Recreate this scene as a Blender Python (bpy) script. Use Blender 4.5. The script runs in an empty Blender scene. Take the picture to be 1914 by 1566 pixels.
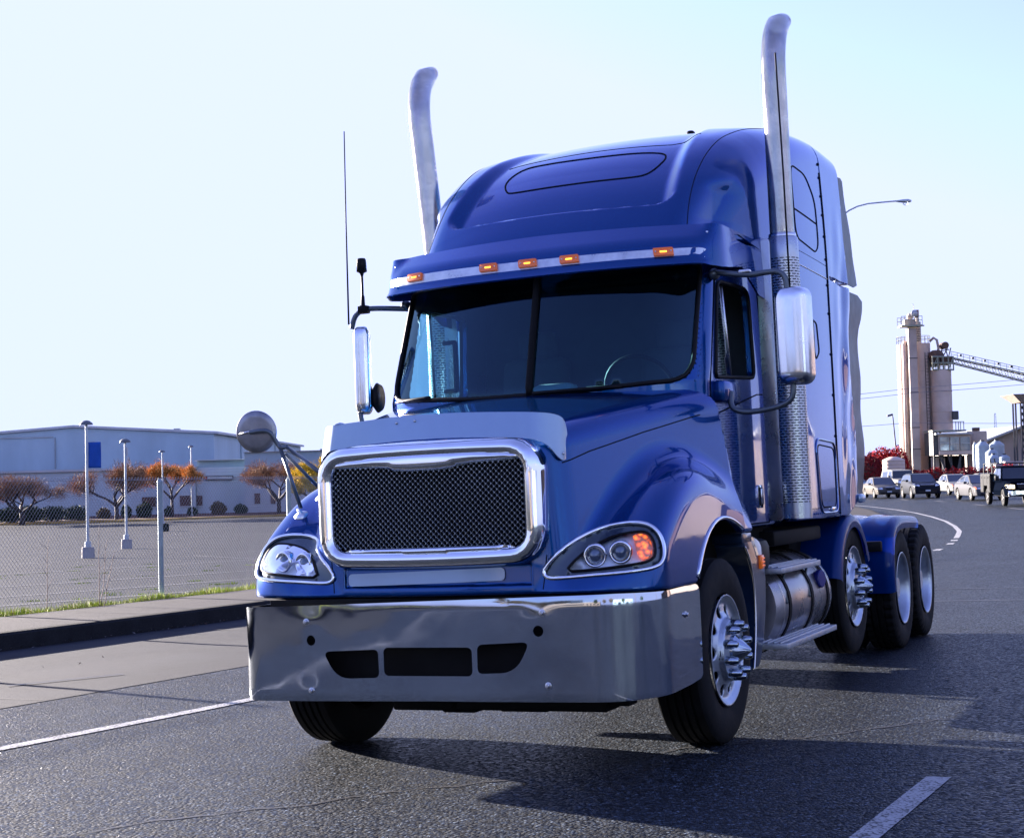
import bpy, bmesh, math, random
import numpy as np
from mathutils import Matrix, Vector
sc = bpy.context.scene
col = sc.collection
rad = math.radians

# ------------------------------------------------------------------ camera
ROLL, PITCH = 0.025, 0.0382
fwv = np.array([0, math.cos(PITCH), math.sin(PITCH)]); rgt = np.array([1., 0, 0]); upv = np.cross(rgt, fwv)
r_ = math.cos(ROLL)*rgt - math.sin(ROLL)*upv; u_ = math.sin(ROLL)*rgt + math.cos(ROLL)*upv
cd = bpy.data.cameras.new('camera'); cam = bpy.data.objects.new('camera', cd); col.objects.link(cam)
cam.matrix_world = Matrix(((r_[0], u_[0], -fwv[0], 0), (r_[1], u_[1], -fwv[1], 0), (r_[2], u_[2], -fwv[2], 1.3625), (0, 0, 0, 1)))
cd.sensor_width = 36; cd.lens = 54.76; cd.clip_start = 0.1; cd.clip_end = 3000
sc.camera = cam

# ------------------------------------------------------------------ sky and sun
SUN_AZ = np.array([-0.731, 0.682]); SUN_EL = rad(11.0)
w = bpy.data.worlds.new('World'); sc.world = w; w.use_nodes = True
nt = w.node_tree; nt.nodes.clear()
out = nt.nodes.new('ShaderNodeOutputWorld'); bg = nt.nodes.new('ShaderNodeBackground')
sky = nt.nodes.new('ShaderNodeTexSky'); sky.sky_type = 'NISHITA'; sky.sun_disc = False
sky.sun_elevation = SUN_EL; sky.sun_rotation = math.atan2(SUN_AZ[0], SUN_AZ[1])
sky.air_density = 1.0; sky.dust_density = 0.6; sky.ozone_density = 3.0; sky.altitude = 100
wb = nt.nodes.new('ShaderNodeMix'); wb.data_type = 'RGBA'; wb.blend_type = 'MULTIPLY'; wb.inputs[0].default_value = 1
wb.inputs[7].default_value = (0.60, 0.66, 1.34, 1)      # cool daylight white balance
hs = nt.nodes.new('ShaderNodeHueSaturation'); hs.inputs['Saturation'].default_value = 0.5; nt.links.new(sky.outputs[0], hs.inputs['Color']); nt.links.new(hs.outputs[0], wb.inputs[6]); cp = nt.nodes.new('ShaderNodeMix'); cp.data_type = 'RGBA'; cp.blend_type = 'DARKEN'; cp.inputs[0].default_value = 1; cp.inputs[7].default_value = (1.78, 2.02, 3.4, 1)   # caps the brightest sky so shade stays darker and bluer
nt.links.new(wb.outputs[2], cp.inputs[6]); nt.links.new(cp.outputs[2], bg.inputs[0]); nt.links.new(bg.outputs[0], out.inputs[0])
bg.inputs[1].default_value = 0.06
sl = bpy.data.lights.new('sun', 'SUN'); sun = bpy.data.objects.new('sun', sl); col.objects.link(sun)
sl.energy = 5.0; sl.angle = rad(0.6); sl.color = (1.0, 0.89, 0.81)
sd = Vector((SUN_AZ[0]*math.cos(SUN_EL), SUN_AZ[1]*math.cos(SUN_EL), math.sin(SUN_EL)))
sun.rotation_euler = sd.to_track_quat('Z', 'Y').to_euler(); sun.location = sd*60
sc.view_settings.view_transform = 'Standard'; sc.view_settings.look = 'None'
sc.view_settings.exposure = 2.95; sc.view_settings.gamma = 1; sc.view_settings.use_curve_mapping = False
sc.cycles.max_bounces = 7; sc.cycles.diffuse_bounces = 2; sc.cycles.glossy_bounces = 4; sc.cycles.transparent_max_bounces = 24
sc.cycles.transmission_bounces = 6; sc.cycles.sample_clamp_indirect = 4; sc.cycles.caustics_reflective = False; sc.cycles.caustics_refractive = False

# ------------------------------------------------------------------ terrain height (a road that falls gently away)
TA, TB = 0.018577, -0.015811
def gx(x):
    x = np.asarray(x, float)
    return np.where(x < -8, -8-7*(1-np.exp((np.minimum(x, -8)+8)/7)), np.where(x > 25, 25+15*(1-np.exp(-(np.maximum(x, 25)-25)/15)), x))
def gy(y):
    y = np.asarray(y, float)
    return np.where(y > 45, 45+28*(1-np.exp(-(np.maximum(y, 45)-45)/28)), np.where(y < -20, -20, y))
def H(x, y): return -0.0004+TA*gx(x)+TB*gy(y)
def hz(x, y): return float(H(x, y))

# ------------------------------------------------------------------ materials
def node_mat(name):
    m = bpy.data.materials.new(name); m.use_nodes = True; n = m.node_tree; n.nodes.clear()
    o = n.nodes.new('ShaderNodeOutputMaterial'); b = n.nodes.new('ShaderNodeBsdfPrincipled'); n.links.new(b.outputs[0], o.inputs[0])
    return m, n, b
def tex(n, kind, scale, detail=2, rough=0.5, coord='Object', vec=(1, 1, 1)):
    tc = n.nodes.new('ShaderNodeTexCoord'); mp = n.nodes.new('ShaderNodeMapping'); mp.inputs['Scale'].default_value = vec
    n.links.new(tc.outputs[coord], mp.inputs[0])
    t = n.nodes.new({'noise': 'ShaderNodeTexNoise', 'voronoi': 'ShaderNodeTexVoronoi', 'wave': 'ShaderNodeTexWave', 'brick': 'ShaderNodeTexBrick'}[kind])
    t.inputs['Scale'].default_value = scale
    if kind == 'noise': t.inputs['Detail'].default_value = detail; t.inputs['Roughness'].default_value = rough
    n.links.new(mp.outputs[0], t.inputs['Vector'])
    return t
def ramp(n, src, stops):
    r = n.nodes.new('ShaderNodeValToRGB'); e = r.color_ramp.elements
    while len(e) < len(stops): e.new(0.5)
    for el, (p, c) in zip(e, stops): el.position = p; el.color = (c[0], c[1], c[2], 1)
    n.links.new(src, r.inputs[0]); return r
def bump(n, b, src, strength, dist, prev=None):
    k = n.nodes.new('ShaderNodeBump'); k.inputs['Strength'].default_value = strength; k.inputs['Distance'].default_value = dist
    n.links.new(src, k.inputs['Height'])
    if prev: n.links.new(prev.outputs[0], k.inputs['Normal'])
    n.links.new(k.outputs[0], b.inputs['Normal']); return k
def g3(v): return (v, v, v)
def simple(name, c, rough=0.5, metal=0.0, coat=0.0, var=0.12, scale=3.0, emit=None, es=0.0, bmp=0.0, bscale=40, rvar=0.0, coatr=0.03):
    m, n, b = node_mat(name)
    if max(c) < 0.02: b.inputs['Specular IOR Level'].default_value = 0.15
    if var > 0:
        t = tex(n, 'noise', scale, 5, 0.6)
        r = ramp(n, t.outputs[0], [(0.3, tuple(x*(1-var) for x in c)), (0.7, tuple(min(1, x*(1+var)) for x in c))])
        n.links.new(r.outputs[0], b.inputs['Base Color'])
        if rvar:
            r2 = ramp(n, t.outputs[0], [(0.3, g3(max(0.02, rough-rvar))), (0.7, g3(min(1, rough+rvar)))]); n.links.new(r2.outputs[0], b.inputs['Roughness'])
    else: b.inputs['Base Color'].default_value = (*c, 1)
    if not rvar: b.inputs['Roughness'].default_value = rough
    b.inputs['Metallic'].default_value = metal; b.inputs['Coat Weight'].default_value = coat; b.inputs['Coat Roughness'].default_value = coatr
    if emit: b.inputs['Emission Color'].default_value = (*emit, 1); b.inputs['Emission Strength'].default_value = es
    if bmp:
        t2 = tex(n, 'noise', bscale, 3); bump(n, b, t2.outputs[0], bmp, 0.01)
    return m
def glass(name, tint, fac=0.0, rough=0.0, body=(0.02, 0.03, 0.03), ior=1.5, gcol=(1, 1, 1)):
    m = bpy.data.materials.new(name); m.use_nodes = True; n = m.node_tree; n.nodes.clear()
    o = n.nodes.new('ShaderNodeOutputMaterial'); tr = n.nodes.new('ShaderNodeBsdfTransparent'); tr.inputs[0].default_value = (*tint, 1)
    gl = n.nodes.new('ShaderNodeBsdfGlossy'); gl.inputs['Roughness'].default_value = rough; gl.inputs[0].default_value = (*gcol, 1)
    fr = n.nodes.new('ShaderNodeFresnel'); fr.inputs[0].default_value = ior
    df = n.nodes.new('ShaderNodeBsdfDiffuse'); df.inputs[0].default_value = (*body, 1)
    t = tex(n, 'noise', 2.5, 4); rr = ramp(n, t.outputs[0], [(0.3, g3(fac*0.6)), (0.75, g3(fac*1.4))])
    m1 = n.nodes.new('ShaderNodeMixShader'); n.links.new(rr.outputs[0], m1.inputs[0]); n.links.new(tr.outputs[0], m1.inputs[1]); n.links.new(df.outputs[0], m1.inputs[2])
    m2 = n.nodes.new('ShaderNodeMixShader'); n.links.new(fr.outputs[0], m2.inputs[0]); n.links.new(m1.outputs[0], m2.inputs[1]); n.links.new(gl.outputs[0], m2.inputs[2])
    n.links.new(m2.outputs[0], o.inputs[0]); return m
M = {}
def car_paint(name, c, metal=0.55, rough=0.28, dirt=0.06):
    m, n, b = node_mat(name)
    t = tex(n, 'noise', 1.3, 6, 0.6)
    r = ramp(n, t.outputs[0], [(0.35, c), (0.75, tuple(x*(1-dirt)+0.30*dirt for x in c))])
    n.links.new(r.outputs[0], b.inputs['Base Color'])
    b.inputs['Metallic'].default_value = metal; b.inputs['Roughness'].default_value = rough
    b.inputs['Coat Weight'].default_value = 1.0; b.inputs['Coat IOR'].default_value = 1.36; b.inputs['Specular Tint'].default_value = (0.25, 0.45, 1.0, 1) if c[2] > 3*c[0]+0.05 else (1, 1, 1, 1); b.inputs['Specular IOR Level'].default_value = 0.15
    t2 = tex(n, 'noise', 9, 5); r2 = ramp(n, t2.outputs[0], [(0.3, g3(0.015)), (0.8, g3(0.07))]); n.links.new(r2.outputs[0], b.inputs['Coat Roughness'])
    t3 = tex(n, 'noise', 3.0, 1); k = n.nodes.new('ShaderNodeBump'); k.inputs['Strength'].default_value = 0.10; k.inputs['Distance'].default_value = 0.01
    n.links.new(t3.outputs[0], k.inputs['Height']); n.links.new(k.outputs[0], b.inputs['Coat Normal'])
    return m
M['paint'] = car_paint('blue_paint', (0.0, 0.047, 0.20), 0.65, 0.23, dirt=0.002)
M['chrome'] = simple('chrome', (0.80, 0.82, 0.85), 0.07, 1.0, var=0.06, rvar=0.03, scale=5)
def steel_mat():
    m, n, b = node_mat('polished_steel')
    b.inputs['Metallic'].default_value = 1.0
    t = tex(n, 'noise', 2.2, 5); r = ramp(n, t.outputs[0], [(0.3, (0.40, 0.45, 0.52)), (0.7, (0.50, 0.55, 0.62))]); n.links.new(r.outputs[0], b.inputs['Base Color'])
    t2 = tex(n, 'noise', 7, 4); r2 = ramp(n, t2.outputs[0], [(0.3, g3(0.03)), (0.75, g3(0.10))]); n.links.new(r2.outputs[0], b.inputs['Roughness'])
    t3 = tex(n, 'noise', 2.6, 2); bump(n, b, t3.outputs[0], 0.16, 0.02)
    return m
M['steel'] = steel_mat()
M['alu'] = simple('brushed_aluminium', (0.62, 0.63, 0.65), 0.30, 1.0, var=0.1, rvar=0.08, scale=6)
M['stack'] = simple('stack_chrome', (0.66, 0.65, 0.64), 0.16, 1.0, var=0.15, rvar=0.06, scale=6)
M['plate'] = simple('silver_film_sky_tint', (0.26, 0.36, 0.50), 0.28, 0.35, coat=0.5, var=0.04, scale=4)  # silver parts with the blue sky reflection put into the base colour
M['rubber'] = simple('tyre_rubber', (0.0050, 0.0052, 0.0058), 0.75, var=0.6, scale=7, bmp=0.15, bscale=90, rvar=0.1)
M['blacktrim'] = simple('black_trim', (0.005, 0.005, 0.006), 0.5, var=0.2)
M['seam'] = simple('seam_shadow_gap', (0.003, 0.003, 0.005), 0.8, var=0)
M['chassis'] = simple('chassis_black', (0.003, 0.003, 0.0035), 0.7, var=0.35, scale=8)
M['bracket'] = simple('grey_paint_metal', (0.10, 0.12, 0.14), 0.35, 0.6, var=0.15)
M['inner'] = simple('wheel_well_liner', (0.002, 0.002, 0.002), 0.9, var=0.3)
M['wsglass'] = glass('windshield_glass', (0.26, 0.56, 0.66), 0.02, ior=1.6, gcol=(0.45, 0.78, 1.0))
M['sideglass'] = glass('side_window_glass', (0.62, 0.78, 0.80), 0.03)
M['lens'] = glass('clear_lens', (0.93, 0.95, 0.97), 0.03, ior=1.35)
M['interior'] = simple('cab_interior', (0.05, 0.055, 0.065), 0.8, var=0.2)
M['seatcloth'] = simple('seat_cloth', (0.05, 0.055, 0.06), 0.9, var=0.2)
M['amber'] = simple('amber_lens', (0.55, 0.10, 0.006), 0.25, coat=0.5, var=0.15, emit=(1.0, 0.22, 0.01), es=0.02)
M['amberlitdim'] = simple('amber_rib', (0.9, 0.22, 0.05), 0.3, var=0, emit=(1.0, 0.2, 0.03), es=0.05)
M['amberlit'] = simple('amber_lit', (1.0, 0.4, 0.03), 0.3, var=0, emit=(1.0, 0.38, 0.03), es=0.55)
M['redlens'] = simple('red_lens', (0.45, 0.02, 0.01), 0.2, coat=0.5, var=0.1)

# ------------------------------------------------------------------ mesh helpers
def mesh_obj(name, verts, faces, mat, parent=None, smooth=True, mats=None, mi=None, loc=None):
    me = bpy.data.meshes.new(name); me.from_pydata([tuple(map(float, v)) for v in verts], [], [tuple(int(i) for i in f) for f in faces])
    for m_ in (mats or [mat]): me.materials.append(M[m_] if isinstance(m_, str) else m_)
    if mi is not None: me.polygons.foreach_set('material_index', np.asarray(mi, dtype=np.int32))
    me.polygons.foreach_set('use_smooth', [smooth]*len(me.polygons)); me.update()
    o = bpy.data.objects.new(name, me); col.objects.link(o)
    if parent is not None: o.parent = parent
    if loc is not None: o.location = loc
    return o
def bm_obj(name, bm, mat, parent=None, smooth=False, mats=None, auto=None):
    bmesh.ops.recalc_face_normals(bm, faces=bm.faces[:])
    me = bpy.data.meshes.new(name); bm.to_mesh(me); bm.free()
    for m_ in (mats or [mat]): me.materials.append(M[m_] if isinstance(m_, str) else m_)
    me.polygons.foreach_set('use_smooth', [smooth or auto is not None]*len(me.polygons))
    if auto is not None:
        me.set_sharp_from_angle(angle=rad(auto))
    o = bpy.data.objects.new(name, me); col.objects.link(o)
    if parent is not None: o.parent = parent
    return o
def box(bm, c, s, rot=None, bevel=0.0, mi=0):
    r = bmesh.ops.create_cube(bm, size=1.0); vs = r['verts']
    for v in vs: v.co = Vector((v.co.x*s[0], v.co.y*s[1], v.co.z*s[2]))
    fs = list({f for v in vs for f in v.link_faces})
    if bevel > 0:
        es = list({e for v in vs for e in v.link_edges})
        rb = bmesh.ops.bevel(bm, geom=es, offset=bevel, segments=2, profile=0.5, affect='EDGES')
        vs = list({v for f in rb['faces'] for v in f.verts} | {v for v in vs if v.is_valid}); fs = list({f for v in vs for f in v.link_faces})
    mt = Matrix.Translation(Vector(c))
    if rot is not None: mt = mt @ (rot if isinstance(rot, Matrix) else Matrix.Rotation(rot, 4, 'Z'))
    bmesh.ops.transform(bm, matrix=mt, verts=vs)
    for f in fs: f.material_index = mi
    return vs
def tube(bm, pts, r, seg=10, caps=True, closed=False, mi=0, flat=None):
    pts = [Vector(p) for p in pts]; n = len(pts); rr = r if isinstance(r, (list, tuple, np.ndarray)) else [r]*n
    rings = []; up = None
    for i, p in enumerate(pts):
        if closed: t = (pts[(i+1) % n]-pts[i-1])
        else: t = (pts[min(i+1, n-1)]-pts[max(i-1, 0)])
        if t.length < 1e-9: t = Vector((0, 0, 1))
        t.normalize()
        if up is None:
            up = Vector((0, 0, 1)) if abs(t.z) < 0.9 else Vector((1, 0, 0))
        a = up-t*up.dot(t)
        if a.length < 1e-6: a = Vector((1, 0, 0)).cross(t)
        a.normalize(); up = a; b = t.cross(a)
        rings.append([bm.verts.new(p+(a*math.cos(2*math.pi*k/seg)*(flat or 1)+b*math.sin(2*math.pi*k/seg))*rr[i]) for k in range(seg)])
    m = n if closed else n-1
    for i in range(m):
        A, B = rings[i], rings[(i+1) % n]
        for k in range(seg):
            f = bm.faces.new((A[k], A[(k+1) % seg], B[(k+1) % seg], B[k])); f.material_index = mi
    if caps and not closed:
        bm.faces.new(rings[0][::-1]).material_index = mi; bm.faces.new(rings[-1]).material_index = mi
def lathe(bm, prof, axis='x', c=(0, 0, 0), seg=48, mi=0, a0=0, a1=2*math.pi, rfn=None):
    """prof: list of (along axis, radius)"""
    full = abs(a1-a0-2*math.pi) < 1e-6; ns = seg if full else seg+1; rings = []
    for (h, r) in prof:
        ring = []
        for k in range(ns):
            a = a0+(a1-a0)*k/seg; rr = r if rfn is None else rfn(h, r, k)
            u, v = rr*math.cos(a), rr*math.sin(a)
            p = {'x': (h, u, v), 'y': (u, h, v), 'z': (u, v, h)}[axis]
            ring.append(bm.verts.new((p[0]+c[0], p[1]+c[1], p[2]+c[2])))
        rings.append(ring)
    for A, B in zip(rings, rings[1:]):
        for k in range(seg):
            f = bm.faces.new((A[k], A[(k+1) % ns], B[(k+1) % ns], B[k])); f.material_index = mi
    return rings
def prism(bm, poly, axis, a, b, mi=0, bevel=0):
    """poly in the two other axes (order x,y,z without axis)"""
    def P(u, v, h): return {0: (h, u, v), 1: (u, h, v), 2: (u, v, h)}[axis]
    A = [bm.verts.new(P(u, v, a)) for u, v in poly]; B = [bm.verts.new(P(u, v, b)) for u, v in poly]
    fs = [bm.faces.new(A), bm.faces.new(B[::-1])]
    for i in range(len(poly)): fs.append(bm.faces.new((A[i], B[i], B[(i+1) % len(poly)], A[(i+1) % len(poly)])))
    for f in fs: f.material_index = mi
    if bevel:
        es = list({e for f in fs[:2] for e in f.edges}); bmesh.ops.bevel(bm, geom=es, offset=bevel, segments=2, profile=0.5, affect='EDGES')
    return A+B
def rrect(x0, x1, z0, z1, r, n=6):
    rs = r if isinstance(r, (list, tuple)) else [r]*4; P = []
    for (cx_, cz_, a0), q in zip(((x1, z1, 0), (x0, z1, 90), (x0, z0, 180), (x1, z0, 270)), rs):
        sx = -1 if cx_ == x1 else 1; sz = -1 if cz_ == z1 else 1
        for k in range(n+1):
            a = rad(a0+90*k/n); P.append((cx_+sx*q+q*math.cos(a), cz_+sz*q+q*math.sin(a)))
    return P
def chaikin(p, n=2, closed=True):
    for _ in range(n):
        q = []; m = len(p)
        for i in range(m if closed else m-1):
            a, b = np.array(p[i]), np.array(p[(i+1) % m]); q += [tuple(a*.75+b*.25), tuple(a*.25+b*.75)]
        if not closed: q = [p[0]]+q+[p[-1]]
        p = q
    return p
def rpoly(P, r, n=5):
    P = [np.array(p, float) for p in P]; m = len(P); rs = r if isinstance(r, (list, tuple)) else [r]*m; out_ = []
    for i in range(m):
        a, b, c = P[i-1], P[i], P[(i+1) % m]; u = a-b; v = c-b; lu, lv = np.linalg.norm(u), np.linalg.norm(v); q = min(rs[i], lu*0.49, lv*0.49)
        p0 = b+u/lu*q; p1 = b+v/lv*q
        for k in range(n+1):
            t = k/n; out_.append(tuple((1-t)**2*p0+2*t*(1-t)*b+t*t*p1))
    return out_
def resample(p, n):
    p = np.array(p, float); d = np.r_[0, np.cumsum(np.linalg.norm(np.diff(p, axis=0), axis=1))]; t = np.linspace(0, d[-1], n)
    return np.stack([np.interp(t, d, p[:, k]) for k in range(p.shape[1])], 1)
def empty(name, label=None, cat=None, group=None, loc=(0, 0, 0), rz=0, parent=None):
    o = bpy.data.objects.new(name, None); col.objects.link(o); o.empty_display_size = 0.3
    o.location = loc; o.rotation_euler = (0, 0, rz)
    if parent is not None: o.parent = parent
    tag(o, label, cat, group); return o
def tag(o, label=None, cat=None, group=None, kind=None):
    if label: o['label'] = label
    if cat: o['category'] = cat
    if group: o['group'] = group
    if kind: o['kind'] = kind
    return o
KIDS = {}
def copy_tree(o, parent=None):
    c = o.copy(); col.objects.link(c)
    if parent is not None: c.parent = parent
    for ch in [k for k in bpy.data.objects if k.parent == o]: copy_tree(ch, c)
    return c

# ------------------------------------------------------------------ implicit surfaces
def smin(a, b, k): h = np.clip(0.5+0.5*(b-a)/k, 0, 1); return b*(1-h)+a*h-k*h*(1-h)
def smax(a, b, k): return -smin(-a, -b, k)
def poly_sdf(px, pz, poly):
    P = np.array(poly); d = np.full(px.shape, 1e9); s = np.ones(px.shape)
    for i in range(len(P)):
        a, b = P[i], P[i-1]; e = b-a; wx = px-a[0]; wz = pz-a[1]
        t = np.clip((wx*e[0]+wz*e[1])/(e@e), 0, 1); bx = wx-e[0]*t; bz = wz-e[1]*t
        d = np.minimum(d, bx*bx+bz*bz)
        c1 = pz >= a[1]; c2 = pz < b[1]; c3 = e[0]*wz > e[1]*wx
        fl = (c1 & c2 & c3) | (~c1 & ~c2 & ~c3); s = np.where(fl, -s, s)
    return s*np.sqrt(d)
def grad(fn, P, e=2e-3):
    g = np.empty_like(P)
    for k in range(3):
        d = np.zeros(3); d[k] = e; A = P+d; B = P-d
        g[:, k] = (fn(A[:, 0], A[:, 1], A[:, 2])-fn(B[:, 0], B[:, 1], B[:, 2]))/(2*e)
    return g
def sdf_mesh(name, fn, lo, hi, h, mat, parent=None, mats=None, mifn=None, proj=True, nrm=True):
    ax = [np.arange(lo[k], hi[k]+h, h) for k in range(3)]
    nx, ny, nz = map(len, ax); Fv = np.empty((nx, ny, nz), np.float32)
    Yg, Zg = np.meshgrid(ax[1], ax[2], indexing='ij')
    for i in range(0, nx, 24):
        X3 = ax[0][i:i+24][:, None, None]+0*Yg[None]; Fv[i:i+24] = fn(X3, 0*X3+Yg[None], 0*X3+Zg[None])
    S = Fv < 0
    acc = np.zeros((nx-1, ny-1, nz-1, 3), np.float32); cnt = np.zeros((nx-1, ny-1, nz-1), np.int16)
    crosses = []
    for k in range(3):
        sl0 = [slice(None)]*3; sl1 = [slice(None)]*3; sl0[k] = slice(0, -1); sl1[k] = slice(1, None)
        f0, f1 = Fv[tuple(sl0)], Fv[tuple(sl1)]; cr = S[tuple(sl0)] != S[tuple(sl1)]
        I = np.argwhere(cr); t = f0[cr]/(f0[cr]-f1[cr]); P = np.stack([I[:, 0], I[:, 1], I[:, 2]], 1).astype(np.float32); P[:, k] += t
        crosses.append((I, S[tuple(sl0)][cr]))
        o1, o2 = [j for j in range(3) if j != k]
        for da in (0, -1):
            for db in (0, -1):
                J = I.copy(); J[:, o1] += da; J[:, o2] += db
                ok = (J >= 0).all(1) & (J[:, 0] < nx-1) & (J[:, 1] < ny-1) & (J[:, 2] < nz-1); Jk = J[ok]
                np.add.at(acc, (Jk[:, 0], Jk[:, 1], Jk[:, 2]), P[ok]); np.add.at(cnt, (Jk[:, 0], Jk[:, 1], Jk[:, 2]), 1)
    idx = np.full(cnt.shape, -1, np.int64); occ = cnt > 0; idx[occ] = np.arange(occ.sum())
    V = (acc[occ]/cnt[occ][:, None])*h+np.array(lo); V = V.astype(np.float64)
    if proj:
        for _ in range(2):
            f = fn(V[:, 0], V[:, 1], V[:, 2]); g = grad(fn, V); gg = (g*g).sum(1)+1e-6
            st = -(f/gg)[:, None]*g; L = np.linalg.norm(st, axis=1, keepdims=True); V += st*np.minimum(1, h*0.5/np.maximum(L, 1e-9))
    faces = []
    for k in range(3):
        I, ins = crosses[k]; o1, o2 = [(1, 2), (2, 0), (0, 1)][k]
        ok = (I[:, o1] > 0) & (I[:, o2] > 0) & (I[:, o1] < [nx, ny, nz][o1]-1) & (I[:, o2] < [nx, ny, nz][o2]-1); I = I[ok]; ins = ins[ok]
        q = []
        for da, db in ((-1, -1), (0, -1), (0, 0), (-1, 0)):
            J = I.copy(); J[:, o1] += da; J[:, o2] += db; q.append(idx[J[:, 0], J[:, 1], J[:, 2]])
        q = np.stack(q, 1); q[~ins] = q[~ins][:, ::-1]; faces.append(q)
    Fc = np.concatenate(faces); Fc = Fc[(Fc >= 0).all(1)]
    me = bpy.data.meshes.new(name); me.vertices.add(len(V)); me.vertices.foreach_set('co', V.ravel())
    me.loops.add(len(Fc)*4); me.loops.foreach_set('vertex_index', Fc.ravel().astype(np.int32))
    me.polygons.add(len(Fc)); me.polygons.foreach_set('loop_start', np.arange(0, len(Fc)*4, 4, dtype=np.int32))
    for m_ in (mats or [mat]): me.materials.append(M[m_])
    me.update(calc_edges=True); me.polygons.foreach_set('use_smooth', [True]*len(Fc))
    if mifn is not None:
        C_ = V[Fc].mean(1); N_ = np.cross(V[Fc[:, 1]]-V[Fc[:, 0]], V[Fc[:, 2]]-V[Fc[:, 0]]); N_ /= np.linalg.norm(N_, axis=1, keepdims=True)+1e-12
        me.polygons.foreach_set('material_index', mifn(C_, N_).astype(np.int32))
    if nrm:
        g = grad(fn, V, 4e-3); g /= np.linalg.norm(g, axis=1, keepdims=True)+1e-9; me.normals_split_custom_set_from_vertices(g.tolist())
    o = bpy.data.objects.new(name, me); col.objects.link(o)
    if parent is not None: o.parent = parent
    return o
def drop(fn, p, d, far=1.5, off=0.0):
    """march from p along d to the surface of fn"""
    p = np.array(p, float); d = np.array(d, float); d /= np.linalg.norm(d)
    ts = np.linspace(0, far, 400); Q = p+ts[:, None]*d; f = fn(Q[:, 0], Q[:, 1], Q[:, 2]); i = np.argmax(f < 0)
    if f[i] >= 0: return None
    if i == 0: return p
    t = ts[i-1]+(ts[i]-ts[i-1])*f[i-1]/(f[i-1]-f[i]); q = (p+t*d)
    if off:
        g = grad(fn, q[None])[0]; q = q+g/np.linalg.norm(g)*off
    return q

# ================================================================== TRUCK SHAPES (truck frame: x to its left side, y rearward, z up, origin under the steer axle)
def itp(v, xs, ys): return np.interp(v, xs, ys)
def spl(v, xs, ys):
    """smooth (catmull-rom like) interpolation"""
    xs = np.array(xs, float); ys = np.array(ys, float); m = np.gradient(ys, xs)
    v = np.clip(v, xs[0], xs[-1]); i = np.clip(np.searchsorted(xs, v, side='right')-1, 0, len(xs)-2)
    hh = xs[i+1]-xs[i]; t = (v-xs[i])/hh
    return (2*t**3-3*t**2+1)*ys[i]+(t**3-2*t**2+t)*hh*m[i]+(-2*t**3+3*t**2)*ys[i+1]+(t**3-t**2)*hh*m[i+1]
def y_cowl(x): return -0.05+0.21*(np.abs(x)/1.0)**2.2+0.9*np.maximum(np.abs(x)-0.70, 0)**2
HL_POLY = []          # headlight outline in (s, z), s = distance outward along the swept front
SA = rad(30)
def hood(x, y, z):
    ax = np.abs(x); t = np.clip((y+1.2)/1.35, 0, 1.15)
    hw = 0.66+0.37*t**0.85
    top = 1.735+0.285*t**0.85
    side = (ax-hw-0.10*np.maximum(top-z, 0)**1.2)*0.97
    ftop = (z-(top-0.05*(ax/0.9)**2))*0.98
    fr = (-1.235+0.05*(z-1.1)+0.05*(ax/0.65)**2-y)
    f1 = smax(smax(side, ftop, 0.13), fr, 0.09)
    f1 = smax(f1, (y-y_cowl(x)), 0.01)
    zf = spl(y, [-1.3, -1.1, -0.9, -0.7, -0.5, -0.25, 0, 0.25, 0.45, 0.72], [0.99, 1.13, 1.29, 1.42, 1.505, 1.54, 1.50, 1.40, 1.29, 1.12])
    crown = np.where(ax < 0.98, 1.4*(0.98-ax)**2, 0.0)
    ff = (z-(zf-crown))*0.86
    fro = (-1.25+0.13*(ax/1.17)**4+0.12*np.maximum(z-1.05, 0)-y)*0.9
    f2 = smax(smax(ax-np.where(x < 0, 1.225, 1.175)+0.02*np.maximum(z-1.0, 0), ff, 0.17), fro, 0.17)
    f2 = smax(f2, y-0.70, 0.02)
    f = smin(f1, f2, 0.13)
    zb = np.where(y < 0, 0.905, 1.14)
    f = smax(f, zb-z, 0.02)
    cyl = np.hypot(y-0.03, z-0.62)-0.60
    f = smax(f, -np.maximum(cyl, 0.52-ax), 0.012)
    # shallow recess for the bright strip under the grille
    rb = np.maximum(np.abs(x)-0.535, np.abs(z-1.008)-0.052)
    f = smax(f, -smax(rb, -(f+0.022), 0.01), 0.012)
    return f
def hood_cut(x, y, z):
    f = hood(x, y, z)
    if HL_POLY:
        ax = np.abs(x); m = (y < -0.5) & (z > 0.9) & (z < 1.35) & (ax > 0.5); fo = f[m]
        s = ax[m]*math.cos(SA)+y[m]*math.sin(SA)
        pd = poly_sdf(s, z[m], HL_POLY)
        f = f.copy(); f[m] = np.maximum(fo, -np.maximum(pd, -(fo+0.085)))
    return f
RT_Y = [0.30, 0.42, 0.55, 0.75, 1.00, 1.30, 1.70, 2.20, 2.80, 3.30, 3.80]
RT_Z = [2.80, 3.00, 3.16, 3.37, 3.56, 3.72, 3.85, 3.95, 4.01, 4.03, 4.03]
def roof_half(y, z):
    wv = spl(y, [0.3, 0.5, 0.8, 1.2, 1.7, 2.2, 3.8], [0.98, 1.025, 1.065, 1.10, 1.135, 1.15, 1.15])
    return wv-0.035*np.maximum(z-3.0, 0)**1.5
def roof_base(x, y, z):
    ax = np.abs(x)
    top = spl(y, RT_Y, RT_Z); sl = np.gradient(np.array(RT_Z), np.array(RT_Y)); sl = np.interp(y, RT_Y, sl)
    xo = 0.22*(ax/1.0)**2.4*np.clip(sl, 0, 1.6)*0.6        # plan sweep of the front
    ftop = (z-(top-0.045*(ax/1.0)**2-xo))/np.sqrt(1+sl*sl)
    side = (ax-roof_half(y, z))
    return smax(side, ftop, np.interp(y, [0.5, 1.5, 3.0], [0.30, 0.30, 0.20])), sl
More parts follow.
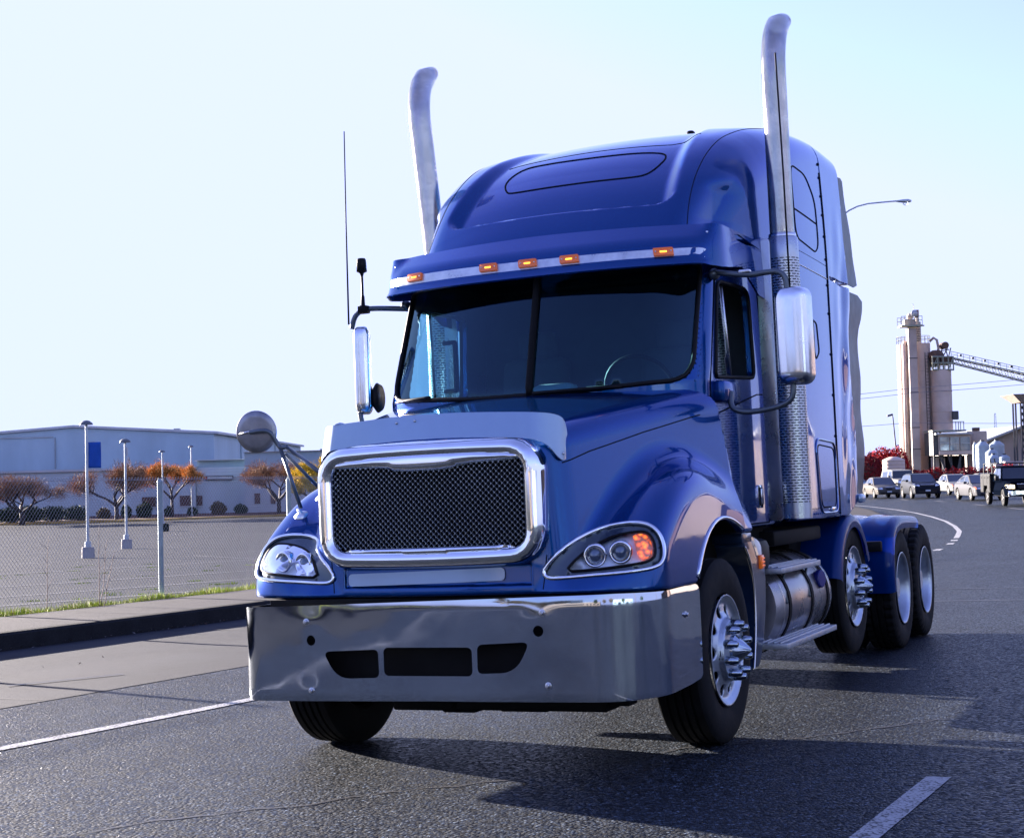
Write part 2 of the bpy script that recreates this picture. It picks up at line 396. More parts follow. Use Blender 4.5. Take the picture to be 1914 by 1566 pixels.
def fairing(x, y, z):
    f, sl = roof_base(x, y, z)
    ax = np.abs(x)
    # recessed centre panel, deeper at its lower edge
    wp = 0.80-0.13*np.clip((y-0.6)/1.4, 0, 1); qx = ax-wp+0.16; qy = (0.53+0.15*ax**2.4-y)*1.5+0.16
    rr = np.hypot(np.maximum(qx, 0), np.maximum(qy, 0))+np.minimum(np.maximum(qx, qy), 0)-0.16
    t = np.clip(-rr/0.12, 0, 1); t = t*t*(3-2*t)
    f = f+0.070*t*np.clip((2.6-y)/1.6, 0, 1)
    # scoop in each front shoulder
    yl = 0.80+(z-2.98)*0.80; yr = np.maximum(1.22-(z-2.98)*0.30, yl+0.03); tw = np.clip((y-yl)/(yr-yl), 0, 1); fade = np.clip((y-yl+0.38)/0.38, 0, 1); fade = fade*fade*(3-2*fade)
    zz = np.clip((3.36-z)/0.14, 0, 1); zz = zz*zz*(3-2*zz); f = f+np.clip(0.01+0.25*(3.36-z), 0.01, 0.09)*np.where(y > yl, 1-tw, fade)*zz*np.clip((ax-0.80)/0.15, 0, 1)
    # sleeper body below, cab opening
    f = np.maximum(f, np.where(y > 1.78, 1.165-z, 2.84-z))
    f = smax(f, y-3.05, 0.01)
    return f
def extender(x, y, z):
    f, sl = roof_base(x, y, z)
    dent = 0.010*np.sin(9*y+3.1*z)*np.sin(4.3*z+1.0)+0.008*np.sin(17*y-5*z)
    f = f+dent*np.clip((y-3.15)/0.4, 0, 1)*np.clip((3.6-z), 0, 1)
    yr = np.where(z > 2.93, 3.72+0*z, 3.74+0.03*np.sin(5*z))
    yr = yr-0.35*np.clip((1.30-z)/0.14, 0, 1)
    f = np.maximum(np.maximum(f, y-yr), 3.06-y)
    f = np.maximum(f, 1.165-z)
    f = np.maximum(f, -(np.maximum(np.abs(z-2.925+0.0*y)-0.011, 3.1-y)))
    f = np.maximum(f, -(f+0.03))                       # hollow shell
    return f
def cab_front(x, z): return y_cowl(x)+0.45*np.clip(z-2.02, 0, 2)
WIN = rpoly([(0.46, 2.05), (1.31, 2.09), (1.32, 2.655), (0.64, 2.64)], [0.03, 0.06, 0.10, 0.07])
def cab(x, y, z):
    ax = np.abs(x)
    hwc = 1.035-0.03*np.clip(z-2.1, 0, 1)
    f = smax(ax-hwc, cab_front(x, z)-y, 0.07)
    f = smax(smax(f, y-1.66, 0.03), z-2.93, 0.03)
    f = smax(f, 1.15-z, 0.02)
    inn = np.maximum(np.maximum(np.maximum(ax-hwc+0.045, cab_front(x, z)+0.03-y), y-1.62), np.maximum(z-2.86, 1.2-z))
    f = np.maximum(f, -inn)
    m = (z > 1.95) & (z < 2.8)
    if m.any():
        fm = f[m]; a = poly_sdf(y[m], z[m], WIN); fm = np.maximum(fm, -np.maximum(a, 0.9-ax[m]))
        b = poly_sdf(ax[m], z[m], [(-1.5, 1.985), (0.3, 1.985), (0.88, 2.02), (0.94, 2.045), (0.972, 2.12), (0.965, 2.76), (-1.5, 2.77)])
        fm = np.maximum(fm, -np.maximum(b, y[m]-0.75)); f = f.copy(); f[m] = fm
    return f
# ================================================================== THE TRUCK
from mathutils.geometry import delaunay_2d_cdt
def sheet(outline, holes, step, fmap, mat, name, parent, thick=0.0, flip=False, smooth=True, off=0):
    """flat outline with holes, triangulated on a grid, mapped to 3D by fmap(u, v)"""
    O = np.array(outline, float); pts = []; edges = []
    def loop(L):
        b = len(pts); n = len(L); pts.extend([(float(a), float(c)) for a, c in L]); edges.extend([(b+i, b+(i+1) % n) for i in range(n)])
    def dens(L):
        Q = []; n = len(L)
        for i in range(n):
            a, c = np.array(L[i], float), np.array(L[(i+1) % n], float); k = max(1, int(np.ceil(np.linalg.norm(c-a)/step)))
            Q += [tuple(a+(c-a)*j/k) for j in range(k)]
        return Q
    loop(dens(outline))
    for h_ in holes: loop(dens(h_))
    lo, hi = O.min(0), O.max(0); gu, gv = np.meshgrid(np.arange(lo[0]+step/2, hi[0], step), np.arange(lo[1]+step/2, hi[1], step)); gu, gv = gu.ravel(), gv.ravel()
    d = poly_sdf(gu, gv, outline)
    for h_ in holes: d = np.maximum(d, -poly_sdf(gu, gv, h_))
    ok = d < -step*0.45; pts += [(float(a), float(b)) for a, b in zip(gu[ok], gv[ok])]
    V, E_, F_, *_ = delaunay_2d_cdt([Vector(p) for p in pts], edges, [], 0, 1e-6)
    V = np.array([(v.x, v.y) for v in V]); F_ = [f for f in F_]
    cen = np.array([V[list(f)].mean(0) for f in F_]); d = poly_sdf(cen[:, 0], cen[:, 1], outline)
    for h_ in holes: d = np.maximum(d, -poly_sdf(cen[:, 0], cen[:, 1], h_))
    F_ = [(f[::-1] if flip else f) for f, k in zip(F_, d) if k < 0]
    P = [fmap(u, v) for u, v in V]
    o = mesh_obj(name, P, F_, mat, parent, smooth)
    if thick:
        bm = bmesh.new(); bm.from_mesh(o.data); bmesh.ops.remove_doubles(bm, verts=bm.verts[:], dist=1e-6)
        bmesh.ops.solidify(bm, geom=bm.faces[:], thickness=thick); bm.to_mesh(o.data); bm.free()
        o.data.polygons.foreach_set('use_smooth', [smooth]*len(o.data.polygons)); o.data.set_sharp_from_angle(angle=rad(40))
    return o
def tubes(name, lines, r, mat, parent, seg=8, closed=False, smooth=True):
    bm = bmesh.new()
    for L in lines: tube(bm, L, r, seg, closed=closed)
    return bm_obj(name, bm, mat, parent, smooth=smooth)
def boxes(name, items, mat, parent, bevel=0.004, auto=30):
    bm = bmesh.new()
    for it in items: box(bm, it[0], it[1], rot=it[2] if len(it) > 2 else None, bevel=bevel)
    return bm_obj(name, bm, mat, parent, auto=auto)

TR = Matrix(((0.91133287, 0.41125112, -0.01857182, 0.10081528), (-0.41100305, 0.91149694, 0.01580594, 9.0858789), (0.02342836, -0.0067714, 0.99970259, -0.14218604), (0, 0, 0, 1)))
truck = empty('semi_truck', 'blue semi truck with tall sleeper roof, twin chrome stacks and polished steel bumper', 'semi truck')
truck.matrix_world = TR

# ---- headlight outlines, in s along the swept front and z
HLO = [(-0.084, 1.012), (-0.04, 1.075), (0.065, 1.159), (0.185, 1.206), (0.303, 1.237), (0.396, 1.242), (0.462, 1.227), (0.505, 1.179), (0.519, 1.115), (0.507, 1.052), (0.466, 1.02), (0.355, 1.006), (0.184, 0.995), (0.015, 0.985), (-0.059, 0.983)]
HLO = chaikin(HLO, 1)
HLI = chaikin([(0.022, 1.014), (0.094, 1.083), (0.195, 1.142), (0.289, 1.181), (0.372, 1.195), (0.44, 1.196), (0.469, 1.153), (0.471, 1.096), (0.456, 1.062), (0.401, 1.045), (0.287, 1.032), (0.154, 1.019)], 1)
HL_POLY.extend(HLO)
hd = sdf_mesh('hood', hood_cut, (-1.29, -1.34, 0.86), (1.24, 0.76, 2.08), 0.0115, 'paint', truck, mats=['paint', 'inner'],
              mifn=lambda C, N: ((np.hypot(C[:, 1]-0.03, C[:, 2]-0.62) < 0.612) & (np.abs(C[:, 0]) < np.where(C[:, 0] < 0, 1.20, 1.150))) | (C[:, 2] < 0.9))
fr = sdf_mesh('sleeper', fairing, (-1.22, 0.2, 1.12), (1.22, 3.12, 4.10), 0.02, 'paint', truck)
ex = sdf_mesh('side_extender', extender, (-1.2, 3.0, 1.1), (1.2, 3.85, 4.10), 0.016, 'paint', truck)
cb = sdf_mesh('cab', cab, (-1.1, -0.12, 1.1), (1.1, 1.75, 3.0), 0.014, 'paint', truck, mats=['paint', 'interior'],
              mifn=lambda C, N: (np.abs(C[:, 0]) < 0.985) & (C[:, 1] > cab_front(C[:, 0], C[:, 2])+0.022) & (C[:, 1] < 1.64) & (C[:, 2] > 1.18))

# ---- wheel arch trim
for s in (1, -1):
    L = []
    for k in range(33):
        a = rad(190-k*5.1); y, z = 0.03+0.603*math.cos(a), 0.62+0.603*math.sin(a)
        if z < 0.92 and y < 0: continue
        p = drop(hood, (s*1.4, y-0.006*math.cos(a)*-1, z+0.010*math.sin(a)), (-s, 0, 0))
        if p is not None: L.append(p)
    tubes('wheel_arch_trim', [L], 0.011, 'chrome', hd)

# ---- headlights
def hl_at(s, z, off, sgn):
    """point on the swept front surface at (s, z), off metres above it"""
    d = np.array([-math.sin(SA), math.cos(SA)]); base = np.array([s*math.cos(SA), s*math.sin(SA)])-d*0.0
    # walk along the viewing direction of the s plane: x = s cos + t*(-sin), y = s sin + t*cos
    ts = np.linspace(-2.4, 0.6, 900); X = s*math.cos(SA)-ts*math.sin(SA); Y = s*math.sin(SA)+ts*math.cos(SA); Z = np.full_like(X, z)
    m = (X > 0.2) & (X < 1.5); f = np.where(m, hood(sgn*X, Y, Z), 1.0); i = int(np.argmax(f < 0))
    if f[i] >= 0: return (sgn*X[450], Y[450], z)
    t = ts[i-1]+(ts[i]-ts[i-1])*f[i-1]/(f[i-1]-f[i]); t -= off
    return (sgn*(s*math.cos(SA)-t*math.sin(SA)), s*math.sin(SA)+t*math.cos(SA), z)
def hl_build(sg):
    hl = tubes('headlight', [[hl_at(u, v, 0.004, sg) for u, v in resample(HLO+[HLO[0]], 90)[:-1]]], 0.011, 'chrome', truck, seg=8, closed=True)
    sheet(HLO, [HLI], 0.03, lambda u, v: hl_at(u, v, -0.012, sg), 'bracket_dark', 'bezel', hl)
    tubes('lens_gasket', [[hl_at(u, v, -0.006, sg) for u, v in resample(HLI+[HLI[0]], 80)[:-1]]], 0.007, 'blacktrim', hl, seg=6, closed=True)
    sheet(HLI, [], 0.03, lambda u, v: hl_at(u, v, -0.004+0.012*max(0, min(1, -float(poly_sdf(np.array([u]), np.array([v]), HLI)[0])/0.05)), sg), 'lens', 'clear_lens', hl)
    # reflector floor with ridges
    sheet(HLI, [], 0.014, lambda u, v: hl_at(u, v, -0.056-0.007*math.cos(u*70)*(u > 0.33)+0.02*math.sin(v*60+u*9)*(u < 0.12), sg), 'reflector', 'reflector', hl)
    for (u, v, r) in ((0.182, 1.085, 0.052), (0.300, 1.098, 0.050)):
        c = Vector(hl_at(u, v, -0.022 if sg > 0 else -0.020, sg)); e = Vector(hl_at(u, v, 0.0, sg)); ax = Vector((0, -1, 0))*0.55+(e-c).normalized()*0.45; ax.normalize()
        q = Vector((1, 0, 0)) if True else None; R_ = ax.to_track_quat('X', 'Z').to_matrix().to_4x4()
        bm = bmesh.new(); lathe(bm, [(-0.03, r*1.15), (0.0, r*1.22), (0.018, r*1.12), (0.022, r), (0.016, r*0.86), (-0.005, r*0.8), (0.0, r*0.62)], seg=28)
        bmesh.ops.transform(bm, matrix=Matrix.Translation(c) @ R_, verts=bm.verts[:]); bm_obj('projector_ring', bm, 'chrome', hl, smooth=True)
        bm = bmesh.new(); lathe(bm, [(-0.005, r*0.80), (0.012, r*0.62), (0.022, r*0.36), (0.025, 0.001)], seg=24)
        bmesh.ops.transform(bm, matrix=Matrix.Translation(c) @ R_, verts=bm.verts[:]); bm_obj('projector_lens', bm, 'darkglass', hl, smooth=True)
    am = chaikin([(0.385, 1.056), (0.376, 1.10), (0.372, 1.15), (0.372, 1.182), (0.435, 1.184), (0.458, 1.15), (0.46, 1.10), (0.445, 1.066)], 1)
    sheet(am, [], 0.012, lambda u, v: hl_at(u, v, -0.030-0.006*math.cos(u*130)*math.cos(v*130), sg), 'amber_glow' if sg > 0 else 'amber_dim', 'turn_signal', hl)
    return hl
M['bracket_dark'] = simple('bezel_grey', (0.05, 0.07, 0.09), 0.25, 0.5, coat=0.5, var=0.1)
M['reflector'] = simple('lamp_reflector', (0.85, 0.90, 0.95), 0.5, 0.15, var=0.04)
M['darkglass'] = simple('projector_glass', (0.10, 0.14, 0.20), 0.03, 0.2, coat=1.0, var=0.0)
def amber_mat(name, es):
    m, n, b = node_mat(name); b.inputs['Base Color'].default_value = (0.8, 0.25, 0.08, 1); b.inputs['Roughness'].default_value = 0.15; b.inputs['Coat Weight'].default_value = 1
    t = tex(n, 'voronoi', 38); r = ramp(n, t.outputs['Distance'], [(0.15, (1.0, 0.36, 0.02)), (0.45, (0.9, 0.10, 0.02)), (0.7, (0.08, 0.02, 0.03))])
    n.links.new(r.outputs[0], b.inputs['Emission Color']); b.inputs['Emission Strength'].default_value = es; return m
M['amber_glow'] = amber_mat('turn_signal_lit', 0.16); M['amber_dim'] = simple('turn_signal_unlit', (0.55, 0.50, 0.52), 0.15, 0.6, coat=1, var=0.1)
hl_build(1); hl_build(-1)

# ---- bumper: one bent sheet with cut-outs
def bumper_xy(s):
    W, Yf = 1.172, -1.275; rc = 0.34 if s > 0 else 0.13
    half = W-rc; a = abs(s); sg = 1 if s >= 0 else -1; bow = 0.035*(1-(a/1.03)**2) if a < 1.03 else 0.0
    if a <= half: return sg*a, Yf-bow
    y0 = Yf-(0.035*(1-(half/1.03)**2) if half < 1.03 else 0); arc = rc*math.pi/2
    if a <= half+arc: t = (a-half)/rc; return sg*(half+rc*math.sin(t)), y0+rc*(1-math.cos(t))
    return sg*(W-0.012*(a-half-arc)), y0+rc+(a-half-arc)
LR = 1.86; LL = 1.90
outl = [(-LL, 0.40), (-1.45, 0.383), (-1.0, 0.372), (0, 0.386), (1.0, 0.388), (1.30, 0.394), (LR-0.2, 0.402), (LR-0.04, 0.412), (LR-0.005, 0.43), (LR, 0.86), (LR-0.02, 0.895), (LR-0.05, 0.905), (1.30, 0.900), (1.0, 0.905), (0, 0.888), (-1.0, 0.868), (-1.3, 0.862), (-LL, 0.86)]
def circ(cx_, cz_, r, n=20): return [(cx_+r*math.cos(2*math.pi*k/n), cz_+r*math.sin(2*math.pi*k/n)) for k in range(n)]
holes = [circ(-0.700, 0.692, 0.027), circ(0.603, 0.733, 0.027),
         rrect(-0.262, 0.240, 0.512, 0.655, 0.026), rrect(0.268, 0.545, 0.524, 0.668, [0.022, 0.02, 0.02, 0.09]), rrect(-0.618, -0.292, 0.500, 0.640, [0.022, 0.03, 0.11, 0.02])]
holes[3] = rpoly([(0.268, 0.524), (0.270, 0.668), (0.556, 0.680), (0.475, 0.530)], [0.03, 0.03, 0.045, 0.09])
holes[4] = rpoly([(-0.292, 0.502), (-0.294, 0.646), (-0.628, 0.634), (-0.545, 0.494)], [0.03, 0.03, 0.045, 0.09])
def bump_dent(s, z):
    d = 0
    for (a, b) in ((0.62, 0.80), (0.63, 0.44), (-0.69, 0.79), (-0.70, 0.42)): d += 0.003*math.exp(-((s-a)**2+(z-b)**2)/0.004)
    return d+0.0015*math.sin(5*s+1.2)*math.sin(7*z)
def bmap(s, z):
    x, y = bumper_xy(s); x2, y2 = bumper_xy(s+0.001); tx, ty = x2-x, y2-y; L = math.hypot(tx, ty); nx, ny = ty/L, -tx/L
    d = bump_dent(s, z)-0.005*max(0, (z-0.875)/0.03)-0.004*max(0, (0.40-z)/0.03); return (x+nx*d, y+ny*d, z)
bp_ = sheet(outl, holes, 0.025, bmap, 'steel', 'bumper', truck, thick=0.006)
for (s, z) in ((-0.725, 0.790), (-0.705, 0.432), (0.628, 0.822), (0.644, 0.468), (1.60, 0.76)):
    x, y, _ = bmap(s, z); rot = 0 if abs(s) < 1.2 else rad(88)
    b2 = bmesh.new(); lathe(b2, [(0.0, 0.017), (-0.004, 0.016), (-0.005, 0.012)], axis='y', seg=16); lathe(b2, [(-0.004, 0.011), (-0.014, 0.011), (-0.016, 0.008), (-0.0161, 0.0005)], axis='y', seg=6)
    bmesh.ops.transform(b2, matrix=Matrix.Translation((x, y, z)) @ Matrix.Rotation(rot, 4, 'Z'), verts=b2.verts[:]); bm_obj('bumper_bolt', b2, 'alu', bp_, auto=30)
boxes('bumper_backing', [((0, -1.17, 0.60), (1.9, 0.05, 0.34)), ((0.43, -0.9, 0.62), (0.09, 0.5, 0.25)), ((-0.43, -0.9, 0.62), (0.09, 0.5, 0.25)), ((0.80, -1.0, 0.66), (0.5, 0.25, 0.2)), ((-0.85, -0.98, 0.64), (0.4, 0.2, 0.2)), ((0, -1.15, 0.875), (2.0, 0.12, 0.05))], 'chassis', truck)

# ---- grille
def sweep(path, prof, mat, name, parent, closed=True):
    """path: list of (x, z, nx, nz); prof: list of (outward, y)"""
    bm = bmesh.new(); rings = [[bm.verts.new((x+nx*o, y, z+nz*o)) for (o, y) in prof] for (x, z, nx, nz) in path]; n = len(rings)
    for i in range(n if closed else n-1):
        A, B = rings[i], rings[(i+1) % n]
        for k in range(len(prof)-1): bm.faces.new((A[k], A[k+1], B[k+1], B[k]))
    return bm_obj(name, bm, mat, parent, smooth=True)
def path_norm(P):
    P = np.array(P); n = len(P); out_ = []
    for i in range(n):
        t = P[(i+1) % n]-P[i-1]; t /= np.linalg.norm(t)+1e-9; out_.append((P[i][0], P[i][1], t[1], -t[0]))
    return out_
gi = [(u, v+0.012*(1-(u/0.56)**2)*(1 if v > 1.3 else -1)) for u, v in resample(rrect(-0.555, 0.545, 1.150, 1.600, 0.07)+[rrect(-0.555, 0.545, 1.150, 1.600, 0.07)[0]], 120)[:-1]]
sr = sweep(path_norm(gi), [(-0.004, -1.255), (0.0, -1.270), (0.008, -1.283), (0.03, -1.300), (0.055, -1.298), (0.078, -1.280), (0.090, -1.245), (0.092, -1.16)], 'chrome', 'grille_surround', truck)
bm = bmesh.new()
box(bm, (0, -1.226, 1.375), (1.10, 0.02, 0.47))
bm_obj('grille_backing', bm, 'seam', sr)
bm = bmesh.new(); p_ = 0.0305; G = rrect(-0.552, 0.542, 1.155, 1.596, 0.06)
def inside(u, v): return poly_sdf(np.array([u]), np.array([v]), G)[0] < 0
for sg in (1, -1):
    for k in range(-50, 51):
        c0 = k*p_; pts = []
        ts = np.linspace(-0.8, 0.8, 321); U = ts; V_ = 1.375+(c0+sg*ts); U = ts; d = poly_sdf(U, V_, G) < 0
        if d.sum() < 3: continue
        i0, i1 = np.argmax(d), len(d)-1-np.argmax(d[::-1])
        a = Vector((U[i0], -1.262 if sg > 0 else -1.258, V_[i0])); b = Vector((U[i1], -1.262 if sg > 0 else -1.258, V_[i1])); tube(bm, [a, b], 0.0027, 5, caps=False)
for i in range(-22, 23):
    for j in range(-10, 11):
        u, v = i*p_*1.0, 1.375+j*p_
        if (i+j) % 1 == 0 and inside(u, v):
            for (du, dv) in ((0, 0), (p_/2, p_/2)):
                if inside(u+du, v+dv): box(bm, (u+du, -1.264, v+dv), (0.0058, 0.006, 0.0058), rot=Matrix.Rotation(rad(45), 4, 'Y'))
M['mesh'] = simple('grille_mesh_steel', (0.30, 0.34, 0.38), 0.25, 1.0, var=0.1)
bm_obj('grille_mesh', bm, 'mesh', sr, smooth=False)
def dome(outline, step, y0, h_, w_, mat, name, parent):
    def fm(u, v): d = max(0.0, -float(poly_sdf(np.array([u]), np.array([v]), outline)[0])); t = min(1, d/w_); return (u, y0-h_*math.sqrt(max(0, 1-(1-t)**2)), v)
    return sheet(outline, [], step, fm, mat, name, parent)
br = chaikin([(-0.555, 1.585), (-0.50, 1.578), (-0.215, 1.572), (-0.17, 1.547), (0.15, 1.547), (0.195, 1.572), (0.49, 1.580), (0.55, 1.590), (0.50, 1.622), (0.2, 1.640), (-0.2, 1.640), (-0.5, 1.620)], 1)
dome(br, 0.012, -1.27, 0.030, 0.03, 'chrome', 'grille_top_bar', sr)
dome(chaikin([(-0.50, 1.150), (-0.45, 1.132), (0, 1.120), (0.45, 1.134), (0.50, 1.152), (0.40, 1.160), (0, 1.158), (-0.4, 1.160)], 1), 0.012, -1.272, 0.024, 0.015, 'chrome', 'grille_bottom_bar', sr)
# bright strip below
st = rrect(-0.515, 0.395, 0.963, 1.028, 0.022)
sheet(st, [], 0.04, lambda u, v: (u, drop(hood, (u, -1.5, v+0.018*(u+0.5)), (0, 1, 0))[1]-0.012, v+0.018*(u+0.5)), 'plate', 'name_strip', truck, thick=0.005)
# bug deflector
def defl_xy(s):
    W, rc = 0.70, 0.16; half = W-rc; a = abs(s); sg = 1 if s >= 0 else -1; Y0 = -1.295
    if a <= half: return sg*a+0.01, Y0+0.04*(a/half)**2
    arc = rc*math.pi/2
    if a <= half+arc: t = (a-half)/rc; return sg*(half+rc*math.sin(t))+0.01, Y0+0.04+rc*(1-math.cos(t))
    return sg*(W+0.02*(a-half-arc))+0.01, Y0+0.04+rc+(a-half-arc)
do = chaikin([(-0.80, 1.575), (-0.735, 1.575), (-0.66, 1.655), (-0.55, 1.690), (0, 1.716), (0.55, 1.690), (0.66, 1.655), (0.735, 1.570), (0.80, 1.565), (0.83, 1.60), (0.83, 1.73), (0.78, 1.79), (0.6, 1.815), (0, 1.842), (-0.6, 1.815), (-0.78, 1.80), (-0.83, 1.74), (-0.83, 1.60)], 2)
def dmap(s, z):
    x, y = defl_xy(s); k = (z-1.66)*0.20; L = math.hypot(x, 1.0); return (x*(1-0.12*max(0, z-1.6)), y+k+0.0*L, z)
df = sheet(do, [], 0.03, dmap, 'plate', 'bug_deflector', truck, thick=0.005)
for s, z in ((-0.17, 1.80), (-0.06, 1.805), (0.77, 1.60), (-0.77, 1.60)):
    x, y, z = dmap(s, z); bm = bmesh.new(); bmesh.ops.create_uvsphere(bm, u_segments=8, v_segments=6, radius=0.007, matrix=Matrix.Translation((x, y-0.003, z)))
    bm_obj('rivet', bm, 'alu', df, smooth=True)

# ---- body seams on hood
def seam_on(fn, pts, d, name='panel_seam', par=None, r=0.0035, off=0.0, n=60, mat='seam'):
    L = []
    for p in resample(pts, n):
        q = drop(fn, np.array(p)-np.array(d)*0.5, d, far=1.2, off=off)
        if q is not None: L.append(q)
    return tubes(name, [L], r, mat, par, seg=5)
for s in (1, -1):
    seam_on(hood, [(s*0.95, -1.12, 1.555), (s*0.95, -0.93, 1.61), (s*0.95, -0.46, 1.71), (s*1.0, 0.03, 1.80), (s*1.0, 0.12, 1.815)], (-s, 0, 0), par=hd)
    seam_on(hood, [(s*0.62, -1.3, 1.10), (s*0.60, -1.3, 0.93)], (0, 1, 0), par=hd, r=0.003)

# ---- windshield
def ws_pt(x, z, off): return (x, cab_front(x, z)-off, z)
WS = [(-0.972, 2.12), (-0.94, 2.045), (-0.88, 2.02), (-0.3, 1.985), (0.3, 1.985), (0.88, 2.02), (0.94, 2.045), (0.972, 2.12), (0.965, 2.74), (-0.965, 2.74)]
WSR = rpoly(WS, [0.06, 0.04, 0.03, 0.1, 0.1, 0.03, 0.04, 0.06, 0.05, 0.05])
wsg = sheet(WSR, [], 0.05, lambda u, v: ws_pt(u, v, -0.006), 'wsglass', 'windshield', truck)
tubes('windshield_gasket', [[ws_pt(u, v, 0.004) for u, v in resample(WSR+[WSR[0]], 140)[:-1]]], 0.014, 'blacktrim', wsg, closed=True)
tubes('windshield_divider', [[ws_pt(0.070-0.05*(z-1.98)/0.74, z, 0.006) for z in np.linspace(1.98, 2.72, 14)]], 0.022, 'chassis', wsg, seg=10)
for (a, b) in (((-0.90, 2.012), (-0.60, 2.018)), ((0.10, 1.992), (0.62, 2.000))):
    tubes('wiper', [[ws_pt(a[0]+(b[0]-a[0])*t, a[1]+(b[1]-a[1])*t, 0.03) for t in np.linspace(0, 1, 8)]], 0.010, 'blacktrim', wsg, seg=6)
M['ventglass'] = glass('vent_window_glass', (0.2, 0.4, 0.45), 0.05, ior=3.6)
# ---- side windows and doors
for s in (1, -1):
    def sw(y, z): return (s*(1.035-0.03*max(0, z-2.1)-0.022), y, z)
    if s > 0: wp = [p for p in WIN if p[0] < 0.84]; vent = [(0.47, 2.06), (0.85, 2.08), (0.80, 2.635), (0.65, 2.63), (0.60, 2.55)]; wn = sheet(vent, [], 0.08, sw, 'ventglass', 'door_window', truck)
    else: wn = sheet(WIN, [], 0.08, sw, 'sideglass', 'door_window', truck)
    W3 = [(s*(1.037-0.03*max(0, z-2.1)), y, z) for y, z in resample(WIN+[WIN[0]], 70)[:-1]]
    tubes('window_seal', [W3], 0.013, 'blacktrim', wn, closed=True, seg=6)
    tubes('window_divider', [[sw(0.86-0.06*t, 2.08+0.55*t) for t in (0, 0.5, 1)]], 0.010, 'alu', wn, seg=6)
    x0 = s*1.036
    tubes('door_seam', [[(x0, 0.42, 1.17), (x0, 0.36, 1.45), (x0, 0.33, 1.80), (x0, 0.36, 2.02), (x0*0.985, 0.62, 2.70)], [(x0, 0.37, 1.17), (x0, 1.50, 1.17), (x0, 1.56, 1.25), (x0, 1.57, 2.1), (x0*0.98, 1.54, 2.74)]], 0.0045, 'seam', cb, seg=5)
    tubes('door_crease', [[(s*1.037, 0.5, 1.84), (s*1.037, 1.35, 1.985), (s*1.037, 1.56, 1.995)]], 0.004, 'seam', cb, seg=5)
    dh = bmesh.new()
    fo = rrect(1.245, 1.355, 1.265, 1.410, 0.016); fi = rrect(1.262, 1.340, 1.28, 1.395, 0.01)
    prism(dh, fo, 0, s*1.030, s*1.042, bevel=0.002); h_ = bm_obj('door_handle', dh, 'chrome', truck, auto=30)
    bm = bmesh.new(); prism(bm, fi, 0, s*1.041, s*1.0435); bm_obj('handle_recess', bm, 'seam', h_)
    bm = bmesh.new(); box(bm, (s*1.048, 1.305, 1.338), (0.016, 0.045, 0.10), bevel=0.004); bm_obj('handle_paddle', bm, 'chrome', h_, auto=30)

M['flaprubber'] = simple('weathered_rubber_flap', (0.06, 0.065, 0.08), 0.5, 0.1, coat=0.15, var=0.6, scale=6)
M['chrome_blue'] = simple('painted_rim', (0.05, 0.12, 0.35), 0.15, 0.8, coat=1.0, var=0.1)
# ---- windshield visor with marker lights
VB = [(1.10, 1.62), (1.10, 1.0), (1.10, 0.62)]
def visor_xy(s):
    # s = 0 centre, +-1 front corner, +-2 rear end of the side panel
    a = abs(s); sg = 1 if s >= 0 else -1
    if a <= 1: x = a*0.99; return sg*x, 0.175+0.145*(x/0.99)**2.6
    if a <= 1.25:
        t = (a-1)/0.25; p0, p1, p2 = np.array([0.99, 0.32]), np.array([1.085, 0.37]), np.array([1.105, 0.52]); q = (1-t)**2*p0+2*t*(1-t)*p1+t*t*p2; return sg*q[0], q[1]
    return sg*(1.105+0.01*(a-1.25)), 0.52+(a-1.25)/0.75*1.05
def visor_pt(s, z):
    x, y = visor_xy(s); a = abs(s); lean = (0.32*(z-2.72)+0.85*max(0, z-2.83))*(1 if a < 1 else max(0, 1-(a-1)/0.25))
    lip = -0.035*max(0, (2.745-z)/0.05)*(1 if a < 1.1 else 0); bulge = -0.012*math.sin(max(0, min(1, (z-2.70)/0.25))*math.pi)
    inx = 0.06*max(0, z-2.72)*(1 if x > 0 else -1)*min(1, a)
    return (x-inx, y+lean+lip+(bulge if a < 1 else 0), z)
vis = sheet([(s, 2.695) for s in np.linspace(-1.22, 1.22, 30)]+[(1.30, 2.705), (1.5, 2.74), (1.75, 2.60), (2.0, 2.58), (2.0, 2.96)]+[(s, 2.945+0.005*s) for s in np.linspace(1.9, 1.2, 6)]+[(s, 2.975-0.02*abs(s)) for s in np.linspace(1.1, -1.1, 24)]+[(-1.9, 2.95), (-2.0, 2.96), (-2.0, 2.58), (-1.75, 2.60), (-1.5, 2.74), (-1.3, 2.705)],
            [rpoly([(1.42, 2.925), (1.46, 2.895), (1.92, 2.885), (1.90, 2.90), (1.5, 2.938)], 0.012)], 0.04, visor_pt, 'paint', 'sun_visor', truck, thick=-0.012)
M['visorstrip'] = simple('visor_strip_aluminium', (0.55, 0.57, 0.6), 0.35, 0.8, var=0.2, scale=14, rvar=0.1)
vs = sheet(rpoly([(-1.06, 2.757), (1.02, 2.742), (1.10, 2.79), (1.06, 2.800), (-1.06, 2.812), (-1.12, 2.79)], [0.02, 0.05, 0.01, 0.02, 0.02, 0.02]), [], 0.03, lambda u, v: tuple(np.array(visor_pt(u, v))+np.array([0, -0.0165, 0])), 'visorstrip', 'visor_strip', vis, thick=0.003)
def seamline(pts, name='panel_seam', par=None, r=0.0035): return tubes(name, [pts], r, 'seam', par, seg=5)
for s in (-1.14, 1.13): seamline([tuple(np.array(visor_pt(s, z))+np.array([math.copysign(0.002, s), -0.002, 0])) for z in np.linspace(2.70, 2.95, 8)], par=vis, r=0.003)
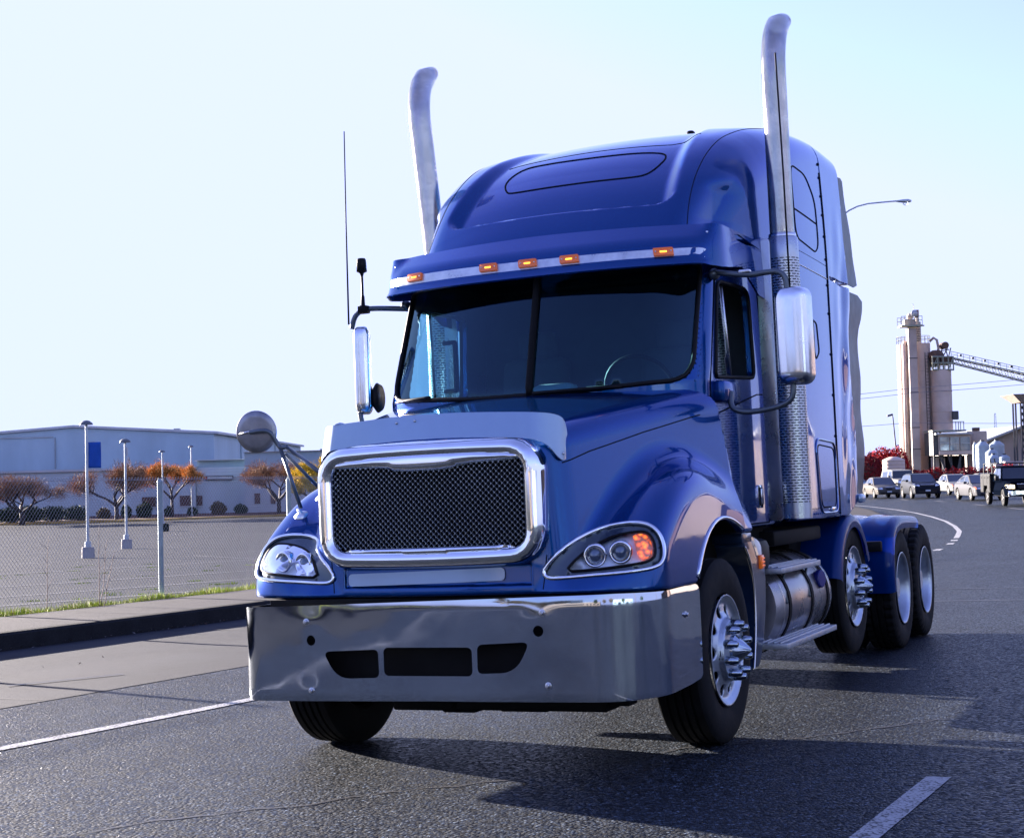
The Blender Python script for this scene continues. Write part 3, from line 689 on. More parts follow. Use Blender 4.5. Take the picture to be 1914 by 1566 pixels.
for s in (-1.07, 1.07, -1.09, 1.09):
    for z in ((2.90,) if abs(s) > 1.08 else (2.74,)):
        p = visor_pt(s, z); bm = bmesh.new(); bmesh.ops.create_uvsphere(bm, u_segments=10, v_segments=6, radius=0.010, matrix=Matrix.Translation((p[0], p[1]-0.006, p[2]))); bm_obj('visor_bolt', bm, 'alu', vis, smooth=True)
for i, sx in enumerate((-0.815, -0.265, 0.0, 0.27, 0.83)):
    z = 2.782-0.008*sx; p = np.array(visor_pt(sx, z)); ang = math.atan2(visor_xy(sx+0.01)[1]-visor_xy(sx-0.01)[1], (visor_xy(sx+0.01)[0]-visor_xy(sx-0.01)[0]))
    mt = Matrix.Translation(p) @ Matrix.Rotation(ang, 4, 'Z') @ Matrix.Rotation(rad(-17), 4, 'X')
    bm = bmesh.new(); prism(bm, rpoly([(-0.056, -0.024), (0.062, -0.024), (0.056, 0.026), (-0.062, 0.026)], 0.006), 1, -0.030, -0.010, bevel=0.004); bmesh.ops.transform(bm, matrix=mt, verts=bm.verts[:])
    ml = bm_obj('marker_light', bm, 'amber', vis, auto=30)
    bm = bmesh.new(); box(bm, (0, -0.0315, -0.001), (0.040, 0.004, 0.009), bevel=0.001); bmesh.ops.transform(bm, matrix=mt, verts=bm.verts[:]); bm_obj('led_strip', bm, 'amberlit', ml, smooth=False)
    for k in (-0.045, 0.045):
        bm = bmesh.new(); bmesh.ops.create_uvsphere(bm, u_segments=8, v_segments=5, radius=0.005, matrix=Matrix.Translation((k, -0.030, 0.002))); bmesh.ops.transform(bm, matrix=mt, verts=bm.verts[:]); bm_obj('screw', bm, 'alu', ml, smooth=True)

# ---- roof hatch and seams
dn = (0, 0.55, -0.83)
def on_roof(pts, n=60, closed=False, r=0.0035, off=0.0, name='panel_seam', par=fr, mat='seam'):
    P = pts+[pts[0]] if closed else pts; L = []
    for p in resample(P, n):
        q = drop(fairing, np.array(p)-np.array(dn)*0.4, dn, far=1.2, off=off)
        if q is not None: L.append(q)
    return tubes(name, [L], r, mat, par, seg=5)
on_roof(chaikin([(-0.46, 0.90, 3.42), (-0.53, 1.05, 3.53), (-0.47, 1.24, 3.63), (-0.3, 1.24, 3.63), (0.04, 1.22, 3.62), (0.46, 1.22, 3.62), (0.60, 1.16, 3.57), (0.54, 0.93, 3.42), (0.44, 0.88, 3.40), (0.0, 0.86, 3.40), (-0.38, 0.87, 3.40)], 2), 110, True, 0.0065, name='hatch_seam')
on_roof([(-0.62, 1.34, 3.67), (-0.55, 1.36, 3.68), (0, 1.38, 3.68), (0.55, 1.36, 3.68), (0.72, 1.50, 3.7)], 50, r=0.003)
for s in (1, -1):
    on_roof(chaikin([(s*0.88, 0.47, 3.02), (s*0.86, 0.68, 3.18), (s*0.86, 0.9, 3.38), (s*0.87, 1.2, 3.58), (s*0.90, 1.6, 3.75), (s*0.95, 2.2, 3.88), (s*0.98, 3.0, 3.95)], 2, False), 90, r=0.003)
bm = bmesh.new(); lathe(bm, [(0, 0.035), (0.05, 0.032), (0.06, 0.02), (0.061, 0.001)], axis='z', seg=16, c=(0.30, 2.6, drop(fairing, (0.30, 2.6, 4.5), (0, 0, -1))[2]-0.01)); bm_obj('roof_vent_cap', bm, 'blacktrim', fr, smooth=True)

# ---- sleeper side details
SX = 1.155
def on_side(fn, pts, s, n=60, r=0.0035, mat='seam', name='panel_seam', par=None, closed=False, off=0.0, seg=5):
    P = pts+[pts[0]] if closed else pts; L = []
    for p in resample(P, n):
        q = drop(fn, (s*1.4, p[0], p[1]), (-s, 0, 0), far=1.2, off=off)
        if q is not None: L.append(q)
    return tubes(name, [L], r, mat, par, seg=seg, closed=closed)
for s in (1, -1):
    on_side(fairing, rpoly([(2.16, 3.61), (2.56, 3.60), (2.80, 3.45), (2.80, 3.12), (2.70, 3.06), (2.16, 3.10)], 0.10), s, 90, 0.006, name='upper_window_seam', par=fr, closed=True)
    on_side(fairing, [(2.16, 3.30), (2.78, 3.28)], s, 10, 0.006, par=fr)
    on_side(fairing, [(1.8, 2.92), (3.03, 2.905)], s, 30, 0.005, par=fr, mat='alu', name='belt_moulding')
    on_side(fairing, [(1.8, 3.02), (3.03, 3.0)], s, 30, 0.002, par=fr)
    lk = on_side(fairing, rpoly([(2.38, 1.72), (2.98, 1.70), (2.98, 1.20), (2.44, 1.20)], 0.10), s, 90, 0.010, mat='chrome_blue', name='locker_door_frame', par=truck, closed=True, seg=8)
    on_side(fairing, rpoly([(2.42, 1.68), (2.94, 1.66), (2.94, 1.24), (2.48, 1.24)], 0.08), s, 70, 0.005, name='door_gap', par=lk, closed=True)
    bm = bmesh.new(); box(bm, (s*1.16, 2.80, 1.225), (0.02, 0.12, 0.03), bevel=0.006); bm_obj('locker_latch', bm, 'chrome', lk, auto=30)
    on_side(fairing, rpoly([(2.50, 2.56), (2.60, 2.54), (2.64, 2.34), (2.54, 2.28), (2.50, 2.32)], 0.03), s, 40, 0.006, name='grab_slot', par=fr, closed=True)
    on_side(fairing, [(1.8, 1.235), (3.03, 1.235)], s, 30, 0.0025, par=fr)
    # rivets along the sill: tiny, one strip
    for y in np.arange(2.2, 3.03, 0.055):
        q = drop(fairing, (s*1.4, y, 1.20), (-s, 0, 0))
        if q is None: continue
        bm = bmesh.new(); bmesh.ops.create_uvsphere(bm, u_segments=6, v_segments=4, radius=0.007, matrix=Matrix.Translation(q)); bm_obj('rivet', bm, 'paint', fr, smooth=True)
    # joint between sleeper and extender with bolts
    zz = np.linspace(1.2, 3.80, 60); L = []
    on_side(fairing, [(3.035, 1.18), (3.035, 3.70)], s, 60, 0.008, par=ex, name='rubber_joint')
    for z in (1.45, 1.75, 2.05, 2.35, 2.65, 2.86, 3.05, 3.22, 3.38, 3.52, 3.66, 3.76):
        q = drop(fairing, (s*1.4, 3.02, z), (-s, 0, 0))
        bm = bmesh.new(); bmesh.ops.create_uvsphere(bm, u_segments=8, v_segments=5, radius=0.013, matrix=Matrix.Translation(q)); bm_obj('bolt', bm, 'blacktrim', ex, smooth=True)
    # grey rubber flaps at the rear edge
    def flap(poly, nm):
        def fm(y, z): return (s*(1.128+0.012*math.sin(5*z)*((y-3.6)/0.6)+0.006*math.sin(11*z+2)), y, z)
        return sheet(poly, [], 0.05, fm, 'flaprubber', nm, ex, thick=0.006)
    if s > 0:
        flap(chaikin([(3.66, 2.96), (4.18, 2.955), (4.19, 3.08), (4.12, 3.25), (4.04, 3.47), (3.92, 3.72), (3.86, 3.80), (3.66, 3.78)], 1), 'rubber_flap')
        flap(chaikin([(3.70, 2.90), (4.30, 2.905), (4.26, 2.75), (4.14, 2.6), (4.15, 2.4), (4.20, 2.2), (4.12, 1.9), (4.08, 1.6), (4.02, 1.30), (3.72, 1.25)], 1), 'rubber_flap')
        bm = bmesh.new(); box(bm, (1.17, 3.72, 1.285), (0.05, 0.16, 0.07), bevel=0.025); bm_obj('corner_lamp', bm, 'plate', ex, auto=40)
    else:
        boxes('rubber_flap', [((-1.13, 3.88, 2.1), (0.008, 0.40, 1.6))], 'flaprubber', ex)


# ---- exhaust stacks
def shroud_mesh():
    bm = bmesh.new(); R_ = 0.098; ns = 64; z0, z1 = 1.19, 2.985; pitch = 0.0172; rings = []
    zs = [z0]; z = z0+0.10; k = 0; kinds = ['solid']
    while z < z1-0.14:
        zs += [z]; kinds.append('slot%d' % (k % 2)); zs += [z+0.0062]; kinds.append('solid'); z += pitch; k += 1
    zs += [z1-0.012, z1]; kinds += ['solid']
    radii = [R_]*(len(zs)-1)+[R_-0.008]
    for zz, r in zip(zs, radii): rings.append([bm.verts.new((r*math.cos(2*math.pi*i/ns), r*math.sin(2*math.pi*i/ns), zz)) for i in range(ns)])
    for j in range(len(zs)-1):
        kd = kinds[j] if j < len(kinds) else 'solid'
        for i in range(ns):
            if kd.startswith('slot') and (i+(2 if kd == 'slot1' else 0)) % 4 != 3: continue
            bm.faces.new((rings[j][i], rings[j][(i+1) % ns], rings[j+1][(i+1) % ns], rings[j+1][i]))
    bmesh.ops.holes_fill(bm, edges=[], sides=0)
    return bm
sx, sy = 1.236, 1.43
M['shroud'] = simple('shroud_metal', (0.42, 0.45, 0.50), 0.30, 0.9, var=0.18, scale=5, rvar=0.08)
def build_stack(s):
    bm = shroud_mesh(); bmesh.ops.translate(bm, vec=(s*sx, sy, 0), verts=bm.verts[:]); sh = bm_obj('exhaust_stack', bm, 'shroud', truck, smooth=True)
    bm = bmesh.new(); lathe(bm, [(1.19, 0.001), (1.19, 0.086), (2.97, 0.086), (2.985, 0.001)], axis='z', seg=24, c=(s*sx, sy, 0)); bm_obj('stack_core', bm, 'seam', sh, smooth=True)
    bm = bmesh.new(); prism(bm, rpoly([(s*1.075, 1.18), (s*1.17, 1.18), (s*1.17, 2.98), (s*1.075, 2.98)], 0.03), 1, sy-0.075, sy-0.06, bevel=0.003); bm_obj('stack_bracket_plate', bm, 'shroud', sh, auto=30)
    zk = 4.13-(0.075 if s > 0 else 0.025); zt = np.linspace(2.93, zk, 14); tl = 0.0 if s > 0 else 0.085
    P = [(s*(sx+tl*(z-2.95)), sy, z) for z in zt]
    for a, dy, dz in ((1, 0.012, 0.10), (2, 0.045, 0.20), (3, 0.095, 0.285), (4, 0.160, 0.345), (5, 0.225, 0.385)):
        P.append((s*(sx+tl*(zk+dz-2.95)), sy+dy, zk+dz))
    bm = bmesh.new(); n = len(P); r = [0.070, 0.078]+[0.078]*(n-2)
    tube(bm, P, r, 36, caps=False)
    # slash the end vertical
    ye = P[-1][1]-0.02; zc = P[-1][2]
    bm.verts.ensure_lookup_table(); last = bm.verts[-36:]
    for v in last: v.co.y = sy+0.21+0.10*(v.co.z-zc+0.0)*1.0+0.02
    for v in bm.verts[-72:-36]: v.co.y = min(v.co.y, sy+0.20)
    bmesh.ops.solidify(bm, geom=bm.faces[:], thickness=0.004)
    pp = bm_obj('chrome_pipe', bm, 'stack', sh, smooth=True)
    bm = bmesh.new(); lathe(bm, [(2.985, 0.088), (3.005, 0.088), (3.008, 0.080)], axis='z', seg=32, c=(s*sx, sy, 0)); bm_obj('clamp_ring', bm, 'stack', sh, smooth=True)
    return sh
build_stack(1); build_stack(-1)

# ---- door mirrors
M['mirrorshell'] = simple('mirror_shell_aluminium', (0.66, 0.68, 0.72), 0.2, 1.0, var=0.2, scale=4, rvar=0.08)
def mirror_shell(s):
    bm = bmesh.new(); W_, H_, D_ = 0.195, 0.565, 0.13
    def ring(k, y): w_, h_ = W_/2*k, H_/2-(1-k)*W_/2*0.9; return [bm.verts.new((u, y, v)) for u, v in rrect(-w_, w_, -h_, h_, 0.05*k+0.01, 5)]
    rs = [ring(1.0, D_*0.5), ring(1.0, D_*0.1), ring(0.97, -D_*0.2), ring(0.88, -D_*0.42), ring(0.72, -D_*0.5), ring(0.3, -D_*0.54)]
    for A, B in zip(rs, rs[1:]):
        for i in range(len(A)): bm.faces.new((A[i], A[(i+1) % len(A)], B[(i+1) % len(B)], B[i]))
    bm.faces.new(rs[-1]); bm.faces.new(rs[0][::-1]).material_index = 1
    return bm
for s in (1, -1):
    bm = mirror_shell(s)
    c = Vector((1.505, 0.50, 2.255)) if s > 0 else Vector((-1.265, 0.30, 2.255))
    c = Vector((1.505, 0.50, 2.255)) if s > 0 else Vector((-1.268, 0.36, 2.255))
    rz = rad(-6) if s > 0 else rad(24)
    bmesh.ops.transform(bm, matrix=Matrix.Translation(c) @ Matrix.Rotation(rad(2)*0, 4, 'Y') @ Matrix.Rotation(rz, 4, 'Z') @ Matrix.Diagonal((1 if s > 0 else 0.55, 1 if s > 0 else 0.8, 1, 1)), verts=bm.verts[:])
    mr = bm_obj('door_mirror', bm, None, truck, mats=['mirrorshell', 'chrome'], auto=50)
    if s > 0:
        up = [(1.03, 0.56, 2.68), (1.10, 0.50, 2.66), (1.26, 0.50, 2.63), (1.38, 0.50, 2.64), (1.44, 0.50, 2.635), (1.475, 0.50, 2.60), (1.48, 0.50, 2.53)]
        lo = [(1.10, 0.55, 1.96), (1.105, 0.51, 1.88), (1.14, 0.5, 1.845), (1.22, 0.5, 1.83), (1.36, 0.5, 1.845), (1.45, 0.5, 1.87), (1.485, 0.5, 1.91), (1.488, 0.5, 1.99)]
    else:
        up = [(-0.98, 0.42, 2.63), (-1.13, 0.34, 2.64), (-1.21, 0.32, 2.64), (-1.28, 0.31, 2.61), (-1.31, 0.31, 2.52)]
        lo = [(-1.03, 0.42, 1.93), (-1.15, 0.36, 1.88), (-1.27, 0.34, 1.88), (-1.29, 0.34, 1.99)]
    tubes('mirror_arm', [chaikin(up, 2, False)], 0.017, 'bracket', mr, seg=10); tubes('mirror_arm', [chaikin(lo, 2, False)], 0.017, 'bracket', mr, seg=10)
    bm = bmesh.new(); box(bm, (s*1.062, 0.60, 1.965), (0.075, 0.34, 0.125), bevel=0.02); bm_obj('mirror_bracket', bm, 'paint', mr, auto=40)
    bm = bmesh.new(); bmesh.ops.create_uvsphere(bm, u_segments=14, v_segments=8, radius=0.045, matrix=Matrix.Translation((s*1.035, 0.55, 2.665)) @ Matrix.Diagonal((0.7, 1.2, 0.8, 1))); bm_obj('arm_mount', bm, 'bracket', mr, smooth=True)
    if s > 0:
        bm = bmesh.new(); box(bm, (1.235, 0.50, 2.655), (0.07, 0.05, 0.022), bevel=0.009); bm_obj('arm_clamp', bm, 'alu', mr, auto=40)
        tubes('whip_antenna', [[(1.497, 0.50, 2.52), (1.49, 0.52, 3.2), (1.47, 0.56, 3.93)]], 0.0055, 'blacktrim', mr, seg=6)
    else:
        bm = bmesh.new(); lathe(bm, [(-0.03, 0.001), (-0.03, 0.04), (0.0, 0.065), (0.025, 0.055), (0.03, 0.001)], axis='x', seg=20, c=(0, 0, 0))
        bmesh.ops.transform(bm, matrix=Matrix.Translation((-1.20, 0.42, 2.075)) @ Matrix.Diagonal((1, 1, 1.5, 1)), verts=bm.verts[:]); bm_obj('convex_mirror', bm, 'blacktrim', mr, smooth=True)
        tubes('whip_antenna', [[(-1.33, 0.31, 2.55), (-1.322, 0.31, 3.2), (-1.31, 0.31, 3.80)]], [0.007, 0.005, 0.004], 'blacktrim', mr, seg=6)
        bm = bmesh.new(); lathe(bm, [(2.64, 0.028), (2.66, 0.028), (2.665, 0.014), (2.72, 0.012), (2.73, 0.008), (2.85, 0.008), (2.87, 0.014), (2.88, 0.034), (2.955, 0.030), (2.965, 0.024), (2.966, 0.001)], axis='z', seg=18, c=(-1.22, 0.31, 0)); bm_obj('stub_antenna', bm, 'blacktrim', mr, smooth=True)
        bm = bmesh.new(); box(bm, (-1.215, 0.31, 2.635), (0.07, 0.05, 0.05), bevel=0.008); bm_obj('antenna_clamp', bm, 'chassis', mr, auto=40)

# ---- round fender mirror
bm = bmesh.new(); lathe(bm, [(0.012, 0.118), (0.0, 0.122), (-0.006, 0.120), (-0.010, 0.085), (-0.013, 0.04), (-0.014, 0.001)], axis='y', seg=40)
bmesh.ops.transform(bm, matrix=Matrix.Translation((-1.322, -0.80, 1.835)) @ Matrix.Rotation(rad(14), 4, 'Z') @ Matrix.Rotation(rad(6), 4, 'X'), verts=bm.verts[:])
M['satin'] = simple('satin_steel', (0.30, 0.30, 0.32), 0.42, 0.9, var=0.25, scale=9)
fm_ = bm_obj('fender_mirror', bm, 'satin', truck, smooth=True)
bm = bmesh.new(); lathe(bm, [(0.013, 0.116), (0.02, 0.001)], axis='y', seg=40); bmesh.ops.transform(bm, matrix=Matrix.Translation((-1.322, -0.80, 1.835)) @ Matrix.Rotation(rad(14), 4, 'Z') @ Matrix.Rotation(rad(6), 4, 'X'), verts=bm.verts[:]); bm_obj('mirror_face', bm, 'chrome', fm_, smooth=True)
tubes('mirror_rib', [[(-1.43, -0.826, 1.825), (-1.32, -0.84, 1.84)]], 0.007, 'alu', fm_, seg=6)
F1 = drop(hood, (-1.03, -0.82, 2), (0, 0, -1)); F2 = drop(hood, (-0.985, -0.66, 2), (0, 0, -1)); F3 = drop(hood, (-1.0, -0.93, 1.54), (1, 0, 0))
hub = np.array([-1.165, -0.80, 1.735]); neck = np.array([-1.185, -0.80, 1.76])
tubes('mirror_arm', [chaikin([(-1.335, -0.845, 1.83), (-1.26, -0.845, 1.838), (-1.21, -0.83, 1.83), tuple(neck), tuple(hub)], 2, False)], 0.013, 'bracket', fm_, seg=10)
tubes('mirror_brace', [[tuple(hub), tuple(F1+np.array([0, 0, 0.04]))]], 0.0115, 'bracket', fm_, seg=8)
tubes('mirror_brace', [[(-1.125, -0.795, 1.735), tuple(F3+np.array([0, 0, 0]))]], 0.013, 'bracket', fm_, seg=8)
tubes('mirror_brace', [[(-1.14, -0.79, 1.70), tuple(F2+np.array([0, 0, 0.04]))]], 0.010, 'bracket', fm_, seg=8)
tubes('hub_link', [[tuple(hub), (-1.12, -0.795, 1.738)]], 0.013, 'bracket', fm_, seg=8)
for Fp in (F1, F2):
    g = grad(hood, Fp[None])[0]; R_ = Vector(g).to_track_quat('Z', 'Y').to_matrix().to_4x4()
    bm = bmesh.new(); lathe(bm, [(-0.004, 0.042), (0.004, 0.040), (0.016, 0.022), (0.022, 0.012), (0.045, 0.010), (0.046, 0.001)], axis='z', seg=20); bmesh.ops.transform(bm, matrix=Matrix.Translation(Fp) @ R_, verts=bm.verts[:]); bm_obj('mirror_foot', bm, 'alu', fm_, smooth=True)

# ---- wheels
def tyre_mesh(R_=0.505, W_=0.285, drive=False, name='tyre'):
    h = W_/2; prof = [(-h*0.72, 0.292), (-h*0.90, 0.315), (-h*1.0, 0.375), (-h*0.98, 0.43), (-h*0.93, 0.475), (-h*0.86, R_-0.010), (-h*0.80, R_-0.002)]
    grooves = 4 if not drive else 3; xs = np.linspace(-h*0.78, h*0.78, grooves+2)[1:-1]
    for g in xs: prof += [(g-0.008, R_), (g-0.006, R_-0.014), (g+0.006, R_-0.014), (g+0.008, R_)]
    prof += [(-x, r) for x, r in prof[:7][::-1]]
    seg = 120
    def rfn(x, r, k):
        if drive and r > 0.46 and abs(x) > h*0.42 and (k % 3 == 0): return r-0.016
        return r
    bm = bmesh.new(); lathe(bm, prof, axis='x', seg=seg, rfn=rfn)
    # raised sidewall ring
    return bm
def rim_sdf(x, y, z):
    r = np.hypot(y, z)
    prof = np.array([(-0.20, 0.285), (-0.05, 0.262), (0.0, 0.270)])
    xd = np.interp(r, [0.0, 0.105, 0.125, 0.165, 0.180, 0.212, 0.245, 0.272], [0.034, 0.034, 0.030, 0.026, -0.005, -0.022, -0.026, -0.030])
    disc = np.maximum(np.abs(x-xd)-0.008, np.maximum(r-0.275, 0.085-r))
    a = np.arctan2(z, y); a = (a+math.pi/10) % (math.pi/5)-math.pi/10
    hole = np.hypot(r*np.cos(a)-0.220, r*np.sin(a))-0.031
    disc = smax(disc, -hole, 0.008)
    rb = np.interp(x, [-0.20, -0.02, -0.004, 0.006], [0.262, 0.268, 0.288, 0.300]); barrel = np.maximum(np.abs(r-rb)-0.007, np.maximum(x-0.008, -0.20-x))
    return smin(disc, barrel, 0.012)
M['rim'] = simple('polished_rim', (0.42, 0.47, 0.54), 0.40, 0.85, var=0.12, scale=9, rvar=0.07)
M['nutchrome'] = simple('chrome_nut_cover', (0.34, 0.40, 0.47), 0.14, 1.0, var=0.05)
def put(o, m): o.data.transform(m); return o
def steer_wheel(x, y, z, s, cone=True):
    rm = sdf_mesh('wheel', rim_sdf, (-0.23, -0.33, -0.33), (0.08, 0.33, 0.33), 0.0065, 'rim', truck)
    rm.matrix_local = Matrix.Translation((x*s, y, z)) @ Matrix.Rotation(0 if s > 0 else math.pi, 4, 'Z')
    bm = tyre_mesh(); bmesh.ops.translate(bm, vec=(-0.135, 0, 0), verts=bm.verts[:]); bm_obj('tyre', bm, 'rubber', rm, auto=25)
    bm = bmesh.new(); lathe(bm, [(-0.07, 0.255), (-0.055, 0.24), (-0.045, 0.12), (0.02, 0.10), (0.03, 0.001)], axis='x', seg=40); bm_obj('brake_drum', bm, 'inner', rm, auto=30)
    bm = bmesh.new(); lathe(bm, [(0.036, 0.088), (0.056, 0.084), (0.062, 0.078), (0.136, 0.010), (0.140, 0.001)], axis='x', seg=40, rfn=lambda h, r, k: r*(1-0.05*(k % 2)) if 0.061 < h < 0.152 else r); bm_obj('hub_cover', bm, 'nutchrome', rm, auto=18)
    for k in range(10):
        a = 2*math.pi*(k+0.5)/10; bm = bmesh.new(); c = (0, 0.1425*math.cos(a), 0.1425*math.sin(a))
        lathe(bm, [(0.030, 0.027), (0.046, 0.026)], axis='x', seg=16, c=c); lathe(bm, [(0.046, 0.0240), (0.078, 0.0235), (0.084, 0.0200), (0.098, 0.0190), (0.106, 0.013), (0.107, 0.001)], axis='x', seg=12, c=c)
        bm_obj('lug_nut_cover', bm, 'nutchrome', rm, auto=35)
    return rm
def drive_wheel(x, y, z, s):
    bm = bmesh.new(); lathe(bm, [(0.004, 0.302), (0.008, 0.296), (0.0, 0.286), (-0.03, 0.272), (-0.20, 0.262), (-0.215, 0.255)], axis='x', seg=64)
    rm = bm_obj('wheel', bm, 'rim', truck, smooth=True); rm.matrix_local = Matrix.Translation((x*s, y, z)) @ Matrix.Rotation(0 if s > 0 else math.pi, 4, 'Z')
    bm = bmesh.new(); lathe(bm, [(-0.21, 0.258), (-0.205, 0.20), (-0.16, 0.17), (-0.155, 0.11), (-0.06, 0.10), (-0.04, 0.085), (-0.038, 0.001)], axis='x', seg=40)
    bm_obj('rim_disc', bm, 'rim', rm, auto=30)
    for k in range(10):
        a = 2*math.pi*k/10; bm = bmesh.new(); lathe(bm, [(-0.16, 0.02), (-0.12, 0.018), (-0.118, 0.001)], axis='x', seg=6, c=(0, 0.1425*math.cos(a), 0.1425*math.sin(a))); bm_obj('lug_nut', bm, 'nutchrome', rm, auto=30)
    for dx in (-0.130, -0.46):
        bm = tyre_mesh(drive=True, W_=0.275); bmesh.ops.translate(bm, vec=(dx, 0, 0), verts=bm.verts[:]); bm_obj('tyre', bm, 'rubber', rm, auto=25)
    return rm
w1 = steer_wheel(1.162, 0, 0.507, 1)
def dupw(src, x, y, z, s):
    c = src.copy(); col.objects.link(c); c.matrix_local = Matrix.Translation((x*s, y, z)) @ Matrix.Rotation(0 if s > 0 else math.pi, 4, 'Z')
    for ch in list(src.children):
        d = ch.copy(); col.objects.link(d); d.parent = c
    return c
dupw(w1, 1.25, -0.25, 0.507, -1); dupw(w1, 1.115, 3.57, 0.622, 1); dupw(w1, 1.115, 3.57, 0.622, -1)
w2 = drive_wheel(1.197, 5.09, 0.507, 1)
for (y, s) in ((5.09, -1), (6.21, 1), (6.21, -1)): dupw(w2, 1.197, y, 0.507, s)

# ---- chassis
boxes('frame_rail', [((0.42, 3.2, 0.86), (0.09, 8.2, 0.26))], 'chassis', truck); boxes('frame_rail', [((-0.42, 3.2, 0.86), (0.09, 8.2, 0.26))], 'chassis', truck)
boxes('engine_underside', [((0, -0.35, 0.62), (0.62, 1.3, 0.55)), ((0.05, -0.3, 0.34), (0.40, 0.7, 0.16)), ((-0.28, -0.6, 0.30), (0.25, 0.3, 0.08))], 'chassis', truck, bevel=0.02)
boxes('firewall', [((0, 0.35, 1.2), (1.9, 0.5, 0.9)), ((0, 1.1, 1.12), (1.9, 1.1, 0.12))], 'inner', truck)
def axle(y, z, w_=1.0, drop_=0.08):
    bm = bmesh.new(); tube(bm, [(-w_, y, z), (-w_*0.75, y, z-drop_), (0, y, z-drop_), (w_*0.75, y, z-drop_), (w_, y, z)], 0.06, 12); bm_obj('axle', bm, 'chassis', truck, smooth=True)
axle(0, 0.50, drop_=0.10); axle(3.57, 0.62); axle(5.09, 0.507, drop_=0); axle(6.21, 0.507, drop_=0)
for y in (5.09, 6.21):
    bm = bmesh.new(); bmesh.ops.create_uvsphere(bm, u_segments=20, v_segments=12, radius=0.22, matrix=Matrix.Translation((0, y, 0.52))); bm_obj('differential', bm, 'chassis', truck, smooth=True)
bm = bmesh.new(); tube(bm, [(-0.9, -0.12, 0.42), (0.9, -0.12, 0.42)], 0.02, 8); bm_obj('tie_rod', bm, 'chassis', truck, smooth=True)
# ragged bits hanging under the bumper line
for i, (x, y, z, a, b, c) in enumerate([(-0.30, -0.7, 0.30, 0.40, 0.2, 0.07), (-0.12, -0.7, 0.275, 0.20, 0.12, 0.05), (0.30, -0.7, 0.30, 0.9, 0.2, 0.06), (0.25, -0.68, 0.27, 0.28, 0.1, 0.03), (0.62, -0.72, 0.33, 0.5, 0.12, 0.06), (0.66, -0.7, 0.305, 0.12, 0.1, 0.06)]):
    boxes('undertray', [((x, y, z), (a, b, c))], 'chassis', truck, bevel=0.01)
# fuel tank with straps
bm = bmesh.new(); rt = 0.315; tc = (0.84, 0, 0.64)
lathe(bm, [(1.20, 0.001), (1.19, 0.20), (1.20, 0.29), (1.23, rt), (2.62, rt), (2.65, 0.29), (2.66, 0.2), (2.66, 0.001)], axis='y', seg=56, c=tc)
M['tank'] = simple('fuel_tank_aluminium', (0.32, 0.31, 0.32), 0.30, 0.9, var=0.2, scale=3, rvar=0.12)
tk = bm_obj('fuel_tank', bm, 'tank', truck, auto=40)
for y in (1.45, 2.05, 2.50):
    bm = bmesh.new(); lathe(bm, [(y-0.028, rt), (y-0.028, rt+0.008), (y+0.028, rt+0.008), (y+0.028, rt)], axis='y', seg=48, c=tc); bm_obj('tank_strap', bm, 'chassis', tk, auto=30)
for y in (1.31, 2.56):
    bm = bmesh.new(); lathe(bm, [(y-0.012, rt+0.001), (y-0.008, rt+0.005), (y+0.008, rt+0.005), (y+0.012, rt+0.001)], axis='y', seg=48, c=tc); bm_obj('tank_seam', bm, 'tank', tk, auto=30)
M['cap'] = simple('blue_filler_cap', (0.006, 0.012, 0.14), 0.45, var=0.2)
bm = bmesh.new(); lathe(bm, [(0, 0.05), (0.02, 0.062), (0.045, 0.062), (0.052, 0.054), (0.053, 0.001)], axis='x', seg=36, rfn=lambda h, r, k: r*(1-0.06*(k % 2)) if 0.01 < h < 0.05 else r)
bmesh.ops.transform(bm, matrix=Matrix.Translation((1.12, 2.31, 0.755)) @ Matrix.Rotation(rad(-12), 4, 'Z'), verts=bm.verts[:]); bm_obj('filler_cap', bm, 'cap', tk, auto=30)
tubes('filler_neck', [[(1.00, 2.31, 0.80), (1.13, 2.31, 0.755)]], 0.04, 'chassis', tk, seg=12)
# steps
def step(x0, x1, y0, y1, z, nm):
    bm = bmesh.new(); box(bm, ((x0+x1)/2, (y0+y1)/2, z-0.02), (x1-x0, y1-y0, 0.036), bevel=0.004)
    for x in np.arange(x0+0.03, x1-0.02, 0.04): box(bm, (x, (y0+y1)/2, z+0.001), (0.014, y1-y0-0.02, 0.012), bevel=0.003)
    return bm_obj(nm, bm, 'steps', truck, auto=30)
M['steps'] = simple('step_aluminium', (0.42, 0.45, 0.49), 0.45, 0.8, var=0.2, scale=12, rvar=0.1)
s1 = step(1.02, 1.20, 1.12, 2.15, 0.895, 'upper_step'); s2 = step(0.93, 1.25, 0.98, 2.31, 0.445, 'lower_step')
for y in (1.48, 2.08):
    tubes('step_hanger', [[(1.02, y, 0.36), (1.09, y, 0.43)]], 0.022, 'steps', s2, seg=6)
    tubes('step_brace', [[(1.12, y, 0.87), (1.11, y-0.0, 0.80), (1.16, y-0.12, 0.66)]], 0.010, 'bracket', s1, seg=6)
boxes('battery_box', [((0.98, 1.02, 0.98), (0.30, 0.28, 0.20))], 'blacktrim', truck, bevel=0.05)
boxes('air_tank_bracket', [((0.80, 2.2, 1.06), (0.5, 1.3, 0.1)), ((0.6, 2.9, 1.0), (0.5, 0.4, 0.2))], 'chassis', truck, bevel=0.02)
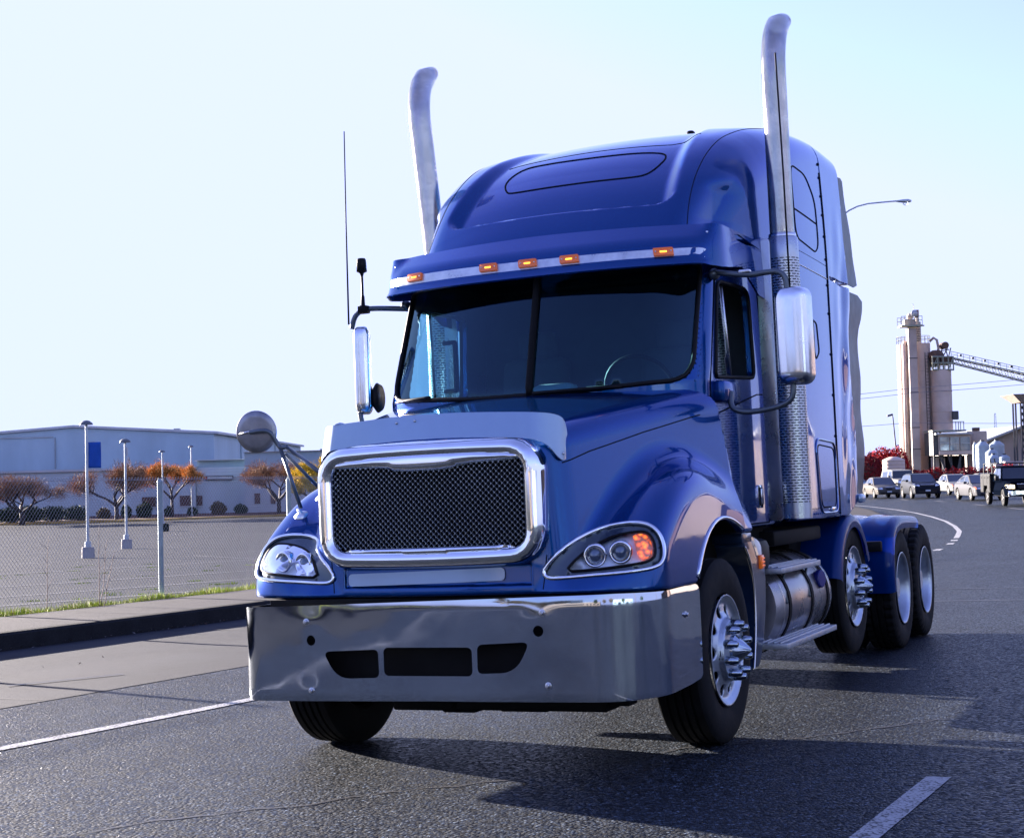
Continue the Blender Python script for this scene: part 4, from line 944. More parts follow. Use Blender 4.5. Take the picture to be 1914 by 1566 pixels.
# front quarter fender behind the steer wheel
M['paintgrey'] = car_paint('blue_grey_paint', (0.012, 0.030, 0.075), 0.4, 0.3)
for s in (1, -1):
    P = [(0.56, 1.10), (0.80, 1.105), (0.93, 1.06), (0.99, 0.98), (0.99, 0.80), (0.955, 0.64), (0.88, 0.48), (0.76, 0.33)]
    Q = [(0.62, 0.33), (0.66, 0.42), (0.70, 0.56), (0.72, 0.70), (0.71, 0.84), (0.66, 0.96), (0.56, 1.05)]
    bm = bmesh.new(); prism(bm, chaikin(P, 1, False)+chaikin(Q, 1, False), 0, s*0.80, s*1.13, bevel=0.012); mf = bm_obj('quarter_fender', bm, 'paintgrey', truck, auto=35)
    tubes('fender_edge_trim', [[(s*1.135, y, z) for y, z in chaikin(Q, 2, False)[::-1]]], 0.006, 'alu', mf, seg=6)
    boxes('fender_bracket', [((s*1.02, 0.62, 1.10), (0.22, 0.20, 0.06))], 'paintgrey', mf)
    if s > 0:
        bm = bmesh.new(); box(bm, (1.137, 0.89, 0.945), (0.022, 0.07, 0.085), bevel=0.008); am_ = bm_obj('side_marker', bm, 'amber', mf, auto=40)
        for k in (-0.022, 0, 0.022):
            bm = bmesh.new(); box(bm, (1.150, 0.89, 0.945+k), (0.008, 0.055, 0.009), bevel=0.002); bm_obj('lens_rib', bm, 'amberlitdim', am_, smooth=False)
# rear fenders
def fender_shell(path, x0, x1, name, s, rib=()):
    """path in (y, z) from front-bottom over the top; rounded outer edge"""
    P = resample(chaikin(path, 2, False), 46); bm = bmesh.new(); rows = []
    n = len(P); T = np.gradient(P, axis=0); T /= np.linalg.norm(T, axis=1, keepdims=True); N = np.stack([-T[:, 1], T[:, 0]], 1)
    xs = [(x0, 0)]
    for k in np.linspace(x0+0.02, x1-0.09, 14): xs.append((k, sum(0.014*math.exp(-((k-r)/0.014)**2) for r in rib)))
    for a in np.linspace(0, 90, 8): xs.append((x1-0.07+0.07*math.sin(rad(a)), -0.07*(1-math.cos(rad(a)))))
    xs.append((x1-0.004, -0.11))
    for i in range(n): rows.append([bm.verts.new((s*x, P[i][0]+N[i][0]*o, P[i][1]+N[i][1]*o)) for x, o in xs])
    for i in range(n-1):
        for k in range(len(xs)-1): bm.faces.new((rows[i][k], rows[i][k+1], rows[i+1][k+1], rows[i+1][k]))
    bmesh.ops.solidify(bm, geom=bm.faces[:], thickness=0.006)
    return bm_obj(name, bm, 'fenderblue', truck, auto=40)
M['fenderblue'] = car_paint('fender_blue_plastic', (0.0, 0.040, 0.24), 0.1, 0.35, dirt=0.003)
for s in (1, -1):
    arc = [(3.50+0.60*math.cos(rad(a)), 0.60+0.585*math.sin(rad(a))) for a in range(168, 20, -12)]
    pf = fender_shell(arc, 0.55, 1.155, 'pusher_fender', s)
    d1 = fender_shell([(4.50, 0.50), (4.47, 0.70), (4.50, 0.90), (4.62, 1.05), (4.85, 1.115), (5.2, 1.12), (5.75, 1.10)], 0.60, 1.24, 'drive_fender', s, rib=(0.78, 0.98))
    boxes('fender_bracket', [((s*1.02, 4.42, 0.885), (0.30, 0.06, 0.085))], 'blacktrim', d1, bevel=0.01)
boxes('deck_plate', [((0, 4.3, 1.01), (0.8, 1.0, 0.02))], 'alu', truck)
bm = bmesh.new(); lathe(bm, [(0, 0.001), (0, 0.45), (0.05, 0.47), (0.06, 0.42), (0.055, 0.001)], axis='z', seg=40, c=(0, 5.6, 1.04)); bm_obj('fifth_wheel', bm, 'chassis', truck, auto=30)

# ---- cab interior
def seat(x):
    bm = bmesh.new(); box(bm, (x, 1.05, 1.62), (0.50, 0.50, 0.16), bevel=0.05); box(bm, (x, 1.36, 1.98), (0.48, 0.16, 0.72), rot=Matrix.Rotation(rad(-10), 4, 'X'), bevel=0.06); box(bm, (x, 1.44, 2.42), (0.28, 0.11, 0.20), bevel=0.045)
    bm_obj('seat', bm, 'seatcloth', truck, auto=50)
seat(0.5); seat(-0.5)
bm = bmesh.new(); box(bm, (0, 0.38, 1.88), (1.9, 0.55, 0.12), bevel=0.04); box(bm, (0.5, 0.45, 1.98), (0.55, 0.32, 0.12), bevel=0.05); bm_obj('dashboard', bm, 'interior', truck, auto=50)
bm = bmesh.new(); tube(bm, [(0.5+0.22*math.cos(a), 0.66-0.10*math.sin(a), 2.02+0.20*math.sin(a)) for a in np.linspace(0, 2*math.pi, 33)[:-1]], 0.014, 8, closed=True); tube(bm, [(0.5, 0.66, 2.02), (0.5, 0.42, 1.92)], 0.03, 8); bm_obj('steering_wheel', bm, 'blacktrim', truck, smooth=True)
boxes('sleeper_curtain', [((0, 1.60, 2.2), (1.85, 0.02, 1.2))], 'interior', truck)
boxes('grab_handle', [((-0.86, 0.88, 2.28), (0.03, 0.03, 0.34)), ((-0.90, 0.88, 2.44), (0.10, 0.03, 0.03)), ((-0.90, 0.88, 2.12), (0.10, 0.03, 0.03))], 'blacktrim', truck, bevel=0.01)
M['paper'] = simple('paper_on_dash', (0.6, 0.62, 0.6), 0.8, var=0.1)
bm = bmesh.new(); box(bm, (0.12, 0.22, 2.0), (0.28, 0.16, 0.12), bevel=0.05); bm_obj('dash_bag', bm, 'paper', truck, auto=50)

# ================================================================== GROUND, ROAD, KERB
def at(px, py, Y):
    """world point at distance Y on the sight line of a photograph position (1914 px wide)"""
    d = fwv+r_*(px-957)/2911.27+u_*(783-py)/2911.27; t = Y/d[1]; return (d[0]*t, Y, 1.3625+d[2]*t)
WLP = np.array([(-22.5, -21.7), (-12, -4.7), (-7.5, 2.6), (-3.18, 9.59), (-2.0, 11.5), (2.2, 19.0), (6.0, 26.4), (8.98, 32.77), (11.0, 38.9), (13.36, 46.83), (16.28, 59.44), (18.72, 74.22), (19.96, 89.46), (20.3, 110), (19, 140)])
WLP = np.array(chaikin([tuple(p) for p in WLP], 1, False))
PATH = resample(WLP, 320)
_T = np.gradient(PATH, axis=0); _T /= np.linalg.norm(_T, axis=1, keepdims=True); PN = np.stack([-_T[:, 1], _T[:, 0]], 1)
SP = np.r_[0, np.cumsum(np.linalg.norm(np.diff(PATH, axis=0), axis=1))]
def kerb_off(y): return np.interp(y, [22, 30, 40, 60, 90], [5.8, 5.4, 3.2, 2.0, 1.6])
KO = kerb_off(PATH[:, 1])
def ribbon(name, offs, dz, mat, i0=0, i1=None, parent=None, kind='structure', thing=None):
    """offs: list of (offset array or number, lift)"""
    P = PATH[i0:i1]; N = PN[i0:i1]; V = []; F_ = []; m = len(offs); n = len(P)
    for i in range(n):
        for o, l in offs:
            oo = o[i0:i1][i] if isinstance(o, np.ndarray) else o; q = P[i]+N[i]*oo; V.append((q[0], q[1], hz(q[0], q[1])+l+dz))
    for i in range(n-1):
        for k in range(m-1): F_.append((i*m+k, (i+1)*m+k, (i+1)*m+k+1, i*m+k+1))
    o = mesh_obj(name, V, F_, mat, parent, smooth=False)
    if kind: tag(o, kind=kind)
    return o
def asphalt(name, lo, hi, sc1, tint=(1.0, 1.0, 1.05), bs=0.9, rough=0.5):
    m, n, b = node_mat(name)
    v = tex(n, 'voronoi', sc1); v.feature = 'F1'
    big = tex(n, 'noise', 0.35, 6, 0.65); fine = tex(n, 'noise', 160, 3)
    # every stone its own shade
    r1 = ramp(n, v.outputs['Color'], [(0.0, tuple(lo*t for t in tint)), (0.55, tuple((lo*0.6+hi*0.4)*t for t in tint)), (0.93, tuple(hi*t for t in tint)), (1.0, tuple(hi*2.3*t for t in tint))])
    sep = n.nodes.new('ShaderNodeSeparateColor'); n.links.new(v.outputs['Color'], sep.inputs[0]); n.links.new(sep.outputs[0], r1.inputs[0])
    r2 = ramp(n, big.outputs[0], [(0.3, g3(0.55)), (0.5, g3(1.0)), (0.7, g3(1.3))])
    mx = n.nodes.new('ShaderNodeMix'); mx.data_type = 'RGBA'; mx.blend_type = 'MULTIPLY'; mx.inputs[0].default_value = 1
    n.links.new(r1.outputs[0], mx.inputs[6]); n.links.new(r2.outputs[0], mx.inputs[7])
    # binder between the stones
    r3 = ramp(n, v.outputs['Distance'], [(0.25, g3(1.0)), (0.62, g3(0.16))]); mx2 = n.nodes.new('ShaderNodeMix'); mx2.data_type = 'RGBA'; mx2.blend_type = 'MULTIPLY'; mx2.inputs[0].default_value = 1
    n.links.new(mx.outputs[2], mx2.inputs[6]); n.links.new(r3.outputs[0], mx2.inputs[7]); n.links.new(mx2.outputs[2], b.inputs['Base Color'])
    rr = ramp(n, sep.outputs[1], [(0.0, g3(rough-0.2)), (1.0, g3(rough+0.25))]); n.links.new(rr.outputs[0], b.inputs['Roughness'])
    inv = n.nodes.new('ShaderNodeMath'); inv.operation = 'MULTIPLY_ADD'; n.links.new(v.outputs['Distance'], inv.inputs[0]); inv.inputs[1].default_value = -1.0; n.links.new(sep.outputs[2], inv.inputs[2])
    b.inputs['Specular IOR Level'].default_value = 0.10
    k = bump(n, b, inv.outputs[0], bs, 0.006)
    k2 = bump(n, b, big.outputs[0], 0.25, 0.03, k)
    return m
M['asphalt'] = asphalt('road_asphalt', 0.008, 0.080, 62, tint=(0.74, 0.95, 1.24))
M['lotasphalt'] = asphalt('lot_asphalt', 0.011, 0.032, 40, tint=(0.85, 0.96, 1.12), bs=0.6, rough=0.6)
def paint_mat(name, c, wear=0.5):
    m, n, b = node_mat(name); t = tex(n, 'voronoi', 62); t2 = tex(n, 'noise', 8, 6, 0.7)
    mm = n.nodes.new('ShaderNodeMath'); mm.operation = 'MULTIPLY'; n.links.new(t.outputs['Distance'], mm.inputs[0]); n.links.new(t2.outputs[0], mm.inputs[1])
    r = ramp(n, mm.outputs[0], [(0.20+0.1*wear, c), (0.36, (0.04, 0.04, 0.04))]); n.links.new(r.outputs[0], b.inputs['Base Color']); b.inputs['Roughness'].default_value = 0.6
    bump(n, b, t.outputs['Distance'], 0.5, 0.003); return m
M['roadpaint'] = paint_mat('road_marking_paint', (0.30, 0.30, 0.30), 0.6)
M['faintpaint'] = paint_mat('worn_marking_paint', (0.13, 0.13, 0.13), 0.2)
def concrete(name, c, s=3.0, joints=None):
    m, n, b = node_mat(name); t = tex(n, 'noise', s, 8, 0.68); t2 = tex(n, 'noise', 55, 4)
    r = ramp(n, t.outputs[0], [(0.25, tuple(x*0.66 for x in c)), (0.5, c), (0.78, tuple(min(1, x*1.25) for x in c))])
    mx = n.nodes.new('ShaderNodeMix'); mx.data_type = 'RGBA'; mx.blend_type = 'MULTIPLY'; mx.inputs[0].default_value = 0.5
    r2 = ramp(n, t2.outputs[0], [(0.35, g3(0.6)), (0.65, g3(1.2))]); n.links.new(r.outputs[0], mx.inputs[6]); n.links.new(r2.outputs[0], mx.inputs[7]); n.links.new(mx.outputs[2], b.inputs['Base Color'])
    b.inputs['Roughness'].default_value = 0.9; b.inputs['Specular IOR Level'].default_value = 0.08; bump(n, b, t2.outputs[0], 0.35, 0.006); return m
M['apron'] = concrete('apron_concrete', (0.034, 0.036, 0.042), 0.9)
M['walk'] = concrete('sidewalk_concrete', (0.042, 0.040, 0.044), 1.2)
M['kerbc'] = concrete('kerb_concrete', (0.020, 0.020, 0.021), 4)
M['soil'] = concrete('verge_soil', (0.10, 0.085, 0.06), 5)
M['land'] = concrete('far_land', (0.030, 0.034, 0.020), 0.05)

# base ground sheet reaching the horizon
gxs = np.unique(np.concatenate([np.linspace(-1500, -150, 12), np.linspace(-150, -40, 12), np.linspace(-40, 60, 41), np.linspace(60, 200, 12), np.linspace(200, 1500, 10)]))
gys = np.unique(np.concatenate([np.linspace(-900, -60, 8), np.linspace(-60, 160, 89), np.linspace(160, 2400, 24)]))
V = [(x, y, hz(x, y)-0.07) for y in gys for x in gxs]; nx_ = len(gxs)
mesh_obj('ground', V, [(j*nx_+i, j*nx_+i+1, (j+1)*nx_+i+1, (j+1)*nx_+i) for j in range(len(gys)-1) for i in range(nx_-1)], 'land', smooth=True)['kind'] = 'structure'
ribbon('road', [(o, 0) for o in [1.68, 0.5, -1, -3, -6, -10, -15, -22, -30, -40, -52, -66, -82, -100]], 0.0, 'asphalt')
# concrete apron between asphalt and kerb, then kerb, sidewalk, verge
ap = np.minimum(1.68, KO-0.02); gsel = KO > 1.75
ribbon('gutter_apron', [(ap+0.001, 0.004), ((ap+KO)/2, -0.010), (KO, 0.002)], 0.0, 'apron')
ribbon('kerb', [(KO-0.002, 0.0), (KO+0.01, 0.17), (KO+0.035, 0.198), (KO+0.16, 0.204)], 0.0, 'kerbc')
ribbon('sidewalk', [(KO+0.162, 0.2035), (KO+1.2, 0.212), (KO+2.15, 0.215)], 0.0, 'walk')
ribbon('verge', [(KO+2.15, 0.18), (KO+2.4, 0.20), (KO+2.9, 0.14), (KO+3.6, -0.02)], 0.0, 'soil')
ribbon('parking_lot', [(KO+2.9, 0.0)]+[(KO+o, 0) for o in (4, 7, 12, 20, 32, 50, 75, 105, 140, 190)], -0.015, 'lotasphalt')
# joints in sidewalk and apron
def strip_line(name, a, b, wdt, mat, lift, n=8, kind='structure'):
    a, b = np.array(a, float), np.array(b, float); d = (b-a)/np.linalg.norm(b-a); q = np.array([-d[1], d[0]])*wdt/2; V = []; F_ = []
    for i in range(n+1):
        p = a+(b-a)*i/n
        for s in (-1, 1): V.append((p[0]+q[0]*s, p[1]+q[1]*s, hz(p[0], p[1])+lift))
    for i in range(n): F_.append((2*i, 2*i+2, 2*i+3, 2*i+1))
    o = mesh_obj(name, V, F_, mat, smooth=False); o['kind'] = kind; return o
M['tar'] = simple('tar_seal', (0.02, 0.02, 0.022), 0.5, var=0.2)
M['joint'] = simple('joint_dark', (0.03, 0.03, 0.03), 0.9, var=0.1)  # dark grey strips marking the concrete joints
def pof(s, off):
    i = int(np.clip(np.searchsorted(SP, s), 1, len(SP)-1)); return PATH[i]+PN[i]*off
s_cam = SP[int(np.argmin(np.hypot(PATH[:, 0]+3.18, PATH[:, 1]-9.59)))]
for k in range(-3, 12):
    s0 = s_cam+2.0+k*3.0
    if s0 < 2: continue
    i = int(np.searchsorted(SP, s0)); ko = KO[i]
    strip_line('sidewalk_joint', pof(s0, ko+0.17), pof(s0, ko+2.1), 0.012, 'joint', 0.216)
    if k % 2 == 0 and ko > 4: strip_line('apron_joint', pof(s0, 1.75), pof(s0, ko-0.03), 0.014, 'joint', 0.006)
strip_line('tar_patch', (-4.35, 13.30), (-3.50, 13.86), 0.05, 'tar', 0.006); strip_line('tar_patch', (-5.4, 12.6), (-4.5, 13.25), 0.07, 'faintpaint', 0.007)
M_i = len(PATH)
# edge line: solid to the driveway, dashes, solid again round the bend
def arc_line(name, s0, s1, off, w_, mat, lift):
    n = max(2, int((s1-s0)/0.6)); V = []; F_ = []
    for i in range(n+1):
        s = s0+(s1-s0)*i/n; a, b = pof2(s, off-w_/2), pof2(s, off+w_/2); V += [(a[0], a[1], hz(*a)+lift), (b[0], b[1], hz(*b)+lift)]
    for i in range(n): F_.append((2*i, 2*i+2, 2*i+3, 2*i+1))
    o = mesh_obj(name, V, F_, mat, smooth=False); o['kind'] = 'structure'; return o
def pof2(s, off):
    p = np.array([np.interp(s, SP, PATH[:, 0]), np.interp(s, SP, PATH[:, 1])]); q = np.array([np.interp(s, SP, PN[:, 0]), np.interp(s, SP, PN[:, 1])]); return p+q*off
def s_of(x, y): return SP[int(np.argmin(np.hypot(PATH[:, 0]-x, PATH[:, 1]-y)))]
arc_line('edge_line', 1, s_of(5.0, 24.5), 0, 0.13, 'roadpaint', 0.005)
for (x, y) in ((8.98, 32.77), (10.03, 35.76), (10.7, 37.8)):
    s = s_of(x, y); arc_line('edge_dash', s-0.4, s+0.4, 0, 0.16, 'roadpaint', 0.005)
arc_line('edge_line', s_of(11.1, 39.2), SP[-1]-1, 0, 0.14, 'roadpaint', 0.005)
strip_line('lane_dash', (0.62, 4.75), (1.95, 7.33), 0.11, 'roadpaint', 0.005, 12)
for (x, y) in ((24.98, 100.3), (24.97, 91.8), (23.7, 79.7), (22.4, 69.8)): strip_line('lane_dash', (x-0.1, y-1.6), (x+0.25, y+1.6), 0.22, 'faintpaint', 0.006)
strip_line('tar_joint', (3.6, 21.25), (30, 9.9), 0.07, 'tar', 0.004, 60); strip_line('tar_joint', (3.2, 19.05), (30, 8.0), 0.10, 'tar', 0.004, 60)
strip_line('tar_joint', (8, 31.5), (50, 17), 0.05, 'tar', 0.004, 60); strip_line('tar_joint', (12, 48), (60, 30), 0.08, 'tar', 0.004, 60)
# crack running across the foreground
rng = random.Random(5); P = [(-2.6, 6.4)]
for i in range(60): P.append((P[-1][0]+0.085, P[-1][1]+0.045+rng.uniform(-0.05, 0.05)))
V = []; F_ = []
for i, (x, y) in enumerate(P):
    w_ = 0.004+0.010*rng.random(); V += [(x, y-w_, hz(x, y)+0.003), (x, y+w_, hz(x, y)+0.003)]
mesh_obj('road_crack', V, [(2*i, 2*i+2, 2*i+3, 2*i+1) for i in range(len(P)-1)], 'tar', smooth=False)['kind'] = 'structure'
# faint stall lines in the lot
for k, (a, b) in enumerate([((-12.0, 24.0), (-4.0, 30.5)), ((-13, 27), (-5, 34)), ((-16, 31), (-3, 41)), ((-20, 38), (-6, 49)), ((-24, 46), (-8, 58)), ((-30, 56), (-10, 69)), ((-36, 68), (-12, 84)), ((-40, 84), (-16, 100)), ((-14, 60), (-6, 44)), ((-28, 95), (-8, 80))]):
    strip_line('stall_line', a, b, 0.10, 'faintpaint', 0.002, 40)
# leaf litter along the kerb
rng = random.Random(3); V = []; F_ = []; mi = []
for i in range(1500):
    s = rng.uniform(2, s_of(6, 27)); off = 5.79-abs(rng.gauss(0, 0.055)); 
    if rng.random() < 0.07: off = rng.uniform(3.5, 5.7)
    dens = 0.5+0.5*math.sin(s*2.1)*math.sin(s*0.7+1)
    if rng.random() > dens+0.15: continue
    p = pof2(s, off); z = hz(*p)+0.012+rng.random()*0.02; a = rng.uniform(0, 6.28); r = rng.uniform(0.008, 0.028); b = len(V)
    for k in range(4): V.append((p[0]+r*math.cos(a+k*1.57)*(1 if k % 2 else 0.5), p[1]+r*math.sin(a+k*1.57)*(1 if k % 2 else 0.5), z+rng.uniform(-0.01, 0.012)))
    F_.append((b, b+1, b+2, b+3)); mi.append(rng.randrange(3))
M['leaf1'] = simple('dead_leaf', (0.07, 0.035, 0.02), 0.8, var=0.3); M['leaf2'] = simple('dead_leaf_dark', (0.025, 0.018, 0.014), 0.8, var=0.3); M['leaf3'] = simple('pebble', (0.12, 0.11, 0.11), 0.8, var=0.3)
tag(mesh_obj('leaf_litter', V, F_, None, smooth=False, mats=['leaf1', 'leaf2', 'leaf3'], mi=mi), 'dead leaves and grit gathered along the foot of the kerb', 'leaf litter', kind='stuff')

# grass along the fence
M['grassA'] = simple('winter_grass', (0.34, 0.42, 0.03), 0.75, var=0.35, scale=2); M['grassB'] = simple('dry_grass', (0.34, 0.30, 0.09), 0.8, var=0.3, scale=2)
V = []; F_ = []; mi = []; rng = random.Random(8)
for i in range(42000):
    s = rng.uniform(2, s_of(8.98, 32.77)) if i < 38000 else rng.uniform(s_of(12, 45), s_of(19, 90)); ko = float(np.interp(s, SP, KO)); off = ko+2.33+rng.gauss(0, 0.13)*(0.7+0.5*math.sin(s*1.7))+0.05*math.sin(s*0.9)
    if off < ko+2.12: off = ko+2.12+rng.random()*0.05
    p = pof2(s, off); z = hz(*p)+0.18; h_ = rng.uniform(0.03, 0.12)*(0.6+0.5*math.sin(s*2.3)**2); a = rng.uniform(0, 6.28); w_ = rng.uniform(0.004, 0.010); l = rng.uniform(-0.03, 0.03); b = len(V)
    V += [(p[0]-w_*math.cos(a), p[1]-w_*math.sin(a), z), (p[0]+w_*math.cos(a), p[1]+w_*math.sin(a), z), (p[0]+l, p[1]+l*0.6, z+h_+0.02)]; F_.append((b, b+1, b+2)); mi.append(1 if rng.random() < 0.3 else 0)
tag(mesh_obj('verge_grass', V, F_, None, smooth=False, mats=['grassA', 'grassB'], mi=mi), 'strip of short yellow green grass between sidewalk and chain link fence', 'grass', kind='stuff')

# ================================================================== CHAIN LINK FENCE
M['galv'] = simple('galvanised_wire', (0.30, 0.30, 0.31), 0.45, 0.8, var=0.2); M['galvpost'] = simple('galvanised_post', (0.24, 0.30, 0.32), 0.5, 0.5, var=0.2, scale=8)
fence = empty('chain_link_fence', 'long galvanised chain link fence between the sidewalk and the empty parking lot', 'fence')
s0, s1 = s_of(-14, -8), s_of(9.5, 34.5); FO = 2.40; HF = 1.73; cell = 0.062; V = []; F_ = []
def fpt(s, h):
    ko = float(np.interp(s, SP, KO)); p = pof2(s, ko+FO); return np.array([p[0], p[1], hz(*p)+0.19+h])
ns = int((s1-s0)/cell); lean = HF/1.15
def wire(pts, r=0.0021):
    b = len(V)
    for p in pts:
        for k in range(3): a = 2.09*k; V.append((p[0]+r*math.cos(a)*0.8, p[1]+r*math.cos(a)*0.5, p[2]+r*math.sin(a)))
    for i in range(len(pts)-1):
        for k in range(3): F_.append((b+i*3+k, b+i*3+(k+1) % 3, b+(i+1)*3+(k+1) % 3, b+(i+1)*3+k))
for k in range(ns):
    s = s0+k*cell
    for sg in (1, -1): wire([fpt(s, 0.03), fpt(s+sg*lean/3, 0.03+(HF)/3), fpt(s+sg*lean*2/3, 0.03+HF*2/3), fpt(s+sg*lean, 0.03+HF)], 0.0020)
    wire([fpt(s, HF+0.02), fpt(s+0.012, HF+0.05)], 0.0030); wire([fpt(s+0.03, HF+0.02), fpt(s+0.018, HF+0.05)], 0.0030)
fm = mesh_obj('wire_mesh', V, F_, 'galv', fence, smooth=False)
V = []; F_ = []
for h_ in (0.04, HF+0.01): wire([fpt(s, h_) for s in np.arange(s0, s1, 0.8)], 0.0035)
mesh_obj('tension_wire', V, F_, 'galv', fence, smooth=False)
sp0 = s_of(-5.14, 22.68-0) ; sA = None
best = min(np.arange(s_cam, s1, 0.05), key=lambda s: abs(fpt(s, 1)[0]/fpt(s, 1)[1]-(-5.14/22.68))); nxt = min(np.arange(s_cam, s1, 0.05), key=lambda s: abs(fpt(s, 1)[0]/fpt(s, 1)[1]-(-3.68/25.5)))
gap = nxt-best; s = best-gap*6
while s < s1+0.1:
    if s > s0-0.1:
        p = fpt(s, 0); bm = bmesh.new(); r0 = 0.038; tube(bm, [(p[0], p[1]+0.03, p[2]-0.1), (p[0], p[1]+0.03, p[2]+HF-0.02)], r0, 12); tube(bm, [(p[0], p[1]+0.03, p[2]+HF-0.02), (p[0], p[1]+0.03, p[2]+HF+0.03)], [r0*1.1, r0*0.5], 12); bm_obj('fence_post', bm, 'galvpost', fence, auto=40)
    s += gap
# dry weed stalks at the fence
rng = random.Random(4)
M['stalk'] = simple('dry_stalk', (0.10, 0.06, 0.06), 0.8, var=0.2)
for (px, Y, h_, lab) in ((88, 20.6, 1.05, 'thin dry weed stalk against the fence, left one of two'), (184, 21.2, 1.15, 'taller branching dry weed at the fence left of the near post')):
    p = at(px, 1100, Y); z0 = hz(p[0], p[1])+0.15; bm = bmesh.new()
    for k in range(3 if h_ > 1.1 else 1):
        q = [(p[0]+0.03*k+rng.uniform(-0.01, 0.01)+j*0.012*(k+0.3), p[1], z0+h_*j/6*(1-0.15*k)) for j in range(7)]; tube(bm, q, [0.006-0.0006*j for j in range(7)], 4)
        for j in range(2, 6):
            tube(bm, [q[j], (q[j][0]+rng.uniform(-0.12, 0.12), q[j][1], q[j][2]+rng.uniform(0.06, 0.16))], [0.003, 0.0015], 3)
    o = bm_obj('dry_weed', bm, 'stalk', smooth=True); tag(o, lab, 'weed', 'dry weeds at the fence')

# ================================================================== LEFT BACKGROUND
def cyl_bm(bm, c, r, z0, z1, seg=20, r2=None, mi=0): lathe(bm, [(z0, 0.001), (z0, r), (z1, r2 or r), (z1, 0.001)], axis='z', seg=seg, c=(c[0], c[1], 0), mi=mi)
def box_z(bm, x0, x1, y0, y1, z0, z1, mi=0, bevel=0): box(bm, ((x0+x1)/2, (y0+y1)/2, (z0+z1)/2), (x1-x0, y1-y0, z1-z0), bevel=bevel, mi=mi)
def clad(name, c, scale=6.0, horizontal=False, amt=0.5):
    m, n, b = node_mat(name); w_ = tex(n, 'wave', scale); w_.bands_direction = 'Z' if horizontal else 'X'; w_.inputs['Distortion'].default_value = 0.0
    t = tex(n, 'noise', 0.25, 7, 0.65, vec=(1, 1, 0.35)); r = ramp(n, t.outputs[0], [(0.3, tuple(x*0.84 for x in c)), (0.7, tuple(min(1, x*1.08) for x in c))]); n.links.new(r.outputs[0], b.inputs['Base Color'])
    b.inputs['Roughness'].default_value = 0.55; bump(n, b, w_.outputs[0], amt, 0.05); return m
M['clad'] = clad('hall_cladding', (0.36, 0.47, 0.54), 5.0); M['wallw'] = clad('white_block_wall', (0.40, 0.46, 0.50), 1.2, True, 0.25); M['wallt'] = clad('panel_wall_shade_blue', (0.27, 0.38, 0.45), 3.0)  # pale walls, the blue of sky-lit shade put into their colours
M['roofgrey'] = simple('roof_metal_grey', (0.30, 0.32, 0.34), 0.5, 0.3, var=0.2, scale=0.5)
M['trimw'] = simple('pale_trim', (0.40, 0.41, 0.42), 0.5, var=0.1, scale=0.5)
M['windark'] = simple('dark_red_window', (0.055, 0.018, 0.022), 0.2, 0.0, coat=0.6, var=0.3, scale=0.7)
M['signred'] = simple('sign_red', (0.35, 0.02, 0.02), 0.5, var=0.1); M['signblack'] = simple('sign_black', (0.02, 0.02, 0.02), 0.5, var=0.1)
GZ = -1.75
def wx(px, Y): return at(px, 900, Y)[0]
def wz(px, py, Y): return at(px, py, Y)[2]
# big hall with a low gable
hall = empty('warehouse_hall', 'big pale metal hall with low gable roof behind the parking lot', 'warehouse')
Y0 = 176; xl, xr = wx(-330, Y0), wx(401, Y0); zl, zp, zr = wz(0, 811, Y0)-1.2, wz(140, 800, Y0), wz(401, 811, Y0)-0.0; xp = wx(140, Y0)
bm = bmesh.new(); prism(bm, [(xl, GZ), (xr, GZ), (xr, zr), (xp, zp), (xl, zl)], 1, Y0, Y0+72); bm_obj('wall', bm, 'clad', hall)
bm = bmesh.new()
V = [(xl-0.5, Y0-0.3, zl-0.02), (xp, Y0-0.3, zp+0.05), (xr+0.5, Y0-0.3, zr+0.0), (xr+0.5, Y0+72.5, zr+0.0), (xp, Y0+72.5, zp+0.05), (xl-0.5, Y0+72.5, zl-0.02)]
vs = [bm.verts.new(v) for v in V]; vt = [bm.verts.new((v[0], v[1], v[2]+0.28)) for v in V]
for a, b, c, d in ((0, 1, 4, 5), (1, 2, 3, 4)): bm.faces.new([vs[k] for k in (a, b, c, d)]); bm.faces.new([vt[k] for k in (d, c, b, a)])
for a, b in ((0, 1), (1, 2), (2, 3), (3, 4), (4, 5), (5, 0)): bm.faces.new((vs[a], vs[b], vt[b], vt[a]))
bm_obj('roof', bm, 'trimw', hall)
bm = bmesh.new(); box_z(bm, wx(0, Y0), wx(101, Y0), Y0-0.12, Y0-0.003, wz(50, 819, Y0), wz(50, 817.3, Y0)); bm_obj('pipe_run', bm, 'roofgrey', hall)
bm = bmesh.new(); box_z(bm, wx(103.5, Y0), wx(104.8, Y0), Y0-0.15, Y0-0.003, wz(104, 876, Y0), wz(104, 818, Y0)); bm_obj('downpipe', bm, 'roofgrey', hall)
for px, w_, h_ in ((160, 10, 3), (189, 3, 5), (331, 10, 2.5)):
    bm = bmesh.new(); x = wx(px, Y0+4); box_z(bm, x-w_*0.03, x+w_*0.03, Y0+4, Y0+5, zp-0.8, wz(px, 803, Y0+4)+h_*0.06); bm_obj('roof_vent', bm, 'roofgrey', hall)
for px in (407, 412, 417, 422):   # bays on the far side wall
    t = (px-401)/27.0; y = Y0+6+t*50; bm = bmesh.new(); box_z(bm, xr+0.01, xr+0.12, y, y+0.5, GZ, zr-0.3); bm_obj('wall_rib', bm, 'wallt', hall)
